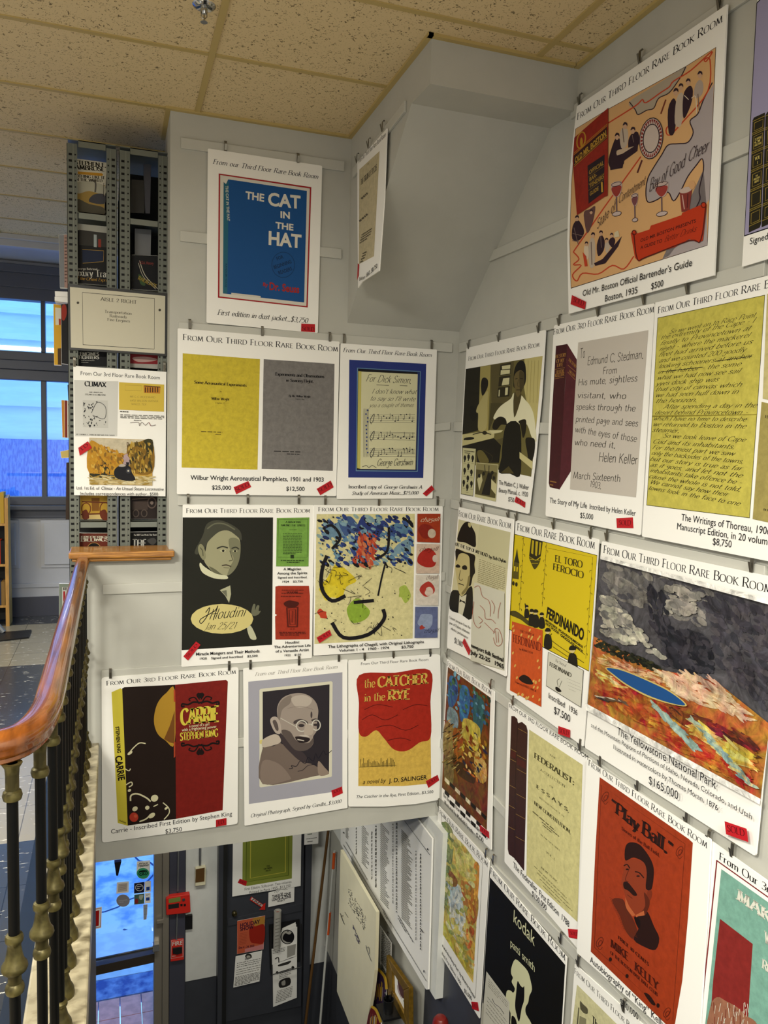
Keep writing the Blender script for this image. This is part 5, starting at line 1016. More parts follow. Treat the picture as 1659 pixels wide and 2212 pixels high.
p = Sheet('poster', 'narrow poster of a brown arcade painting with a blue and yellow middle', 'poster', W2, R6, [(168, 85), (545, 345), (530, 900), (520, 1610), (125, 1205), (140, 700)], rnd=.006, off=.02)
p.part('heading_lettering').t('From Our Rare Book Room', 170, 142, 522, 378, 42, INK, 'C')
p.part('picture', 'paint').q([(175, 150), (515, 395), (500, 900), (485, 1450), (128, 1110), (145, 700)], '#6a3a16')
for q, c in (([(185, 240), (215, 222), (250, 270), (250, 400), (200, 480), (175, 420)], '#2d5e8c'), ([(270, 330), (305, 295), (345, 340), (350, 470), (320, 580), (270, 560)], '#34699a'), ([(375, 400), (420, 375), (465, 440), (460, 580), (430, 700), (380, 640)], '#2a5a62'), ([(180, 470), (250, 520), (250, 640), (170, 620)], '#7d98a0'), ([(300, 560), (430, 640), (400, 830), (300, 740)], '#b8a648'), ([(150, 600), (220, 640), (215, 860), (140, 840)], '#8f7a45'), ([(220, 640), (290, 700), (290, 900), (230, 880)], '#96541e'), ([(390, 820), (470, 900), (480, 1060), (400, 1040)], '#c9a85a'), ([(250, 900), (380, 980), (380, 1080), (250, 1000)], '#3a2412'), ([(150, 860), (215, 900), (215, 1080), (150, 1060)], '#75663c')): p.s(q, c)
for i in range(8):
    for j in range(3):
        if (i+j) % 2: x = 150+i*42; y = 1085+i*40+j*42-60*(j == 0); p.q([(x, y), (x+38, y+36), (x+34, y+66), (x-2, y+30)], '#15110c')
        else: x = 150+i*42; y = 1085+i*40+j*42-60*(j == 0); p.q([(x, y), (x+38, y+36), (x+34, y+66), (x-2, y+30)], '#d6cdb0') if y+66 < 1110+(x-128)*.93 else None
p.dabs([(180, 170), (510, 400), (500, 640), (165, 430)], 60, 26, ('#2d5f90', '#274a6a', '#3c6a4a', '#1f3a2c', '#6a9ab0'), 1.2, 3, .5).dabs([(150, 560), (290, 640), (270, 1010), (140, 900)], 80, 26, ('#b7a468', '#5f4c24', '#8a6a30', '#2c2212'), -.6, 4, .22).dabs([(300, 600), (480, 760), (470, 1120), (290, 960)], 80, 30, ('#c9a63c', '#a8641f', '#d2b86a', '#1c2440', '#7a4016'), 1, 5, .35)
p.part('caption_lettering').t('The Knave of Hearts by Louise Saunders, 1925', 134, 1176, 488, 1528, 30, '#35322c', 'S').t('Illustrated by Maxfield Parrish', 146, 1238, 372, 1478, 30, '#35322c', 'S').t('$750', 400, 1502, 457, 1548, 34, '#35322c', 'S')
p.sticker([(428, 1406), (500, 1463), (503, 1517), (430, 1457)], (438, 1448, 496, 1494), 28)
p.done(); clips(p, 'brown arcade poster', [(178, 55), (528, 300)])

p = Sheet('poster', 'narrow poster of a pale yellow watercolour wash, beside the backboard at the bottom', 'poster', W2, R7, [(118, 175), (590, 690), (545, 1400), (500, 2165), (42, 1412), (80, 800)], rnd=.006, off=.02)
p.part('heading_lettering').t('From Our Rare Book Room', 112, 228, 578, 752, 48, INK, 'C')
p.part('picture', 'paint').l([(148, 262), (530, 715)], 3, '#8a867c', 0).l([(530, 715), (462, 1965)], 3, '#8a867c', 0).l([(462, 1965), (90, 1382), (148, 262)], 3, '#8a867c', 0)
p.q([(160, 322), (500, 735), (470, 1300), (440, 1830), (118, 1310), (140, 800)], '#c9b45c')
for q, c in (([(160, 330), (260, 450), (230, 800), (190, 1100), (125, 1200), (140, 700)], '#7f8a5c'), ([(280, 480), (460, 700), (420, 860), (300, 780)], '#cfc47a'), ([(210, 900), (330, 940), (370, 1180), (350, 1390), (260, 1360), (210, 1150)], '#cfd0c4'), ([(215, 910), (300, 930), (290, 1040), (220, 1060)], '#9db3bd'), ([(330, 870), (480, 1000), (470, 1250), (380, 1240)], '#b0713a'), ([(450, 720), (498, 745), (480, 1050), (450, 1000)], '#cf9440'), ([(180, 1250), (300, 1400), (420, 1560), (430, 1760), (280, 1560), (125, 1310)], '#bfae45'), ([(200, 760), (290, 860), (280, 930), (210, 900)], '#8d5a34'), ([(380, 1420), (450, 1480), (440, 1640), (390, 1600)], '#d19a52'), ([(190, 1250), (280, 1390), (290, 1440), (200, 1310)], '#d6cfa6'), ([(280, 1450), (350, 1540), (360, 1600), (290, 1520)], '#d9c98a')): p.s(q, c)
p.dabs([(170, 345), (470, 720), (430, 1770), (135, 1290)], 120, 46, ('#cfc26c', '#b9b45c', '#a3a862', '#cdaa58', '#d3ca94'), .9, 6, .5).dabs([(160, 340), (230, 430), (200, 1150), (130, 1150)], 60, 36, ('#7f8f62', '#6a7a50', '#93a06a', '#8a9aa0'), 1.3, 9, .45).dabs([(225, 940), (330, 960), (345, 1360), (230, 1150)], 40, 40, ('#d5d6cc', '#cbd0cb', '#b9c6cc'), 1.4, 7, .55).dabs([(400, 920), (475, 970), (430, 1640), (375, 1480)], 50, 40, ('#c98a3c', '#b8722f', '#d3a04a'), 1.5, 8, .4)
p.part('caption_lettering').t('“The Pie and the Patty Pan” by Beatrix Potter', 98, 1398, 457, 1985, 34, INK).t('Inscribed First Edition, 1905', 112, 1500, 326, 1852, 34, INK).t('$5,000', 356, 1912, 427, 1996, 40, INK)
p.sticker([(422, 2002), (482, 2008), (493, 2092), (432, 2070)], (430, 2048, 484, 2066), 30, 'SOLD', '#bf1822')
p.done(); clips(p, 'pale watercolour poster', [(128, 160), (572, 632)])

p = Sheet('poster', 'poster of tall brown leather spines beside a yellowed title page', 'poster', W2, R6, [(658, 428), (1318, 895), (1240, 2432), (625, 1702), (640, 1000)], rnd=.006, off=.02)
p.part('heading_lettering').t('FROM OUR 3RD FLOOR RARE BOOK ROOM', 660, 472, 1290, 892, 36, INK)
p.part('leather_spines', 'mottle').q([(680, 540), (705, 542), (728, 565), (732, 598), (765, 588), (800, 618), (810, 660), (795, 1300), (782, 1775), (715, 1688), (700, 1670), (660, 1640), (652, 1600), (652, 1500), (665, 1000)], '#3a1f1b')
p.l([(732, 590), (712, 1100), (710, 1690)], 4, '#1d0f0c')
for x0, y0, x1 in ((672, 800, 722), (668, 880, 718), (666, 1090, 714), (660, 1250, 710), (657, 1420, 708), (725, 850, 800), (722, 960, 798), (720, 1160, 793), (716, 1320, 790), (714, 1500, 785), (735, 640, 806)): p.l([(x0, y0), (x1, y0+(x1-x0)*.55)], 4, '#8a6a36', 0)
p.q([(674, 810), (718, 832), (715, 885), (670, 862)], '#4a1a18').q([(724, 870), (798, 912), (795, 965), (722, 925)], '#4a1a18')
p.part('title_page', 'mottle').q([(822, 648), (1248, 930), (1228, 1550), (1206, 2180), (800, 1806), (808, 1250)], '#d3cb8f')
B_ = '#4a4526'
p.part('title_page_lettering')
for a_, x0, y0, x1, y1, h in (('THE', 980, 852, 1040, 890, 14), ('FEDERALIST:', 862, 872, 1180, 1092, 44), ('A COLLECTION', 910, 976, 1108, 1112, 20), ('OF', 985, 1102, 1018, 1125, 14), ('E S S A Y S,', 880, 1112, 1140, 1312, 28), ('WRITTEN IN FAVOUR OF THE', 900, 1192, 1105, 1352, 12), ('NEW CONSTITUTION,', 862, 1242, 1152, 1482, 28), ('IN TWO VOLUMES.', 912, 1488, 1070, 1622, 12), ('VOL. I.', 955, 1628, 1030, 1692, 15), ('NEW-YORK:', 918, 1752, 1052, 1874, 15)): p.t(a_, x0, y0, x1, y1, h, B_, 'K' if h > 25 else 'S')
p.bars(850, 1300, 1165, 1570, 850, 1300, 1, 8, '#6a6340').bars(925, 1385, 1060, 1500, 930, 1408, 2, 7, '#6a6340').bars(862, 1735, 1120, 1990, 930, 1890, 4, 5, '#8a8358', seed=12)
p.part('caption_lettering').t('The Federalist  First Edition  1788', 693, 1742, 1138, 2224, 52, INK).t('$150,000', 842, 1968, 958, 2092, 46, INK)
p.sticker([(1130, 2234), (1215, 2242), (1206, 2316), (1137, 2302)], (1150, 2280, 1215, 2292), 26)
p.done(); clips(p, 'leather spines poster', [(705, 430), (1240, 785)])

p = Sheet('poster', 'poster of a black cover with a cream head-and-shoulders silhouette', 'poster', W2, R7, [(602, 738), (1312, 1590), (1270, 2212), (1225, 2900), (478, 2620), (515, 2212), (560, 1400)], off=.018)
p.part('heading_lettering').t('From Our Rare Book Room', 600, 802, 1302, 1628, 66, INK, 'C')
p.part('picture').q([(598, 842), (1300, 1660), (1262, 2300), (1228, 2800), (490, 2500), (520, 2150), (560, 1450)], '#100f0a')
CR = '#dcdcb4'
p.part('silhouette').s([(800, 1680), (835, 1608), (900, 1660), (950, 1720), (975, 1800), (990, 1890), (965, 1950), (955, 2010), (930, 2060), (935, 2120), (985, 2210), (1010, 2330), (860, 2300), (790, 2230), (790, 2110), (748, 2000), (755, 1905), (790, 1900), (815, 1920), (830, 1880), (800, 1820), (812, 1780), (795, 1740)], CR, 3).s([(855, 1812), (880, 1850), (905, 1872), (918, 1862), (916, 1990), (895, 2060), (870, 2190), (845, 2120), (832, 2040), (842, 1920)], '#100f0a', 3).s([(800, 2140), (835, 2160), (850, 2240), (800, 2260)], '#100f0a', 3)
p.part('cover_lettering').t('kodak', 812, 1252, 1014, 1488, 130, CR).t('patti smith', 786, 1478, 1014, 1728, 78, CR)
p.part('card').q([(565, 1720), (780, 2010), (770, 2560), (515, 2280)], '#d3d0c2').bars(585, 1790, 765, 2020, 580, 1850, 4, 4, '#8a877c', seed=3).bars(575, 1960, 755, 2190, 560, 2100, 5, 4, '#8a877c', seed=5).l([(620, 1975), (640, 2020), (690, 2060), (730, 2120)], 4, '#55535c').q([(525, 2010), (540, 2025), (525, 2300), (505, 2280)], '#b9b6a8')
p.done(); clips(p, 'black silhouette poster', [(640, 690), (1272, 1425)])

p = Sheet('poster', 'poster of a brick-red cover with a moustached man, at the bottom right', 'poster', W2, R8, [(245, 75), (1212, 700), (1170, 1500), (1110, 2420), (165, 1582), (205, 800)], off=.03, th=.006, rnd=.006)
p.part('heading_lettering').t(HEAD, 256, 118, 1184, 772, 52, INK, 'C')
p.part('red_cover', 'mottle').q([(345, 212), (1040, 695), (1072, 725), (1035, 1300), (990, 1800), (922, 2200), (275, 1575), (310, 800)], '#9e3a1a')
F_ = '#5a1d0f'
p.part('cover_drawing').quadframe([(358, 275), (1012, 735), (915, 2110), (303, 1540)], 3, F_)
for x, y in ((388, 365), (968, 790), (345, 1500), (870, 2050)):
    p.er(x, y, 22, 40, 4, F_, .5).er(x+4, y+8, 12, 22, 4, F_, .5).l([(x-20, y+30), (x, y+60), (x+22, y+40)], 4, F_)
HD = '#2a1511'
p.s([(515, 1030), (530, 950), (540, 870), (600, 850), (690, 880), (735, 990), (745, 1120), (700, 1220), (690, 1290), (625, 1285), (565, 1190), (535, 1110)], '#8c3a20')
p.s([(545, 760), (580, 722), (650, 735), (710, 800), (755, 880), (768, 960), (750, 1085), (705, 1080), (712, 960), (690, 880), (610, 840), (545, 862)], HD).s([(715, 1110), (745, 1095), (755, 1130), (735, 1180), (712, 1180)], '#7a301a', 3)
p.l([(532, 905), (560, 895), (580, 925)], 9, HD).l([(620, 950), (655, 960), (690, 1000)], 9, HD).e(560, 932, 12, 7, HD).e(645, 985, 14, 7, HD).l([(575, 930), (545, 1010), (570, 1030)], 5, '#5a2212')
p.s([(530, 1035), (560, 1030), (600, 1075), (638, 1130), (610, 1138), (570, 1100), (535, 1080)], HD, 3).l([(560, 1130), (600, 1160)], 5, '#5a2212')
p.s([(690, 1110), (700, 1220), (650, 1290), (690, 1300), (720, 1250), (735, 1180)], '#5a2414', 3).q([(545, 1150), (575, 1220), (625, 1290), (600, 1300), (545, 1230)], '#b8623a').q([(690, 1255), (700, 1320), (640, 1330), (625, 1290)], '#b8623a')
p.s([(440, 1170), (525, 1165), (555, 1240), (610, 1330), (640, 1430), (600, 1475), (540, 1400), (500, 1290)], '#5e2818', 3).s([(625, 1310), (700, 1290), (720, 1265), (770, 1380), (810, 1470), (780, 1560), (700, 1540), (610, 1480), (650, 1390)], HD, 3).s([(615, 1300), (660, 1330), (655, 1400), (625, 1350)], '#1a0f0d', 3)
for i in range(16): p.l([(420+i*7, 1150+i*16), (520+i*8, 1210+i*17)], 3, '#6a2a16', 0)
p.part('cover_lettering').t('“Play', 430, 462, 650, 640, 96, HD, 'K').t('Ball.”', 672, 650, 915, 842, 110, HD, 'K').t('Stories of the Ball Field.', 515, 622, 812, 838, 28, F_, 'K').t('PRICE 10 CENTS', 488, 1472, 728, 1690, 26, '#3c150c', 'K')
p.t('MIKE', 430, 1535, 572, 1652, 62, '#4a180d', 'K').t('KELLY', 618, 1715, 802, 1882, 66, '#4a180d', 'K').t('OF THE BOSTON BASE BALL CLUB', 428, 1590, 795, 1925, 26, '#4a180d', 'K').e(428, 1635, 12, 16, HD).e(558, 1765, 12, 16, HD).e(800, 1995, 12, 18, HD).s([(690, 1900), (730, 1910), (780, 1985), (750, 1985)], HD, 3)
p.part('caption_lettering').t('Autobiography of “King” Kelly', 270, 1655, 850, 2178, 56, INK).t('$10,000', 503, 1985, 646, 2112, 54, INK)
p.done(); clips(p, 'brick-red cover poster', [(360, 105), (652, 300), (1035, 555), (1212, 700)])

p = Sheet('poster', 'poster of a teal cover, cut by the right edge at the bottom', 'poster', W2, R8, [(1222, 715), (1960, 1240), (1830, 3000), (1040, 2600), (1090, 2212), (1170, 1400)], off=.022)
p.part('heading_lettering').t('From Our 3rd Floor', 1276, 852, 1925, 1298, 62, INK, 'S')
p.part('red_rule').l([(1120, 2212), (1195, 1500), (1260, 860)], 10, '#7c1f24', 0).l([(1256, 862), (1920, 1335)], 9, '#7c1f24', 0)
p.part('teal_cover', 'mottle').q([(1295, 930), (1880, 1345), (1800, 2900), (1130, 2500), (1215, 1700)], '#7eae9e').q([(1284, 1318), (1540, 1515), (1515, 1900), (1490, 2350), (1190, 2350), (1230, 1800)], '#872b27')
p.s([(1205, 2020), (1260, 1930), (1330, 1960), (1420, 2010), (1480, 2070), (1560, 2120), (1600, 2230), (1560, 2400), (1190, 2350)], '#9c6a52', 3)
p.part('feather_strokes')
rn = random.Random(14)
for i in range(60):
    x, y = rn.uniform(1215, 1500), rn.uniform(1950, 2230); p.l([(x, y), (x+rn.uniform(-20, 10), y+rn.uniform(30, 80))], 4, rn.choice(('#e6dfd0', '#7a2a22', '#d8cbb8')))
p.part('cover_lettering').t('MAKE', 1416, 1168, 1752, 1408, 92, '#e3e2d4', 'K').t('WAY FOR', 1632, 1500, 1900, 1700, 92, '#e3e2d4', 'K').t('ROBERT', 1612, 1700, 1860, 1890, 74, '#e3e2d4', 'K')
p.done(); clips(p, 'teal cover poster', [(1395, 800)])

p = Sheet('poster', 'poster of a cream engraved title page, only its top showing at the bottom edge', 'poster', W2, R8, [(150, 1672), (700, 2160), (680, 2800), (80, 2500), (120, 2100)], off=.016)
p.part('heading_lettering').t(HEAD, 147, 1742, 905, 2500, 48, INK, 'C')
p.part('title_page', 'mottle').q([(168, 1832), (640, 2300), (620, 2800), (95, 2500), (130, 2150)], '#d2cda0')
p.part('engraving').s([(192, 1960), (215, 1985), (250, 2020), (250, 2060), (225, 2055), (195, 2020)], '#6a664c', 3)
for i in range(7): p.l([(193, 1965+i*9), (220, 1992+i*10), (250, 2022+i*6)], 2.5, '#35322a')
p.q([(178, 2010), (186, 2012), (170, 2210), (160, 2205)], '#55523f').q([(188, 2075), (240, 2100), (235, 2212), (180, 2180)], '#8a8668').t('The', 285, 2130, 345, 2195, 60, '#2c2a20', 'K')
p.done(); clips(p, 'cream engraved page poster', [(190, 1660), (545, 2010)])

# ================================================================== STAIR RAILING
rail = tag(empty('stair_railing', (-.135, 2.8, .12)), 'railing of black balusters with brass fittings under a varnished wooden handrail', 'railing')
def handrail():
    path = smooth([(-.135, 4.03), (-.135, 3.2), (-.135, 2.4), (-.135, 1.92), (-.137, 1.80), (-.150, 1.70), (-.178, 1.638), (-.225, 1.612), (-.32, 1.606), (-.8, 1.605), (-1.6, 1.605)], 5)
    half = [(.0175, 0), (.0205, .003), (.0195, .010), (.0255, .014), (.0285, .020), (.0275, .026), (.030, .031), (.0305, .042), (.026, .053), (.015, .0595)]
    prof = half + [(0, .061)] + [(-a, b) for a, b in reversed(half)]
    g = G(); n = len(prof); V = []; F = []
    for i, p in enumerate(path):
        a, b = path[max(i-1, 0)], path[min(i+1, len(path)-1)]; d = Vector((b[0]-a[0], b[1]-a[1], 0)).normalized(); s = Vector((d.y, -d.x, 0))
        V += [Vector((p[0], p[1], 1.0)) + s*u + Vector((0, 0, h)) for u, h in prof]
    for i in range(len(path)-1):
        for k in range(n): F.append((i*n+k, i*n+(k+1) % n, (i+1)*n+(k+1) % n, (i+1)*n+k))
    F += [tuple(range(n-1, -1, -1)), tuple((len(path)-1)*n+k for k in range(n))]
    g.add(V, F); g.build('handrail', 'handrail', rail, smooth=True)
handrail()
SPOTS = [(-.128, 4.0-.1305*k) for k in range(16)] + [(-.131, 1.885), (-.142, 1.71), (-.183, 1.608), (-.30, 1.605), (-.43, 1.605), (-.56, 1.605), (-.69, 1.605)]
SPOTS = [s for s in SPOTS if not (s[1] < 1.83 and s[0] == -.128)]
def baluster(x, y):
    o = (x, y, 0)
    sh = G().lathe([(.0105, .12), (.0105, 1.0)], o, 12); b = sh.build('baluster', 'iron', rail, smooth=True)
    G().lathe([(.011, .925), (.0165, .928), (.0185, .936), (.0165, .944), (.0125, .947), (.0125, .975), (.0135, .99), (.019, .999), (.019, 1.0)], o, 16).build('brass_collar', 'brass', b, smooth=True)
    G().lathe([(.011, .534), (.0165, .537), (.0185, .545), (.0165, .553), (.013, .557), (.0125, .572), (.0135, .579), (.0225, .582), (.025, .588), (.0235, .595), (.0185, .602), (.0155, .614), (.0125, .632), (.013, .638), (.0165, .642), (.0175, .648), (.0155, .655), (.011, .657)], o, 16).build('brass_vase', 'brass', b, smooth=True)
    G().lathe([(.028, .12), (.029, .13), (.027, .142), (.020, .156), (.0145, .176), (.0135, .183), (.0175, .188), (.0175, .195), (.0135, .200), (.011, .201)], o, 16).build('brass_foot', 'brass', b, smooth=True)
    return b
proto = baluster(*SPOTS[0]); p0 = Vector((SPOTS[0][0], SPOTS[0][1], 0))
for x, y in SPOTS[1:]:
    c = proto.copy(); COL.objects.link(c); c.parent = rail; c.location = proto.location + Vector((x, y, 0)) - p0
    for ch in list(proto.children): d = ch.copy(); COL.objects.link(d); d.parent = c
# ================================================================== SPRINKLER
q = Pl((0, 0, CE), (0, 0, -1)).hit(441, 12)
sp = tag(empty('ceiling_sprinkler', (q.x, q.y, CE)), 'chrome sprinkler head with recessed cup in the tiled ceiling', 'sprinkler')
G().lathe([(.012, -.003), (.030, -.010), (.040, -.004), (.043, 0)], (q.x, q.y, CE), 24).build('escutcheon_cup', 'chrome', sp, smooth=True)
s_ = G().lathe([(.008, -.030), (.011, -.022), (.013, -.012), (.013, -.004)], (q.x, q.y, CE), 12); s_.tube([(q.x-.011, q.y, CE-.02), (q.x-.010, q.y, CE-.038), (q.x, q.y, CE-.05)], .002, 6); s_.tube([(q.x+.011, q.y, CE-.02), (q.x+.010, q.y, CE-.038), (q.x, q.y, CE-.05)], .002, 6)
s_.lathe([(.0035, -.058), (.0035, -.03)], (q.x, q.y, CE), 8); s_.build('nozzle', 'chrome', sp, smooth=True)
G().lathe([(.013, -.0595), (.0135, -.0585), (.004, -.057)], (q.x, q.y, CE), 16).build('deflector', 'greym', sp, smooth=True)

# ================================================================== SHELVING BEHIND THE LOW WALL
Yp = 4.235
def sx(px): return SH.hit(px, 760).x
def sz(py): return SH.hit(255, py).z
M['post'] = print_mat('punched_steel', 0, .45)
POSTS = [[(147, 169), (231, 253)], [(258, 281), (341, 363)]]
for ui, (label, pp) in enumerate(zip(('grey punched-steel shelving unit on the left, beside the window', 'grey punched-steel shelving unit on the right, against the wall end'), POSTS)):
    x0, x1 = sx(pp[0][0]), sx(pp[1][1])
    u = tag(empty('metal_shelving_unit', ((x0+x1)/2, Yp+.45, 0)), label, 'shelving', 'back-to-back steel shelving units')
    for yy in (Yp, Yp+.88):
        for i, (a, b) in enumerate(pp):
            xa, xb = sx(a), sx(b); g = G(); g.box(xa, xb, yy, yy+.002, 0, 3.045, '#72766e')
            xe = xa if i == 0 else xb; g.box(min(xe, xe+(.002 if i == 0 else -.002)), max(xe, xe+(.002 if i == 0 else -.002)), yy, yy+.05, 0, 3.045, '#72766e')
            xm = xa+.62*(xb-xa) if i == 0 else xa+.38*(xb-xa); g.box(xm-.0012, xm+.0012, yy-.0015, yy, 0, 3.045, '#8b8f86')
            z = .95
            while z < 3.02 and yy == Yp:
                for f, wd, hh in ((.34, .0075, .0055), (.82, .0032, .0035)):
                    xc = xa+f*(xb-xa) if i == 0 else xb-f*(xb-xa)
                    g.add([(xc-wd, yy-.0009, z-hh), (xc+wd, yy-.0009, z-hh), (xc+wd, yy-.0009, z+hh), (xc-wd, yy-.0009, z+hh)], [(0, 1, 2, 3)], '#0d0d0d')
                z += .0305
            g.build('upright', 'post', u)
    for zt in (sz(314), sz(466), sz(628), sz(795), sz(960), sz(1126), .72, .40, .08):
        g = G(); g.box(x0+.004, x1-.004, Yp+.006, Yp+.9, zt-.004, zt); g.box(x0+.052, x1-.052, Yp+.006, Yp+.008, zt-.032, zt); g.box(x0+.004, x1-.004, Yp+.9, Yp+.902, zt-.03, zt)
        g.build('shelf', 'shelf', u)
    G().box(x0+.003, x1-.003, Yp+.30, Yp+.302, .05, 3.03).build('added_dark_panel', 'dark', u)  # added black sheet, makes the shelf openings look dark inside
    xi = x1-.004 if ui == 0 else x0+.002
    G().box(xi, xi+.002, Yp+.06, Yp+.86, .05, 3.03).build('back_panel', 'shelf', u)
SB = Pl((0, Yp+.055, 0), (0, -1, 0))
def book(label, z, quad, th=.03, off=0, pl=SB, card='board', group='books in the steel shelving'): return Sheet('book', label, 'book', pl, z, quad, off=off, th=th, card=card, group=group)
b = book('white and gold cover with a railway scene, topmost in the left shelving unit', Z1, [(630, 1350), (912, 1388), (888, 1836), (625, 1812)])
b.part('cover').q([(631, 1351), (911, 1388), (888, 1834), (626, 1812)], '#d9d4c2').q([(662, 1555), (896, 1580), (888, 1832), (652, 1810)], '#a98c4a').s([(662, 1560), (780, 1545), (895, 1590), (890, 1660), (760, 1630), (662, 1650)], '#b9b6a4').s([(800, 1660), (890, 1660), (888, 1740), (760, 1720)], '#4a4a52').s([(660, 1700), (760, 1740), (880, 1770), (880, 1830), (660, 1808)], '#5a5546').l([(812, 1640), (815, 1560), (780, 1530)], 14, '#5a5650').l([(885, 1560), (883, 1680)], 4, '#3a362c', 0)
b.part('cover_lettering').t('STEPHEN E.', 640, 1400, 905, 1428, 34, '#2a241c', 'K').t('AMBROSE', 640, 1442, 893, 1462, 36, '#2a241c', 'K').q([(664, 1462), (870, 1478), (882, 1492), (868, 1502), (664, 1486)], '#c9922a').t('NOTHING LIKE IT', 620, 1510, 895, 1530, 24, '#3a342a', 'K').t('IN THE WORLD', 640, 1540, 875, 1555, 22, '#3a342a', 'K'); b.done()
b = book('black cover with white lettering and a blue railway carriage, left unit above the aisle sign', Z1, [(605, 1903), (985, 1940), (985, 2440), (605, 2415)])
b.part('cover').q([(606, 1904), (984, 1941), (984, 2439), (606, 2414)], '#1b1a1b').q([(650, 1906), (934, 1936), (934, 2000), (650, 1960)], '#b4b3a8').q([(676, 1960), (915, 1990), (915, 2110), (676, 2090)], '#3c3a36').q([(800, 2000), (825, 2004), (825, 2110), (800, 2106)], '#a9b3b4').q([(838, 2040), (862, 2042), (862, 2110), (838, 2108)], '#9a3a2c').q([(702, 2128), (885, 2140), (885, 2230), (705, 2245)], '#202a44').l([(702, 2128), (885, 2140), (882, 2232), (706, 2246)], 4, '#b8923a', 0)
b.part('cover_lettering').t('George Behrend', 650, 2300, 830, 2306, 20, '#d9d5c8').t('Luxury Trains', 612, 2350, 980, 2370, 58, '#e4e1d6', 'S').t('of the Orient Express', 640, 2385, 945, 2405, 26, '#c99a3a', 'T'); b.done()
b = book('black cover with white curved lines, right unit above the aisle sign', Z2, [(1120, 40), (1350, 50), (1350, 350), (1120, 335)])
b.part('cover').q([(1120, 41), (1348, 51), (1348, 348), (1120, 334)], '#15161a').l([(1190, 90), (1240, 220), (1345, 330)], 6, '#cfc9b4').l([(1180, 110), (1225, 230), (1330, 335)], 4, '#cfc9b4').s([(1180, 210), (1215, 230), (1240, 300), (1200, 290)], '#3f5a34').t('U.S.A. History', 1190, 118, 1310, 125, 24, '#8e3a34', 'B').t('RAILROADS', 1175, 250, 1330, 325, 34, '#a38b3a', 'K'); b.done()
b = book('black cover lettered in white, left unit just below the aisle sign', Z2, [(587, 838), (935, 850), (925, 1000), (590, 990)])
b.part('cover').q([(588, 839), (934, 851), (924, 999), (591, 989)], '#141416').t('FIRE ENGINES', 590, 900, 846, 903, 30, '#dedbd0', 'K').t('FIREFIGHTERS', 600, 931, 846, 931, 30, '#dedbd0', 'K').bars(692, 942, 805, 945, 692, 958, 2, 5, '#b9b6ac'); b.done()
b = book('white and red cover, right unit just below the aisle sign', Z2, [(1110, 880), (1348, 900), (1345, 1015), (1110, 1000)])
b.part('cover').q([(1110, 882), (1347, 901), (1345, 975), (1110, 968)], '#96242c').q([(1110, 968), (1345, 975), (1345, 1014), (1110, 999)], '#b9b6ae').s([(1130, 920), (1230, 910), (1340, 930), (1300, 950), (1180, 955)], '#c9a39c'); b.done()
b = book('golden cover of a horse-drawn engine with wheels, left unit below the locomotive poster', Z3, [(680, 240), (940, 240), (940, 482), (685, 482)])
b.part('cover', 'print').q([(682, 242), (938, 242), (938, 481), (686, 481)], '#c29a34').q([(690, 430), (936, 430), (936, 480), (688, 480)], '#d3b878').er(735, 390, 38, 48, 7, '#7a3c18').er(895, 395, 42, 58, 7, '#7a3c18').q([(780, 300), (850, 300), (845, 410), (785, 410)], '#8a5a1c').l([(700, 330), (930, 340)], 12, '#6a3616').l([(690, 440), (930, 430)], 12, '#6a3616').s([(700, 420), (740, 400), (760, 470), (710, 480)], '#6a2c14').s([(850, 420), (900, 400), (920, 480), (870, 480)], '#6a2c14'); b.done()
b = book('dark brown cover of a steam engine, right unit below the locomotive poster', Z3, [(1105, 260), (1345, 260), (1342, 480), (1112, 480)])
b.part('cover', 'print').q([(1106, 262), (1344, 262), (1341, 479), (1113, 479)], '#2c2220').er(1295, 340, 36, 44, 8, '#6a5a52').e(1295, 340, 14, 16, '#8a7a70').q([(1130, 330), (1260, 320), (1260, 400), (1130, 400)], '#4d403a').er(1160, 430, 24, 30, 6, '#5d5048').er(1230, 430, 24, 30, 6, '#5d5048').l([(1125, 310), (1270, 300)], 6, '#7a6a60', 0); b.done()
b = book('red-brown cover lettered in cream, lowest in the left unit above the oak cap', Z3, [(672, 598), (940, 600), (938, 800), (680, 800)])
b.part('cover', 'print').q([(674, 599), (938, 601), (937, 798), (682, 798)], '#6b2a1a').e(802, 735, 56, 52, '#17110f').er(802, 735, 58, 54, 4, '#b98a4a').t('FREDERICK', 690, 640, 930, 640, 16, '#d9d2bc', 'K').t('BILLINGS', 690, 672, 930, 668, 30, '#d9d2bc', 'K').q([(690, 604), (935, 596), (935, 601), (690, 602)], '#c9c0a8'); b.done()
b = book('black cover with big white lettering, lowest in the right unit above the oak cap', Z3, [(1105, 590), (1345, 585), (1342, 800), (1112, 800)])
b.part('cover', 'print').q([(1106, 592), (1344, 587), (1341, 798), (1113, 798)], '#191817').t('THE', 1128, 718, 1250, 718, 66, '#d6d3ca', 'K').t('The 1887 Train Wreck That Shook', 1140, 622, 1338, 620, 14, '#d6d3ca', 'K').s([(1255, 660), (1310, 640), (1335, 670), (1300, 700)], '#4a4846'); b.done()
# dark books deeper in the right unit
for i, (lb, q_) in enumerate((('black book standing at the top of the right shelving unit', [(1120, 1530), (1230, 1540), (1240, 1820), (1110, 1815)]), ('grey book leaning at the top of the right shelving unit', [(1225, 1400), (1290, 1405), (1280, 1822), (1230, 1820)]), ('dim grey folder in the right shelving unit, second opening from the top', [(1150, 1950), (1290, 1960), (1285, 2180), (1150, 2170)]))):
    b = book(lb, Z1, q_, pl=Pl((0, Yp+.12, 0), (0, -1, 0)), card=('black', 'skirt', 'greym')[i])
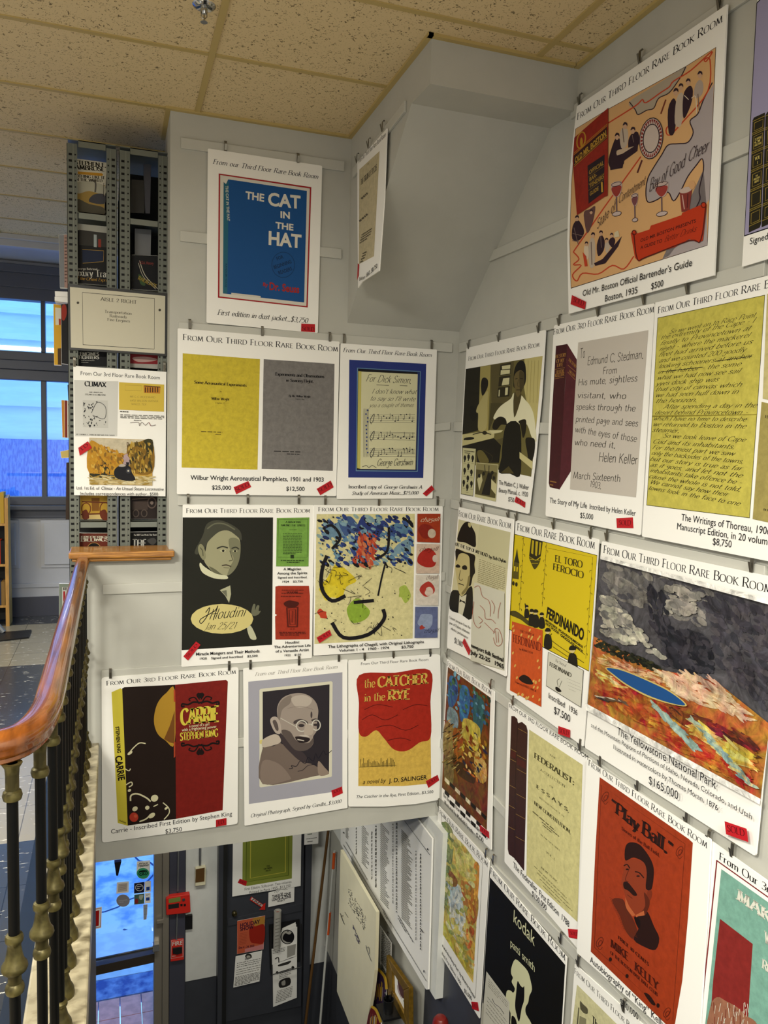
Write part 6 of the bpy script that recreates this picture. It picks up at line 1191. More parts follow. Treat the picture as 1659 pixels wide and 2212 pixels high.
# books jutting out of the left unit towards the window
BL = Pl((0, Yp+.14, 0), (0, -1, 0)); gj = 'books jutting from the left side of the shelving'
b = book('silvery tall paperback jutting from the left side of the shelving, above the white stack', Z1, [(500, 2005), (572, 2000), (580, 2460), (512, 2455)], pl=BL, group=gj); b.part('cover').q([(501, 2006), (545, 2004), (550, 2455), (513, 2453)], '#8d9094').q([(545, 2004), (571, 2001), (579, 2458), (550, 2455)], '#b9968a').bars(552, 2030, 570, 2030, 552, 2400, 14, 10, '#6a5450'); b.done()
b = book('white paperback lying at the top of the small stack left of the aisle sign', Z2, [(468, 352), (585, 356), (585, 402), (470, 396)], th=.16, pl=BL, group=gj)
b = book('white paperback lying under another, left of the aisle sign', Z2, [(466, 398), (585, 404), (585, 452), (466, 432)], th=.16, pl=BL, group=gj)
b = book('yellow cover jutting out left of the aisle sign, next to a black book', Z2, [(455, 458), (524, 470), (524, 985), (462, 982)], pl=Pl((0, Yp+.20, 0), (0, -1, 0)), group=gj); b.part('cover').q([(456, 460), (523, 472), (523, 983), (463, 980)], '#d6a52c').q([(470, 490), (523, 498), (523, 640), (474, 640)], '#dcd6c4').q([(500, 585), (520, 588), (520, 640), (502, 640)], '#a8402c').q([(492, 840), (523, 838), (523, 980), (494, 978)], '#4a3418'); b.done()
b = book('black cover with a red patch jutting out left of the aisle sign', Z2, [(520, 460), (600, 455), (604, 980), (526, 970)], pl=BL, group=gj); b.part('cover').q([(521, 462), (599, 457), (603, 978), (527, 968)], '#1c1b1d').s([(528, 480), (560, 470), (570, 540), (548, 600), (526, 580)], '#a63425'); b.done()
b = book('orange-edged book in the stack left of the locomotive poster, farthest out', Z2, [(524, 1280), (552, 1282), (554, 1602), (532, 1600)], pl=BL, group=gj); b.part('cover').q([(525, 1281), (551, 1283), (553, 1600), (533, 1598)], '#c98a3c'); b.done()
b = book('dark red book left of the locomotive poster, between an orange and a pale one', Z2, [(552, 1282), (574, 1284), (576, 1604), (554, 1602)], pl=BL, group=gj); b.part('cover').q([(553, 1283), (573, 1285), (575, 1602), (555, 1600)], '#7a2418'); b.done()
b = book('pale book left of the locomotive poster, next to the steel upright', Z2, [(574, 1284), (606, 1286), (606, 1606), (576, 1604)], pl=BL, group=gj); b.part('cover').q([(575, 1285), (605, 1287), (605, 1604), (577, 1602)], '#d5cfbe').l([(580, 1320), (600, 1322)], 4, '#2c2a28', 0).l([(580, 1500), (600, 1502)], 4, '#2c2a28', 0); b.done()
b = book('yellowed book lying flat left of the locomotive poster', Z2, [(514, 1720), (606, 1700), (606, 1772), (524, 1776)], th=.2, pl=BL, group=gj); b.part('cover').q([(515, 1721), (605, 1702), (605, 1770), (525, 1774)], '#cdb56a'); b.done()
b = book('tall dark brown book beside the lowest shelf upright, left of the shelving', Z2, [(566, 1815), (608, 1812), (608, 2300), (560, 2300)], pl=BL, group=gj, card='black'); b.part('cover').q([(567, 1817), (607, 1814), (607, 2298), (561, 2298)], '#3a2c22'); b.done()
b = book('slim dark blue book between the aisle sign and the locomotive poster, at the left side', Z2, [(576, 1150), (606, 1150), (606, 1280), (582, 1280)], pl=BL, group=gj, card='black'); b.part('cover').q([(577, 1151), (605, 1151), (605, 1279), (583, 1279)], '#26324c'); b.done()

# sign and poster fixed on the shelving's end
p = Sheet('aisle_sign', 'cream sign on a black panel at the end of the steel shelving', 'sign', SH, Z2, [(580, 288), (1428, 370), (1432, 905), (588, 850)], off=.012, th=.008, card='black')
p.part('sign_card').q([(597, 315), (1410, 392), (1405, 886), (605, 832)], '#d8d2bd').quadframe([(703, 362), (1318, 414), (1316, 846), (708, 808)], 4, '#3a3836')
p.part('sign_lettering').t('AISLE 2 RIGHT', 858, 432, 1168, 460, 29, '#4b4740', 'S').t('Transportation', 892, 535, 1124, 553, 23, '#5a554c', 'S').t('Railroads', 934, 572, 1082, 584, 23, '#5a554c', 'S').t('Fire Engines', 916, 604, 1110, 618, 23, '#5a554c', 'S')
p.part('screws').e(665, 450, 11, 11, '#4a463e').e(1363, 512, 11, 11, '#4a463e'); p.done()
p = Sheet('poster', 'white poster of a steam train in autumn woods on the end of the steel shelving', 'poster', SH, Z2, [(625, 988), (1420, 1040), (1412, 2102), (632, 2092)], off=.02)
p.part('heading_lettering').t('From Our 3rd Floor Rare Book Room', 685, 1066, 1363, 1104, 34, INK)
p.part('title_page').q([(632, 1110), (1010, 1120), (1000, 1590), (640, 1590)], '#dcdbd6').t('CLIMAX', 722, 1160, 905, 1170, 40, '#15141a', 'K').t('- AN UNUSUAL', 748, 1218, 880, 1222, 10, '#55534e', 'K').t('STEAM LOCOMOTIVE', 725, 1238, 904, 1244, 12, '#55534e', 'K').q([(705, 1280), (920, 1285), (924, 1520), (706, 1512)], '#cfcec8').t('BY THOMAS T. TABER III AND WALTER CASLER', 652, 1578, 978, 1588, 10, '#6a6862', 'K')
rn = random.Random(9)
for i in range(70):
    x, y = rn.uniform(708, 900), rn.uniform(1290, 1500)
    if 790 < x < 890 and 1300 < y < 1410: continue
    p.s([(x, y), (x+rn.uniform(6, 18), y+rn.uniform(-8, 8)), (x+rn.uniform(0, 12), y+rn.uniform(6, 18))], '#26252a', 2)
p.l([(780, 1390), (830, 1300), (900, 1340), (890, 1440), (790, 1410)], 4, '#3a393e')
p.part('yellow_envelope').q([(1016, 1128), (1400, 1148), (1398, 1380), (1016, 1362)], '#dcbf4c').quadframe([(1068, 1152), (1208, 1158), (1206, 1204), (1068, 1196)], 2, '#a08a3a').q([(1225, 1155), (1370, 1165), (1366, 1225), (1228, 1220)], '#c9862c').l([(1232, 1160), (1368, 1170)], 7, '#4a2c16', 0).t('MR C. C. WOODWARD', 1108, 1258, 1325, 1266, 16, '#8a7a3a', 'H').t('6452 WILSON AVENUE', 1110, 1292, 1352, 1298, 16, '#8a7a3a', 'H').t('WACO, TEX', 1120, 1322, 1250, 1326, 16, '#8a7a3a', 'H')
for i in range(6): p.l([(1240+i*21, 1172), (1240+i*21, 1215)], 9, '#4a2c16', 0)
p.part('letter').bars(1024, 1378, 1155, 1384, 1024, 1378, 1, 9, '#55534e').bars(1026, 1405, 1400, 1418, 1026, 1430, 3, 6, '#6a6862').bars(1142, 1452, 1258, 1458, 1142, 1452, 1, 6, '#6a6862').l([(1110, 1475), (1180, 1470), (1190, 1500), (1210, 1470), (1240, 1495), (1270, 1472), (1290, 1500), (1330, 1492)], 4, '#6a5a5a').l([(1270, 1470), (1285, 1500)], 4, '#a04a4a')
p.part('train_photograph', 'mottle').q([(762, 1602), (1302, 1620), (1300, 2010), (763, 2002)], '#c9a046').q([(764, 1604), (1300, 1622), (1260, 1700), (1050, 1740), (880, 1720), (764, 1640)], '#cfc3a8')
p.s([(764, 1640), (850, 1660), (960, 1740), (1060, 1740), (1060, 1900), (764, 1910)], '#c38f26').s([(1090, 1680), (1180, 1640), (1300, 1630), (1300, 1900), (1100, 1880)], '#8f6a22').s([(1230, 1625), (1300, 1622), (1300, 1740), (1250, 1720)], '#3c3a1c').s([(840, 1900), (885, 1800), (940, 1910)], '#2c2c1c').l([(1100, 1760), (1085, 1640), (1130, 1700)], 6, '#5a3a24').q([(764, 1920), (1300, 1930), (1300, 2008), (764, 2000)], '#cdb781').q([(764, 1905), (980, 1920), (980, 1950), (764, 1945)], '#33301c').s([(1050, 1760), (1090, 1740), (1110, 1820), (1080, 1860), (1040, 1820)], '#b9a0a4')
p.dabs([(770, 1640), (1060, 1740), (1060, 1900), (768, 1905)], 150, 24, ('#c9962a', '#b57c1e', '#d6ad4a', '#8a6420'), 1.3, 2, .5).dabs([(1090, 1660), (1298, 1630), (1298, 1900), (1100, 1890)], 150, 26, ('#8a6a24', '#5a4a1c', '#b5902f', '#3c3418', '#c9a750'), 1.4, 3, .4).dabs([(768, 1925), (1298, 1935), (1298, 2000), (768, 1995)], 80, 40, ('#d6c491', '#b9a060', '#a88a3c', '#e0d3a8'), .05, 4, .2)
p.part('train', 'print').s([(980, 1870), (1050, 1830), (1110, 1850), (1125, 1900), (1155, 1960), (1080, 1970), (985, 1940)], '#1c1b20', 3).q([(1075, 1810), (1103, 1812), (1092, 1860), (1082, 1860)], '#1c1b20').e(1095, 1885, 20, 22, '#3c3c44').e(1095, 1885, 8, 8, '#c9c4b4').s([(1010, 1845), (1040, 1825), (1075, 1840), (1050, 1850)], '#b9aea4', 3)
p.part('caption_lettering').t('Ltd. 1st Ed. of', 650, 2042, 848, 2045, 26, INK).t('Climax - An Unsual Steam Locomotive', 860, 2045, 1396, 2054, 28, INK, 'i').t('Includes correspondences with author...$500', 682, 2090, 1348, 2096, 28, INK)
p.sticker([(668, 1688), (750, 1632), (784, 1688), (680, 1756)], (700, 1712, 758, 1668), 34, 'LD')
p.done(); clips(p, 'steam train poster on the shelving', [(636, 970), (1402, 1010)])

# ================================================================== FAR LEFT OF THE UPPER ROOM
bc = tag(empty('pine_bookcase', (-1.2, 7.25, 0)), 'low pine bookcase at the left edge, under the window', 'bookcase')
BY = 7.34; BP = Pl((0, BY, 0), (0, -1, 0)); bxr = BP.hit(18.5, 1200).x
g = G(); g.prism([(bxr, BY, 0), (bxr, BY, BP.hit(14, 1076).z), (bxr, BY+.14, BP.hit(14, 1076).z+.02), (bxr, BY+.22, 0)], (-.028, 0, 0)); g.build('side_panel', 'wood', bc)
BX0 = -1.75
G().box(BX0-.02, BX0, BY, BY+.22, 0, 1.12).build('side_panel', 'wood', bc)
zs = [BP.hit(8, y).z for y in (1131, 1219, 1308)]
for z in zs: G().box(BX0, bxr-.028, BY+.005, BY+.2, z-.02, z).build('shelf', 'wood', bc)
G().box(BX0, bxr-.028, BY+.2, BY+.21, .02, 1.0).build('back', 'dark', bc)
rn = random.Random(31)
cols = [('#c9a23c', 'yellow'), ('#d8cfae', 'cream'), ('#b98a2c', 'ochre'), ('#17161a', 'black'), ('#c23a1e', 'red and black'), ('#d9d6cc', 'white'), ('#8a6a3a', 'brown'), ('#2c3450', 'navy')]
for si, z in enumerate(zs):
    x = bxr-.032
    for k in range(5):
        th = (.03, .026, .034, .028, .03)[k]; h = rn.uniform(.20, .235) if si else .245+.02*(k == 0); c, nm = cols[(k+si*3) % 8]
        g = G(); g.box(x-th, x-.001, BY+.01, BY+.15, z+.0005, z+h, c); o = g.build('book', 'print')
        tag(o, '%s book, %s from the right on the %s shelf of the pine bookcase' % (nm, ('first', 'second', 'third', 'fourth', 'fifth')[k], ('top', 'middle', 'bottom')[si]), 'book', 'books in the pine bookcase'); x -= th
s_ = tag(empty('display_stand', (-.95, 6.75, 0)), 'grey stand leg on a flat black rubber foot on the floor, left edge', 'stand')
FL = Pl((0, 0, .0), (0, 0, 1))
g = G(); g.prism([FL.hit(x, y, .012) for x, y in ((-60, 1372), (-5, 1366), (68, 1360), (62, 1376), (-60, 1390))], (0, 0, -.012)); g.build('rubber_foot', 'black', s_)
a = FL.hit(8, 1366, .012); g = G(); g.tube([a, a+Vector((-.16, .05, .2)), a+Vector((-.3, .08, .42))], .022, 8); g.build('leg', 'greym', s_, smooth=True)
p = Sheet('book', 'grey-green cover standing on the floor behind the handrail', 'book', Pl((0, 6.0, 0), (0, -1, 0)), Z3, [(503, 1030), (640, 1030), (640, 1660), (503, 1660)], off=0, th=.02)
p.part('cover').q([(504, 1031), (639, 1031), (639, 1658), (504, 1658)], '#8f9a8a').q([(530, 1060), (620, 1060), (620, 1600), (530, 1600)], '#dcd9d0').q([(540, 1095), (556, 1095), (556, 1180), (540, 1180)], '#b3262e').t('REDS', 538, 1085, 618, 1085, 22, '#3a3d38', 'K').t('IN', 566, 1180, 610, 1180, 60, '#b3262e', 'K'); p.done()

# ================================================================== THE HALL BELOW
def hang(name, label, cat, z, quad, off, pl=LW, th=.0015, **k): return Sheet(name, label, cat, pl, z, quad, off=off, th=th, **k)
DO = .062
p = hang('poster', 'white poster of a green paper book cover on the grey door downstairs', 'poster', Z5, [(597, -110), (1212, -200), (1200, 555), (588, 650)], DO, th=.005)
p.part('green_cover').q([(684, -60), (1132, -130), (1122, 488), (720, 556), (678, 530)], '#8c9640').q([(716, -60), (1100, -120), (1092, 462), (710, 522)], '#7f8a34').quadframe([(717, -60), (1099, -120), (1091, 460), (711, 520)], 5, '#4d5a1e').quadframe([(755, -50), (1068, -96), (1063, 430), (749, 486)], 6, '#c9bd4c')
p.t('THE', 894, 386, 926, 382, 14, '#2c3314', 'K').t('OLYMPIA', 870, 410, 946, 398, 14, '#2c3314', 'K').t('PRESS', 888, 428, 932, 420, 14, '#2c3314', 'K')
p.part('caption_lettering').t('First Edition, Softcover, Two volumes', 697, 596, 1118, 527, 24, '#3a3835').t('Printed in Paris 1955...$13,250', 740, 626, 1110, 562, 24, '#3a3835')
p.sticker([(655, 490), (720, 512), (712, 556), (688, 548), (636, 526)], (648, 520, 708, 538), 18); p.done()
p = hang('notice', 'white sheet with bold black lettering under the green cover poster', 'notice', Z5, [(912, 615), (1145, 550), (1142, 695), (910, 745)], .058)
p.part('lettering').t('THE', 1015, 632, 1042, 626, 14, INK, 'x').t('TAKE-A-ZINE', 945, 664, 1112, 634, 26, INK, 'x').t('LEAVE-A-ZINE', 942, 692, 1114, 660, 26, INK, 'x').t('PROJECT', 990, 700, 1060, 688, 14, INK, 'x')
for r in (30, 44, 58): p.l([(1028-r*1.1, 622-r*.1), (1020-r*.5, 612-r*.55), (1040, 602-r*.5), (1040+r*.8, 600-r*.25)], 3, '#6a675f')
p.done()
p = hang('arrow_sign', 'small red arrow sign lettered in black on white, on the grey door', 'sign', Z5, [(758, 650), (862, 720), (885, 708), (882, 768), (830, 768), (850, 748), (745, 680)], .060, card='red')
p.part('lettering').q([(766, 658), (862, 725), (850, 742), (754, 675)], '#d9d3cc').t('FREE', 762, 680, 846, 738, 24, '#3a1512', 'B'); p.done()
p = hang('flyer', 'orange flyer with a red jar on the grey door downstairs', 'flyer', Z5, [(632, 868), (882, 820), (868, 1122), (630, 1166)], .062)
p.part('picture').q([(632, 869), (881, 821), (867, 1121), (631, 1165)], '#cf6242').s([(770, 850), (860, 830), (878, 840), (872, 900), (800, 920)], '#c08a3c').s([(742, 935), (800, 915), (875, 905), (870, 1060), (800, 1070), (750, 1050)], '#a82a1c').q([(700, 1120), (868, 1075), (867, 1121), (700, 1150)], '#d98a8a')
p.part('lettering').t('HOLIDAY', 657, 925, 838, 888, 34, '#3a1430', 'x').t('SHOW', 657, 960, 780, 935, 34, '#3a1430', 'x').t('Dec 6 - 24, 2023', 645, 1118, 785, 1098, 18, '#3a1430', 'x').bars(655, 985, 720, 972, 650, 1080, 8, 4, '#a34a34'); p.done()
p = hang('flyer', 'white flyer with a small rainbow emblem below the orange flyer', 'flyer', Z5, [(618, 1186), (856, 1134), (832, 1410), (597, 1466)], .058)
p.part('lettering').e(733, 1185, 30, 24, '#3a3835').e(733, 1192, 18, 14, '#bdbab0').bars(700, 1208, 765, 1194, 700, 1218, 2, 6, '#4a4844').bars(630, 1250, 840, 1205, 628, 1285, 3, 5, '#6a6862').bars(625, 1310, 840, 1262, 622, 1350, 3, 5, '#8a8780').bars(615, 1375, 835, 1325, 608, 1450, 7, 5, '#75726c', seed=4); p.done()
# literature pocket with papers
rk = tag(empty('literature_pocket', LW.hit(610, 2080, .07)), 'clear black-edged literature pocket on the right side of the grey door', 'rack')
g = G(); q4 = [(915, 900), (1190, 850), (1195, 1230), (925, 1300)]
def zp(z, x, y): return z[0]+x/z[2], z[1]+y/z[2]
P4 = [LW.hit(*zp(Z5, x, y), .056) for x, y in q4]; g.prism(P4, (0, -.004, 0)); g.build('back_panel', 'black', rk)
g = G()
for a, b in ((0, 3), (3, 2), (2, 1)): g.tube([P4[a]+Vector((0, -.075, 0)), P4[b]+Vector((0, -.075, 0))], .004, 6)
g.build('wire_rim', 'black', rk, smooth=True)
a, b = LW.hit(*zp(Z5, 995, 775), .094), LW.hit(*zp(Z5, 985, 1110), .094)
g = G(); ax = (a-b).normalized(); L = (a-b).length; V = []; F = []; n = 20
for (r, t) in ((.026, 0), (.0275, L), (.024, L), (.020, L-.02)):
    for k in range(n): V.append(b+ax*t+Vector((math.cos(2*PI*k/n)*r*1.15, math.sin(2*PI*k/n)*r, 0)))
for i in range(3):
    for k in range(n): F.append((i*n+k, i*n+(k+1) % n, (i+1)*n+(k+1) % n, (i+1)*n+k))
g.add(V, F, '#b9b6ae'); g.add(V[3*n:], [tuple(range(n))], '#8a2c24')
for i in range(9): z_ = b+ax*(L*(.1+.09*i)); g.add([z_+Vector((-.022, -.0285, 0)), z_+Vector((.015, -.0285, .004)), z_+Vector((.015, -.0285, .010)), z_+Vector((-.022, -.0285, .006))], [(0, 1, 2, 3)], '#8d8a84')
tag(g.build('rolled_newspaper', 'print', smooth=False), 'rolled newspaper standing in the literature pocket', 'newspaper')
for lb, q_, of in (('zine at the back of the small stack in the literature pocket', [(1035, 935), (1155, 880), (1160, 1100), (1030, 1110)], .066), ('zine second from the back of the stack in the literature pocket', [(1030, 950), (1160, 895), (1165, 1120), (1025, 1120)], .070)):
    p = hang('zine', lb, 'zine', Z5, q_, of, group='zines in the literature pocket')
p = hang('zine', 'zine with a black globe-like emblem at the front of the literature pocket', 'zine', Z5, [(1020, 972), (1170, 920), (1168, 1190), (1018, 1200)], .076, group='zines in the literature pocket')
p.part('cover').e(1082, 1012, 62, 66, '#17161a').e(1082, 1012, 54, 58, '#bdbab2').s([(1040, 1030), (1060, 980), (1100, 990), (1130, 970), (1135, 1040), (1090, 1060)], '#17161a').q([(1080, 955), (1095, 960), (1085, 970)], '#17161a'); p.done()
p = hang('flyer', 'white printed card across the front of the literature pocket', 'flyer', Z5, [(940, 1120), (1166, 1066), (1160, 1180), (945, 1262)], .084)
p.part('lettering').bars(950, 1135, 1062, 1108, 950, 1160, 3, 5, '#5a5752').q([(1080, 1095), (1158, 1075), (1150, 1170), (1078, 1200)], '#a9a69e'); p.done()
p = hang('flyer', 'long white flyer with black drawings hanging below the literature pocket', 'flyer', Z5, [(950, 1262), (1168, 1186), (1166, 1556), (954, 1640)], .088)
p.part('lettering').s([(1000, 1262), (1060, 1240), (1115, 1225), (1090, 1255), (1010, 1275)], '#3a3835').l([(985, 1335), (1145, 1285)], 7, '#2a2826').e(990, 1332, 12, 14, '#2a2826').e(1130, 1285, 12, 14, '#2a2826').bars(1005, 1345, 1110, 1310, 1010, 1385, 4, 6, '#6a6862').s([(1012, 1405), (1100, 1375), (1105, 1440), (1015, 1468)], '#2f2d2c', 3).s([(1030, 1415), (1060, 1400), (1062, 1440), (1035, 1445)], '#a9a69e').bars(990, 1500, 1130, 1455, 975, 1600, 8, 5, '#75726c', seed=7).l([(970, 1210), (1000, 1195), (1005, 1240)], 8, '#2a2826'); p.done()
p = hang('notice', 'small white notice high beside the grey door', 'notice', Z5, [(1236, 20), (1364, -10), (1358, 175), (1232, 188)], .068)
p.part('lettering').bars(1262, 95, 1335, 82, 1262, 95, 1, 8, '#5a6a4a').bars(1250, 135, 1345, 122, 1258, 160, 2, 6, '#6a6862'); p.done()
# alarm equipment on the post
PP = Pl((0, YL-.05, 0), (0, -1, 0))
fp = tag(empty('fire_alarm_panel', PP.hit(383, 1950)), 'red fire alarm panel with green screen on the blue-grey post', 'alarm')
def slab(z, quad, d0, d1, name, material, parent=None, bevel=0, pl=PP):
    g = G(); g.prism([pl.hit(*zp(z, x, y), d0) for x, y in quad], pl.n*(d1-d0)); return g.build(name, material, parent, bevel=bevel)
slab(Z4, [(1213, 1272), (1240, 1258), (1388, 1238), (1394, 1372), (1360, 1378), (1216, 1394)], 0, .045, 'body', 'red', fp, .006)
M['lcd'] = mat('lcd_screen', '#6d7a3a', .2); slab(Z4, [(1236, 1296), (1322, 1280), (1323, 1312), (1237, 1326)], .045, .047, 'screen', 'lcd', fp)
slab(Z4, [(1234, 1338), (1312, 1326), (1312, 1358), (1235, 1370)], .045, .047, 'key_strip', 'dark', fp)
k = PP.hit(*zp(Z4, 1346, 1300), .047); G().lathe([(.012, .0), (.012, -.004)], k, 14, 'y').build('lock', 'chrome', fp)
for x in (1330, 1354): slab(Z4, [(x-8, 1332), (x+8, 1330), (x+8, 1346), (x-8, 1348)], .045, .048, 'button', 'black', fp)
ps = slab(Z4, [(1250, 1594), (1346, 1580), (1346, 1724), (1248, 1740)], 0, .03, 'fire_pull_station', 'red', None, .003)
tag(ps, 'red manual fire pull station low on the blue-grey post', 'alarm')
class Mini(Sheet):
    def __init__(s, root, pl, z, off): s.pl, s.z, s.off, s.root = pl, z, off, root; s.layer = 0; s.parts = {}; s.kind = {}; s.cur = 'x'
p = Mini(ps, PP, Z4, .031); p.part('lettering').t('FIRE', 1260, 1640, 1336, 1630, 30, '#e6e2da', 'B').quadframe([(1255, 1602), (1341, 1590), (1341, 1718), (1253, 1733)], 2.5, '#d9d2ca').bars(1260, 1716, 1310, 1710, 1260, 1716, 1, 4, '#d9d2ca').done()
slab(Z4, [(1265, 1652), (1334, 1642), (1334, 1688), (1300, 1698), (1266, 1692)], .03, .042, 'pull_handle', 'black', ps, .002)
for nm, lb, q0, q1 in (('conduit', 'grey conduit running up the post above the red fire alarm panel', (386, 1800), (384, 1925)), ('conduit', 'grey conduit between the fire alarm panel and the pull station', (383, 1968), (381, 2030))):
    tag(G().tube([PP.hit(*q0, .012), PP.hit(*q1, .012)], .007, 10).build(nm, 'greym', smooth=True), lb, 'conduit', 'grey conduits in the hall')
o = slab(Z4, [(1347, 1412), (1408, 1400), (1408, 1500), (1345, 1508)], .0, .03, 'junction_box', 'black', pl=LW); tag(o, 'flat black box on the wall right of the fire alarm panel', 'box')
o = empty('wall_chime', LW.hit(431, 1888)); tag(o, 'beige grille box hanging under a conduit on the pale wall panel', 'chime')
slab(Z5, [(254, 380), (346, 362), (343, 520), (251, 532)], .004, .05, 'housing', 'cream', o, .004, LW); slab(Z5, [(262, 405), (340, 390), (338, 512), (258, 524)], .05, .053, 'grille', 'broom', o, 0, LW)
tag(G().tube([LW.hit(432.5, 1800, .02), LW.hit(432, 1868, .02)], .009, 10).build('conduit', 'greym', smooth=True), 'grey conduit coming down to the beige grille box', 'conduit', 'grey conduits in the hall')
# poles leaning in the corner
a, b = LW.hit(*zp(Z5, 1448, 60), .08), LW.hit(*zp(Z5, 1225, 1950), .14)
tag(G().tube([a, b, b+(b-a)*.32], .0125, 10).build('broom_pole', 'broom', smooth=True), 'brown wooden pole leaning in the hall corner', 'pole', 'poles in the hall corner')
pt = [LW.hit(*zp(Z5, x, y), (.27+.00002*y)) for x, y in ((1502, 255), (1492, 400), (1462, 790), (1445, 990), (1375, 1790))]
wp_ = G().tube([pt[0]+(pt[0]-pt[1])*.1, pt[4], pt[4]+(pt[4]-pt[0])*.42], .010, 10).build('marked_pole', 'polewhite', smooth=True); tag(wp_, 'thin white pole with orange bands leaning in the hall corner', 'pole', 'poles in the hall corner')
G().tube([pt[0], pt[1]], .0125, 12).build('orange_band', 'orange', wp_, smooth=True); G().tube([pt[2], pt[3]], .0125, 12).build('orange_band', 'orange', wp_, smooth=True)
# things along the right wall under the backboard
p = hang('framed_list', 'large white printed list under clear cover on the light backboard', 'list', Z6, [(178, -850), (1075, 330), (1034, 1832), (1015, 1832), (165, 385)], .066, W2, .01)
p.part('lettering')
for i, (x0, x1, y0, y1, n) in enumerate(((215, 250, 200, 320, 9), (375, 450, 190, 580, 22), (560, 650, 170, 950, 40), (770, 880, 240, 1130, 50))):
    rn = random.Random(i)
    for k in range(n): y = y0+(y1-y0)*k/n; f = rn.uniform(.5, 1); p.l([(x0, y), (x0+(x1-x0)*f, y+(x1-x0)*f*1.15)], 5, '#5a5852', 0)
for x, y0, y1 in ((320, 220, 460), (475, 260, 740), (515, 200, 800), (685, 180, 980), (720, 170, 1050), (915, 450, 1330), (960, 480, 1420)):
    y = y0; rn = random.Random(x)
    while y < y1: h = rn.uniform(8, 34); p.l([(x, y), (x-3, y+h)], 5 if x not in (515, 720, 960) else 8, '#4a4844', 0); y += h+rn.uniform(6, 16)
p.bars(735, 1090, 885, 1360, 735, 1120, 2, 6, '#5a5852').bars(585, 1030, 660, 1170, 590, 1060, 2, 6, '#5a5852').bars(955, 1220, 1010, 1300, 955, 1220, 1, 9, '#3a3835').l([(190, 390), (1015, 1745)], 4, '#7a7872', 0).l([(215, 360), (430, 740)], 4, '#7a7872', 0).l([(800, 150), (1050, 490)], 4, '#55534e', 0).e(994, 1650, 5, 14, '#2a2826').e(1030, 435, 6, 10, '#2a2826').e(192, 270, 5, 8, '#2a2826'); p.done()
p = hang('writing_board', 'cream board with a few handwritten lines hung below the printed list', 'board', Z6, [(165, 440), (520, 1060), (505, 1640), (480, 1850), (440, 2090), (410, 2300), (300, 2300), (128, 1850)], .16, W2, .022, card='cream')
p.part('handwriting')
rn = random.Random(8)
for i in range(150):
    t = rn.random(); x = 240+170*t; y = 800+290*t+rn.uniform(0, 170); p.l([(x, y), (x+rn.uniform(2, 7), y+rn.uniform(4, 16))], 4, '#5a5a58', 0)
for i in range(40):
    t = rn.random(); x = 285+60*t; y = 1170+160*t+rn.uniform(0, 60); p.l([(x, y), (x+rn.uniform(2, 7), y+rn.uniform(6, 18))], 4, '#55506a', 0)
p.l([(160, 1070), (180, 1130), (200, 1180)], 5, '#4a4a48').l([(165, 1110), (190, 1090)], 4, '#4a4a48').l([(205, 1060), (235, 1110)], 4, '#7a7a76').l([(415, 1390), (430, 1450), (470, 1550)], 4, '#5a5a60').l([(425, 1420), (445, 1410), (450, 1480)], 4, '#5a5a60').l([(330, 1290), (355, 1360)], 4, '#55506a'); p.done()
p = hang('notice', 'narrow printed sheet clipped up beside the cream board', 'notice', Z6, [(558, 1195), (672, 1365), (660, 1840), (552, 1560)], .05, W2)
p.part('lettering').bars(575, 1245, 662, 1375, 565, 1540, 18, 7, '#6a6862').bars(572, 1580, 655, 1750, 570, 1620, 4, 7, '#6a6862', seed=3); p.done()
clip_at(W2, *zp(Z6, 640, 1305), 'dark clip holding the narrow printed sheet by the cream board')
fr = tag(empty('framed_picture', W2.hit(*zp(Z6, 770, 1850), .064)), 'small picture in a gilt frame low on the right wall, beside the cream board', 'picture')
O4 = [(655, 1478), (690, 1462), (892, 1800), (905, 2330), (850, 2230), (655, 1850)]
def wpt(x, y, o): return W2.hit(*zp(Z6, x, y), o)
out = [(660, 1480), (890, 1805), (895, 2250), (655, 1850)]; inn = [(718, 1640), (832, 1832), (838, 2068), (724, 1852)]
g = G()
for i in range(4):
    a, b, c, d = out[i], out[(i+1) % 4], inn[(i+1) % 4], inn[i]; g.prism([wpt(*a, .064), wpt(*b, .064), wpt(*c, .064), wpt(*d, .064)], W2.n*.028)
g.build('frame', 'gold', fr, bevel=.004)
g = G(); g.prism([wpt(x, y, .064) for x, y in inn], W2.n*.012); mt = g.build('mat', 'board', fr)
p = Mini(mt, W2, Z6, .077); p.part('print').s([(735, 1690), (770, 1760), (800, 1860), (790, 1920), (760, 1880), (735, 1780)], '#5a3a3a').s([(728, 1780), (760, 1880), (775, 1930), (735, 1850)], '#b9a3a0').l([(790, 1940), (820, 2010)], 5, '#2a2826').done()
rr = tag(empty('magazine_rack', wpt(560, 2100, .1)), 'black wall rack holding magazines and a cup beside the gilt frame', 'rack')
g = G(); z0 = wpt(640, 2060, .15).z; ya_, yb2 = wpt(600, 2060, .15).y, wpt(660, 2060, .15).y
g.box(xw(z0)-.20, xw(z0)-.01, min(ya_, yb2)-.02, max(ya_, yb2)+.02, z0-.015, z0); g.build('ledge', 'black', rr)
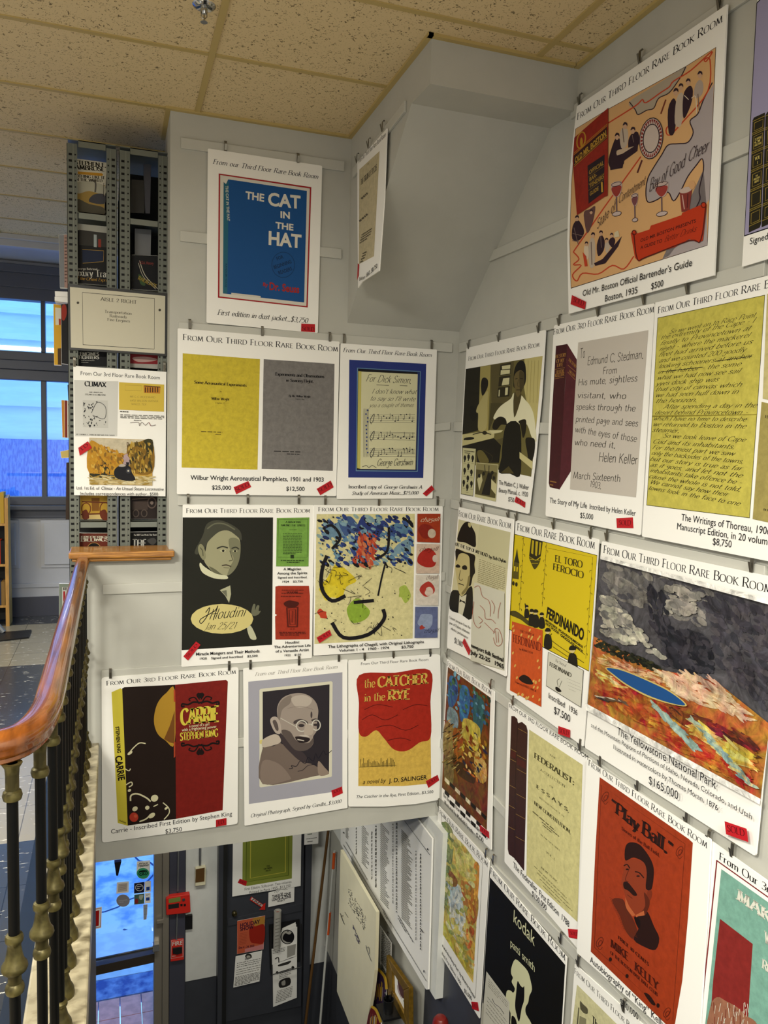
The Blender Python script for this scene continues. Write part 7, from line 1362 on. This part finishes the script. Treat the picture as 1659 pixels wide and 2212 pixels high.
for lb, q_, of, cs in (('yellow and purple magazine in the wall rack, upper one', [(505, 1600), (600, 1700), (622, 1830), (580, 2060), (470, 2060), (500, 1800)], .10, ('#3a2548', '#c9a02c', '#7a2a24')), ('red and yellow magazine in the wall rack, lower one', [(470, 2000), (520, 2040), (565, 2160), (560, 2300), (400, 2300), (440, 2090)], .20, ('#6a1a1c', '#c9a22c', '#2c2024'))):
    p = hang('magazine', lb, 'magazine', Z6, q_, of, W2, .008, group='magazines in the wall rack')
    p.part('cover').q([(x, y) for x, y in q_], cs[0]).l([q_[0], q_[1], q_[2]], 26, cs[1]); cx = sum(x for x, y in q_)/6; cy = sum(y for x, y in q_)/6
    rn = random.Random(int(of*1000))
    for k in range(14): p.l([(cx-40+k*6, cy-60+rn.uniform(-30, 30)), (cx-50+k*6, cy+60+rn.uniform(-30, 60))], 5, rn.choice((cs[2], cs[1], '#8a4a34', '#c9b9a4')))
    p.done()
c_ = wpt(640, 1990, .15)
cup = tag(empty('pen_cup', (c_.x, c_.y, z0)), 'black cup holding pens on the wall rack', 'cup')
G().lathe([(.030, 0), (.034, .085), (.031, .085), (.028, .01)], (c_.x, c_.y, z0), 18).build('cup', 'black', cup, smooth=True)
pn = G()
for k in range(4): a = k*1.6; pn.tube([(c_.x+.01*math.cos(a), c_.y+.01*math.sin(a), z0+.012), (c_.x+.024*math.cos(a), c_.y+.024*math.sin(a), z0+.13)], .004, 6)
pn.build('pens', 'chrome', cup, smooth=True)
r_ = W2.hit(952, 2196, .12); rc = tag(empty('red_canister', (r_.x, r_.y, r_.z-.4)), 'dark red rounded canister top against the grey dado at the bottom edge', 'canister')
M['darkred'] = mat('dark_red_paint', '#6e1712', .35)
G().lathe([(.045, -.45), (.045, -.05), (.040, -.02), (.028, -.004), (.012, .0)], (r_.x, r_.y, r_.z), 20).build('body', 'darkred', rc, smooth=True)
G().lathe([(.0455, -.12), (.0455, -.10)], (r_.x, r_.y, r_.z), 20).build('band', 'black', rc, smooth=True)
# stickers on the glass door
GP = Pl((0, YL+.019, 0), (0, -1, 0)); gs = 'stickers on the glass door'
def deco(name, label, quad): return Sheet(name, label, 'sticker', GP, Z4, quad, off=0, th=.0006, group=gs)
p = deco('door_sticker', 'white sticker with a green round emblem at the top of the glass door', [(1003, 1022), (1100, 1012), (1100, 1110), (1082, 1142), (1050, 1152), (1015, 1140), (1000, 1112)])
p.part('emblem').t('We’re on', 1018, 1045, 1082, 1038, 16, INK, 'x').t('Tripadvisor', 1008, 1062, 1092, 1053, 18, INK, 'x').e(1048, 1108, 46, 40, '#3fae7c').e(1032, 1110, 17, 16, '#12231c').e(1066, 1106, 17, 16, '#12231c').e(1032, 1110, 11, 10, '#3fae7c').e(1066, 1106, 11, 10, '#3fae7c').e(1032, 1110, 5, 5, '#12231c').e(1066, 1106, 5, 5, '#12231c').s([(1016, 1095), (1049, 1084), (1082, 1090), (1049, 1098)], '#12231c').q([(1043, 1116), (1055, 1114), (1049, 1126)], '#12231c'); p.done()
p = deco('door_sticker', 'plain pale square sticker on the glass door', [(857, 1175), (945, 1166), (943, 1248), (852, 1258)]); p.part('print').q([(868, 1186), (934, 1178), (932, 1238), (864, 1246)], '#cfc3b8').bars(880, 1200, 925, 1194, 878, 1225, 3, 4, '#a99c92'); p.done()
p = deco('door_sticker', 'round grey sticker below the pale square one on the glass door', [(902+50*math.cos(a*.4488), 1308+46*math.sin(a*.4488)) for a in range(14)]); p.part('print').e(902, 1308, 49, 45, '#8a8890').bars(870, 1310, 932, 1302, 872, 1322, 2, 6, '#a9a6ac'); p.done()
p = deco('door_sticker', 'navy sticker with an oval emblem on the glass door', [(983, 1180), (1058, 1170), (1058, 1248), (982, 1258)]); p.part('print').q([(984, 1181), (1057, 1171), (1057, 1247), (983, 1257)], '#171b33').er(1021, 1212, 28, 24, 3, '#d9d6d2').bars(1003, 1206, 1040, 1202, 1003, 1220, 2, 5, '#d9d6d2'); p.done()
p = deco('door_sticker', 'white sticker with a blue square beside the navy sticker', [(1061, 1169), (1106, 1163), (1106, 1242), (1061, 1248)]); p.part('print').q([(1072, 1208), (1097, 1205), (1097, 1232), (1072, 1235)], '#2a4a9a'); p.done()
p = deco('door_sticker', 'mottled green sticker below the navy one on the glass door', [(984, 1264), (1058, 1255), (1058, 1330), (983, 1338)]); p.part('print', 'mottle').q([(985, 1265), (1057, 1256), (1057, 1329), (984, 1337)], '#4a6a5c').s([(990, 1300), (1010, 1295), (1012, 1325), (992, 1328)], '#8a2c2c').s([(1020, 1270), (1050, 1268), (1040, 1300), (1022, 1296)], '#a9b3a4'); p.done()
p = deco('door_sticker', 'white sticker with a blue square beside the mottled green one', [(1061, 1253), (1104, 1248), (1104, 1325), (1061, 1330)]); p.part('print').q([(1070, 1286), (1096, 1283), (1096, 1306), (1070, 1309)], '#2a4a9a').bars(1070, 1265, 1096, 1262, 1070, 1272, 2, 3, '#5a5a68'); p.done()
p = deco('door_sticker', 'worn translucent strip of tape under the small stickers on the glass door', [(1050, 1338), (1082, 1334), (1080, 1400), (1074, 1445), (1052, 1450)]); p.part('print').q([(1051, 1340), (1081, 1336), (1073, 1444), (1053, 1448)], '#9aa3ae').l([(1052, 1370), (1080, 1366)], 3, '#7a8390', 0).l([(1052, 1410), (1078, 1406)], 3, '#7a8390', 0); p.done()
p = deco('door_sign', 'red sign with a white border on the glass door', [(560, 1392), (747, 1352), (742, 1508), (560, 1545)]); p.part('print').quadframe([(566, 1400), (740, 1362), (735, 1500), (566, 1536)], 4, '#a9332a').q([(578, 1412), (728, 1378), (724, 1492), (578, 1524)], '#b01a16'); p.done()
